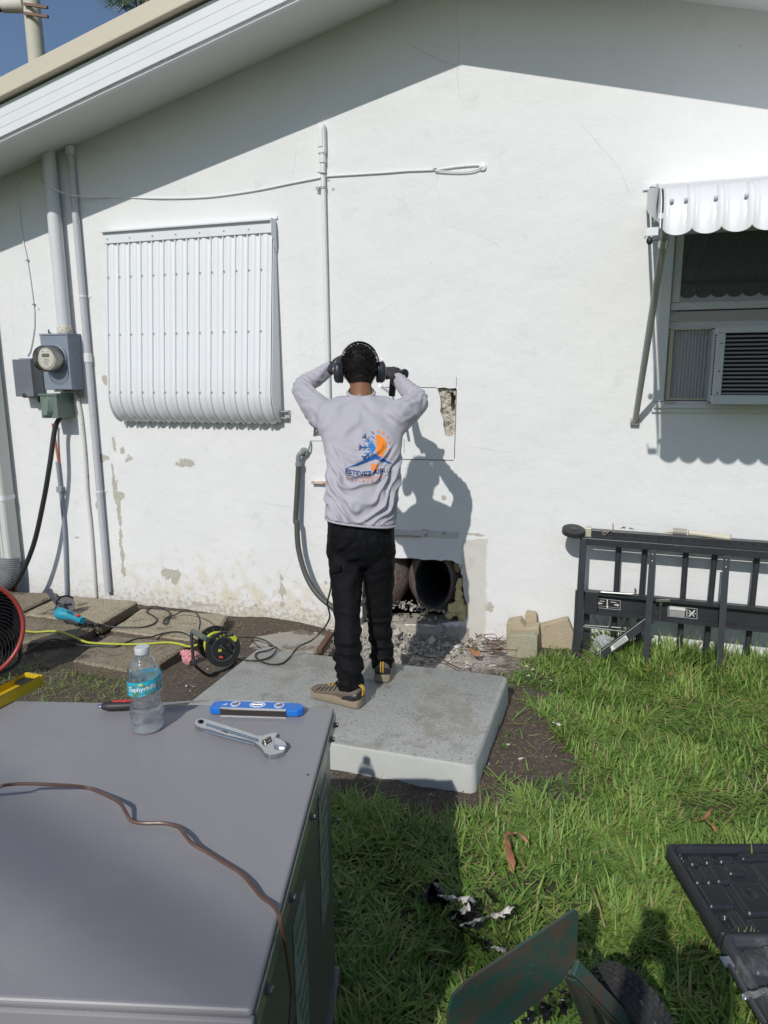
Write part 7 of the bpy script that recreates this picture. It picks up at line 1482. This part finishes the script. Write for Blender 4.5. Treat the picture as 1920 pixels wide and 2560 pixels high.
P = [TR+V((0, 0, -.012)), TR+hdir*.015+V((0, 0, .004)), TR+hdir*(Lp-.05)+V((0, 0, -.002)), TR+hdir*(Lp-.012)+V((0, 0, -.014)), TR+hdir*Lp+V((0, 0, -.05)), TR+hdir*Lp+V((0, 0, -.19)), TR+hdir*.05+V((0, 0, -.165)), V((BR.x, BR.y, BR.z))]
pn = hdir.cross(UP); MB().prism(P, pn*.006).build('toe_plate', M_green, ht, bevel=.0018, seg=2, smooth=False)
A_ = TR+hdir*.045+V((0, 0, -.150))
for a, b, w in (((1095, 600), (1480, 1010), .034), ((1085, 640), (1235, 1010), .030)):
    q0 = W(*zH(*a), Yp-.012); q1 = G(*zH(*b), .16); 
    MB().bar(q0, q1+(q1-q0)*.8, w, .012, V((-.3, -.4, .8))).build('frame_strut', M_green, ht, bevel=.003, smooth=False)
    m = MB(); mid = (q1-q0)*1.8; sv = mid.normalized().cross(V((-.3, -.4, .8))).normalized(); m.bar(q0+sv*w*.48-V((0, 0, .012)), q0+mid+sv*w*.48-V((0, 0, .012)), .004, .024, V((-.3, -.4, .8))); m.build('strut_flange', M_green, ht, smooth=False)
wc = G(*zH(1455, 960), .115); wax = V((.80, .60, 0)).normalized(); wax = V((CR.x*.75+CF.x*.55, CR.y*.75+CF.y*.55, .12)).normalized()
rub = NT('tyre_rubber'); p = rub.obj(); c = rub.mix(rub.noise(30, 5, vec=p), (.018, .019, .020), (.055, .053, .05)); c = rub.mix(rub.ramp(rub.noise(50, 4, vec=p), .66, .74), c, (.22, .20, .17)); M_tyre = rub.base(c, .8, 0, rub.bump(rub.noise(60, 3, vec=p), .4, .003))
RT, WT = .118, .045
pr_ = [(RT*.55, -WT*.8), (RT*.80, -WT), (RT*.93, -WT*.86), (RT*.985, -WT*.5), (RT, 0), (RT*.985, WT*.5), (RT*.93, WT*.86), (RT*.80, WT), (RT*.55, WT*.8)]
tyre = MB().lathe(pr_, wc, wax, 48, caps=False).build('tyre', M_tyre, ht, ang=80)
ws, wu, _ = frame(wax); m = MB(); NB = 40
for k in range(NB):
    for j, off in enumerate((-.030, -.015, .0, .015, .030)):
        a0_ = 2*math.pi*(k+.25*(j % 2)*2)/NB; rr_ = RT*(1-.09*(abs(off)/.045)**2)
        q = []
        for da, do in ((0, -.006), (.11, -.0035), (.11, .0075), (0, .005)): a_ = a0_+da+(.03 if j % 2 else 0); q.append((wc+wax*(off+do)+(ws*math.cos(a_)+wu*math.sin(a_))*(rr_+.0002), (ws*math.cos(a_)+wu*math.sin(a_))*.0028))
        m.add([x for x, _ in q]+[x+y for x, y in q], [(4, 5, 6, 7), (0, 1, 5, 4), (1, 2, 6, 5), (2, 3, 7, 6), (3, 0, 4, 7)])
tr__ = m.build('tread', M_tyre, ht, smooth=False); tr__['kind'] = 'stuff'
MB().lathe([(.0, -.035), (RT*.56, -.034), (RT*.56, .034), (.0, .035)], wc, wax, 28, caps=False).build('rim', pm('rim_grey', (.18, .18, .18), .2, 30, .5, .3), ht)
MB().tube([wc-wax*.34, wc+wax*.06], .009, 10).build('axle', rust, ht)
# small black tape ends hanging below the plate
for i, (a, b, w) in enumerate((((870, 830), (905, 995), .018), ((780, 900), (740, 995), .020), ((985, 770), (1060, 800), .014), ((1020, 830), (985, 960), .012))):
    leafstrip([G(*zH(*a), .10), G(*zH((a[0]+b[0])/2+12, (a[1]+b[1])/2), .09), G(*zH(*b), .06)], w, .6, 'torn_plastic', film_b, ['black plastic tail hanging below the green plate, nearest its strut', 'dull black strip below the green plate, left of the other tails', 'glossy black scrap tucked behind the green strut joint', 'narrow black scrap in the grass under the green plate'][i], 'plastic scrap')

# ------------------------------------------------------------------ black moulded tool case lying open
cs = thing('tool_case', (.6, -2.4, 0), 'open black moulded plastic tool case lying in the grass at the right edge', 'tool case')
K0 = V((.279, -2.032)); ku = V((.341, .141)).normalized(); kv = V((.097, -.393)).normalized(); ku = V((.957, .29)); kv = V((.29, -.957))
M_case = pm('case_plastic', (.022, .024, .028), .15, 40, .32, bump=.25, bsc=120, bd=.001, dirt=(.075, .078, .082), dsc=7, dth=(.55, .8)); M_case2 = pm('case_plastic_scuffed', (.045, .048, .055), .2, 30, .42, bump=.35, bsc=90, bd=.001, dirt=(.16, .165, .17), dsc=9, dth=(.5, .75))  # lid copy coloured paler, its reflected light put into the plastic
def half(v0, v1, feats, nm, mt, zt, seed, wd=.56):
    nx_, ny_ = 150, 108; m = MB(); U = np.linspace(0, wd, nx_); Vv = np.linspace(v0, v1, ny_); uu2, vv2 = np.meshgrid(U, Vv)
    def rr(u0, va, u1, vb, r=.008, e=.0035):
        dx = np.maximum(np.maximum(u0-uu2, uu2-u1)+r, 0); dy = np.maximum(np.maximum(va-vv2, vv2-vb)+r, 0); dd_ = np.hypot(dx, dy)-r; return 1-sstep(-e, e, dd_)
    H = np.full_like(uu2, zt); rim = rr(.0, v0, wd, v1, .02, .002); ins_ = rr(.018, v0+.018, wd-.018, v1-.012, .02, .004)
    H -= ins_*.022
    for f in feats:
        kind, u0, va, u1, vb, dh = f[:6]; H += rr(u0, v0+va, u1, v0+vb, .010 if kind == 'r' else .006)*dh*ins_
    edge = 1-rr(.0015, v0+.0015, wd-.0015, v1-.0015, .015, .0015); H -= edge*.05
    P = [K0.to_3d()+ku.to_3d()*a+kv.to_3d()*b+UP*h for a, b, h in zip(uu2.ravel(), vv2.ravel(), H.ravel())]
    m.add(P, [(j*nx_+i, (j+1)*nx_+i, (j+1)*nx_+i+1, j*nx_+i+1) for j in range(ny_-1) for i in range(nx_-1)]); return m.build(nm, mt, cs, ang=180, fixn=False)
f1 = [('r', .05, .05, .085, .085, .012), ('r', .10, .05, .135, .08, .012), ('r', .15, .05, .20, .075, .012), ('r', .23, .03, .50, .06, .010), ('r', .03, .095, .055, .17, .011), ('r', .066, .095, .090, .17, .011), ('r', .10, .09, .15, .165, .011), ('r', .155, .085, .215, .13, .011), ('r', .03, .18, .11, .27, .010), ('r', .04, .30, .068, .35, -.014), ('r', .13, .175, .23, .30, .012), ('r', .16, .20, .19, .24, -.008), ('r', .25, .08, .40, .20, .010), ('r', .26, .22, .52, .34, .011), ('r', .08, .285, .10, .37, .010), ('r', .12, .32, .24, .37, .009), ('r', .30, .25, .42, .31, -.010)]
for k in range(4): f1.append(('r', .028+.0*k, .030+.016*k, .045-.002*k, .040+.016*k, .012))
half(0, .395, f1, 'case_base', M_case, .075, 1)
f2 = [('r', .04, .04, .09, .12, .010), ('r', .10, .03, .16, .13, .012), ('r', .18, .04, .36, .10, .010), ('r', .05, .15, .22, .20, .011), ('r', .05, .23, .09, .33, .010), ('r', .11, .23, .15, .33, .010), ('r', .25, .13, .45, .30, .012), ('r', .17, .24, .22, .33, -.010)]
half(.402, .80, f2, 'case_lid', M_case2, .085, 2)
for k in range(3):
    a = K0.to_3d()+ku.to_3d()*(.06+.17*k)+kv.to_3d()*.3985+UP*.066; MB().tube([a, a+ku.to_3d()*.09], .008, 10).build('hinge', M_case, cs)
# a drill bit and chisel lying across the lid corner
cb_ = thing('masonry_drill_bit', G(*z8(1600, 1440), .10), 'spiral masonry drill bit lying across the lower case half', 'drill bit')
a, b = G(*z8(1480, 1455), .098), G(*z8(1700, 1400), .098); P = [a.lerp(b, k/50)+UP*.003*math.cos(k*1.5)+kv.to_3d()*.003*math.sin(k*1.5) for k in range(51)]; MB().tube(P, .0065, 8).build('spiral_flute', pm('bit_steel', (.42, .41, .40), .1, 60, .35, .8), cb_)
cz = thing('chisel', G(*z8(1400, 1290), .10), 'long flat chisel lying along the left edge of the case lid', 'chisel')
a, b = G(*z8(1365, 1185), .100), G(*z8(1640, 1640), .090); m = MB(); m.tube([a.lerp(b, .14), b], .0075, 8); m.build('shank', pm('dark_steel', (.10, .105, .115), .2, 60, .35, .6), cz); MB().bar(a, a.lerp(b, .16), .026, .006).build('blade', pm('pale_steel', (.42, .47, .54), .1, 60, .3, .7), cz, bevel=.001, smooth=False)

# ------------------------------------------------------------------ beyond the roof: utility pole and palm
zS = zm(0, 0, 1.728)
pY = 9.0; a, b = W(*zS(163, 300), pY), W(*zS(140, 60), pY)
up_ = thing('utility_pole', (a.x, pY, 0), 'cream concrete utility pole with lamp head rising behind the roof', 'utility pole')
MB().tube([(a.x+.02, pY, -.05), (a.x, pY, b.z+.4), (a.x-.0, pY, b.z+3)], [.19, .165, .15], 20).build('pole', pm('pole_concrete', (.56, .54, .44), .06, 4, .7, bump=.3, bsc=20, dirt=(.36, .34, .27), dsc=3, dth=(.58, .75)), up_)
c = W(*zS(80, 32), pY); MB().tube([c+V((-.28, -.1, .02)), c+V((.22, -.05, 0))], [.12, .15], 16).build('lamp_housing', pm('lamp_cream', (.62, .60, .52), .06, 6, .5), up_)
c = W(*zS(18, 30), pY); MB().tube([c+V((-.30, -.12, .0)), c+V((.08, -.1, 0))], [.10, .14], 16).build('lamp_lens', pm('lamp_dark', (.06, .05, .05), .2, 8, .4), up_)
for y_, x1 in ((32, 205), (72, 208)):
    a2, b2 = W(*zS(105, y_-14), pY-.2), W(*zS(x1, y_), pY-.2); MB().bar(a2, b2, .05, .05).build('cross_bar', pm('bar_rust', (.20, .12, .09), .3, 20, .7), up_, smooth=False)
pc_ = W(*zS(600, 95), 12.0); pm_t = thing('palm_tree', (pc_.x, 12.0, 0), 'fan palm with spiky green fronds showing above the roof edge', 'palm tree')
MB().tube([(pc_.x, 12.0, -.05), (pc_.x+.1, 12.0, pc_.z*.5), (pc_.x, 12.0, pc_.z)], [.2, .15, .14], 12).build('trunk', pm('palm_bark', (.20, .16, .12), .3, 10, .9, bump=.8), pm_t)
pg = NT('palm_frond'); p = pg.obj(); M_palm = pg.base(pg.mix(pg.noise(5, 4, vec=p), (.018, .045, .015), (.06, .10, .04)), .5); g = random.Random(12)
for k in range(11):
    a = g.uniform(0, 6.28); e = g.uniform(.15, 1.35); d = V((math.cos(a)*math.cos(e), math.sin(a)*math.cos(e), math.sin(e))); st_l = g.uniform(.55, .95); hub = pc_+d*st_l; sd2 = d.cross(UP).normalized(); up2 = sd2.cross(d); m = MB(); m.tube([pc_, hub], .018, 5)
    for j in range(34):
        t = (j/33-.5)*2*R(118); L_ = .92*(1-.25*(t/2.1)**2)*g.uniform(.85, 1.05); dv = d*math.cos(t)+sd2*math.sin(t); e1_ = hub+dv*L_*.6+up2*.05; e2_ = hub+dv*L_-UP*.10*abs(math.sin(t))-UP*.05; wv_ = dv.cross(up2).normalized()*.020
        m.add([hub, e1_-wv_, e2_, e1_+wv_], [(0, 1, 2, 3)])
    m.build('frond', M_palm, pm_t, smooth=False, fixn=False)

# ------------------------------------------------------------------ the person taking the photograph, standing behind the camera
ph = thing('person', (.10, -4.72, 0), 'person standing behind the camera, both hands raised to hold a phone', 'person')
pb = MB(); o = V((.10, -4.72, 0))
pb.chain([o+V((-.09, 0, .88)), o+V((-.11, 0, .48)), o+V((-.11, -.02, .06))], [.085, .06, .045]); pb.chain([o+V((.09, 0, .88)), o+V((.11, 0, .48)), o+V((.11, -.02, .06))], [.085, .06, .045])
for s in (-1, 1): pb.chain([o+V((.11*s, -.06, .04)), o+V((.115*s, .08, .04)), o+V((.12*s, .16, .03))], [.042, .042, .03])
def pe(z, rx, ry): return [o+V((rx*math.cos(2*math.pi*k/28), ry*math.sin(2*math.pi*k/28), z)) for k in range(28)]
pb.loft([pe(.84, .15, .11), pe(.95, .165, .12), pe(1.1, .155, .11), pe(1.3, .185, .12), pe(1.42, .19, .105), pe(1.48, .13, .08), pe(1.52, .06, .06)])
pb.chain([o+V((0, 0, 1.48)), o+V((0, .02, 1.58))], [.06, .055]); pb.ball(o+V((0, .03, 1.66)), (.078, .098, .118)); pb.ball(o+V((0, .13, 1.645)), (.012, .016, .02))
for s in (-1, 1):
    sh_ = o+V((.18*s, 0, 1.42)); el = o+V((.20*s, .12, 1.26)) if s > 0 else o+V((-.19, .12, 1.27)); ha = V((.045 if s > 0 else -.045, -4.46, 1.60))
    pb.chain([sh_, el, ha-V((0, .05, .06))], [.055, .045, .032]); pb.ball(ha-V((0, .02, .03)), (.022, .045, .05))
    for k in range(4): q = ha+V((-.004*s, -.012, .005-.02*k+.02)); pb.chain([q+V((0, -.03, -.01)), q+V((.0, .012, .0)), q+V((-.022*s, .024, .0))], [.010, .0095, .008], 8, 3)
    pb.chain([ha+V((0, -.04, .0)), ha+V((-.01*s, -.03, .03)), ha+V((-.03*s, -.028, .04))], [.013, .011, .009], 8, 3)
me = fuse(pb, .009, 3); me.materials.clear(); link(me, 'body', M_skin, ph, ang=180)
m = MB(); m.loft([pe(.86, .17, .13), pe(1.1, .175, .13), pe(1.3, .20, .135), pe(1.43, .205, .12), pe(1.49, .14, .09), pe(1.505, .07, .07)])
for s in (-1, 1): m.chain([o+V((.165*s, 0, 1.40)), o+V((.20*s, .06, 1.32))], [.075, .065])
me = fuse(m, .009, 4); me.materials.clear(); link(me, 'shirt', pm('navy_shirt', (.03, .04, .08), .1, 20, .8), ph, ang=180)
m = MB(); m.loft([pe(.80, .165, .125), pe(.90, .175, .13), pe(.97, .168, .125)])
for s in (-1, 1): m.chain([o+V((.085*s, 0, .86)), o+V((.11*s, 0, .48)), o+V((.11*s, -.02, .10))], [.10, .078, .062])
me = fuse(m, .009, 4); me.materials.clear(); link(me, 'trousers', pm('khaki_trousers', (.12, .10, .07), .1, 20, .8), ph, ang=180)
m = MB(); m.ball(o+V((0, .02, 1.69)), (.086, .103, .105)); link(m.mesh('cap'), 'hair', M_hair, ph, ang=180)
MB().box((0, -4.43, 1.605), (.078, .009, .165)).build('phone', pm('phone_black', (.02, .02, .022), .1, 40, .2), None, bevel=.003, label='black phone held up by the person behind the camera', cat='phone')

# assumed unseen cable behind the photographer, added for the soft shadow across the unit
A_ = G(*zU(0, 715), UZ); B_ = G(*zU(1000, 1330), UZ); dv = (B_-A_); dv.z = 0; dv.normalize(); off = -SUN*15.0; mid = (A_+B_)/2+off
oc = thing('overhead_cable', (mid.x, mid.y, mid.z-.3), 'thick overhead utility cable strung between two poles behind the camera', 'cable')
e0, e1 = mid-dv*13, mid+dv*13
MB().tube([e0.lerp(e1, k/16)-UP*(.0) for k in range(17)], .034, 8).build('cable_sheath', black_rubber, oc)
for k, e in enumerate((e0, e1)):
    up2_ = thing('utility_pole', (e.x, e.y, 0), ['wooden utility pole behind the camera carrying the left cable end', 'wooden utility pole behind the camera carrying the right cable end'][k], 'utility pole')
    MB().tube([(e.x, e.y, -.05), (e.x, e.y, e.z+.4)], [.15, .11], 14).build('pole', pm('pole_wood', (.14, .10, .07), .3, 8, .9), up2_)
    MB().box((e.x, e.y, e.z+.1), (1.2, .1, .1)).build('cross_bar', pm('pole_wood', (.14, .10, .07)), up2_, smooth=False)
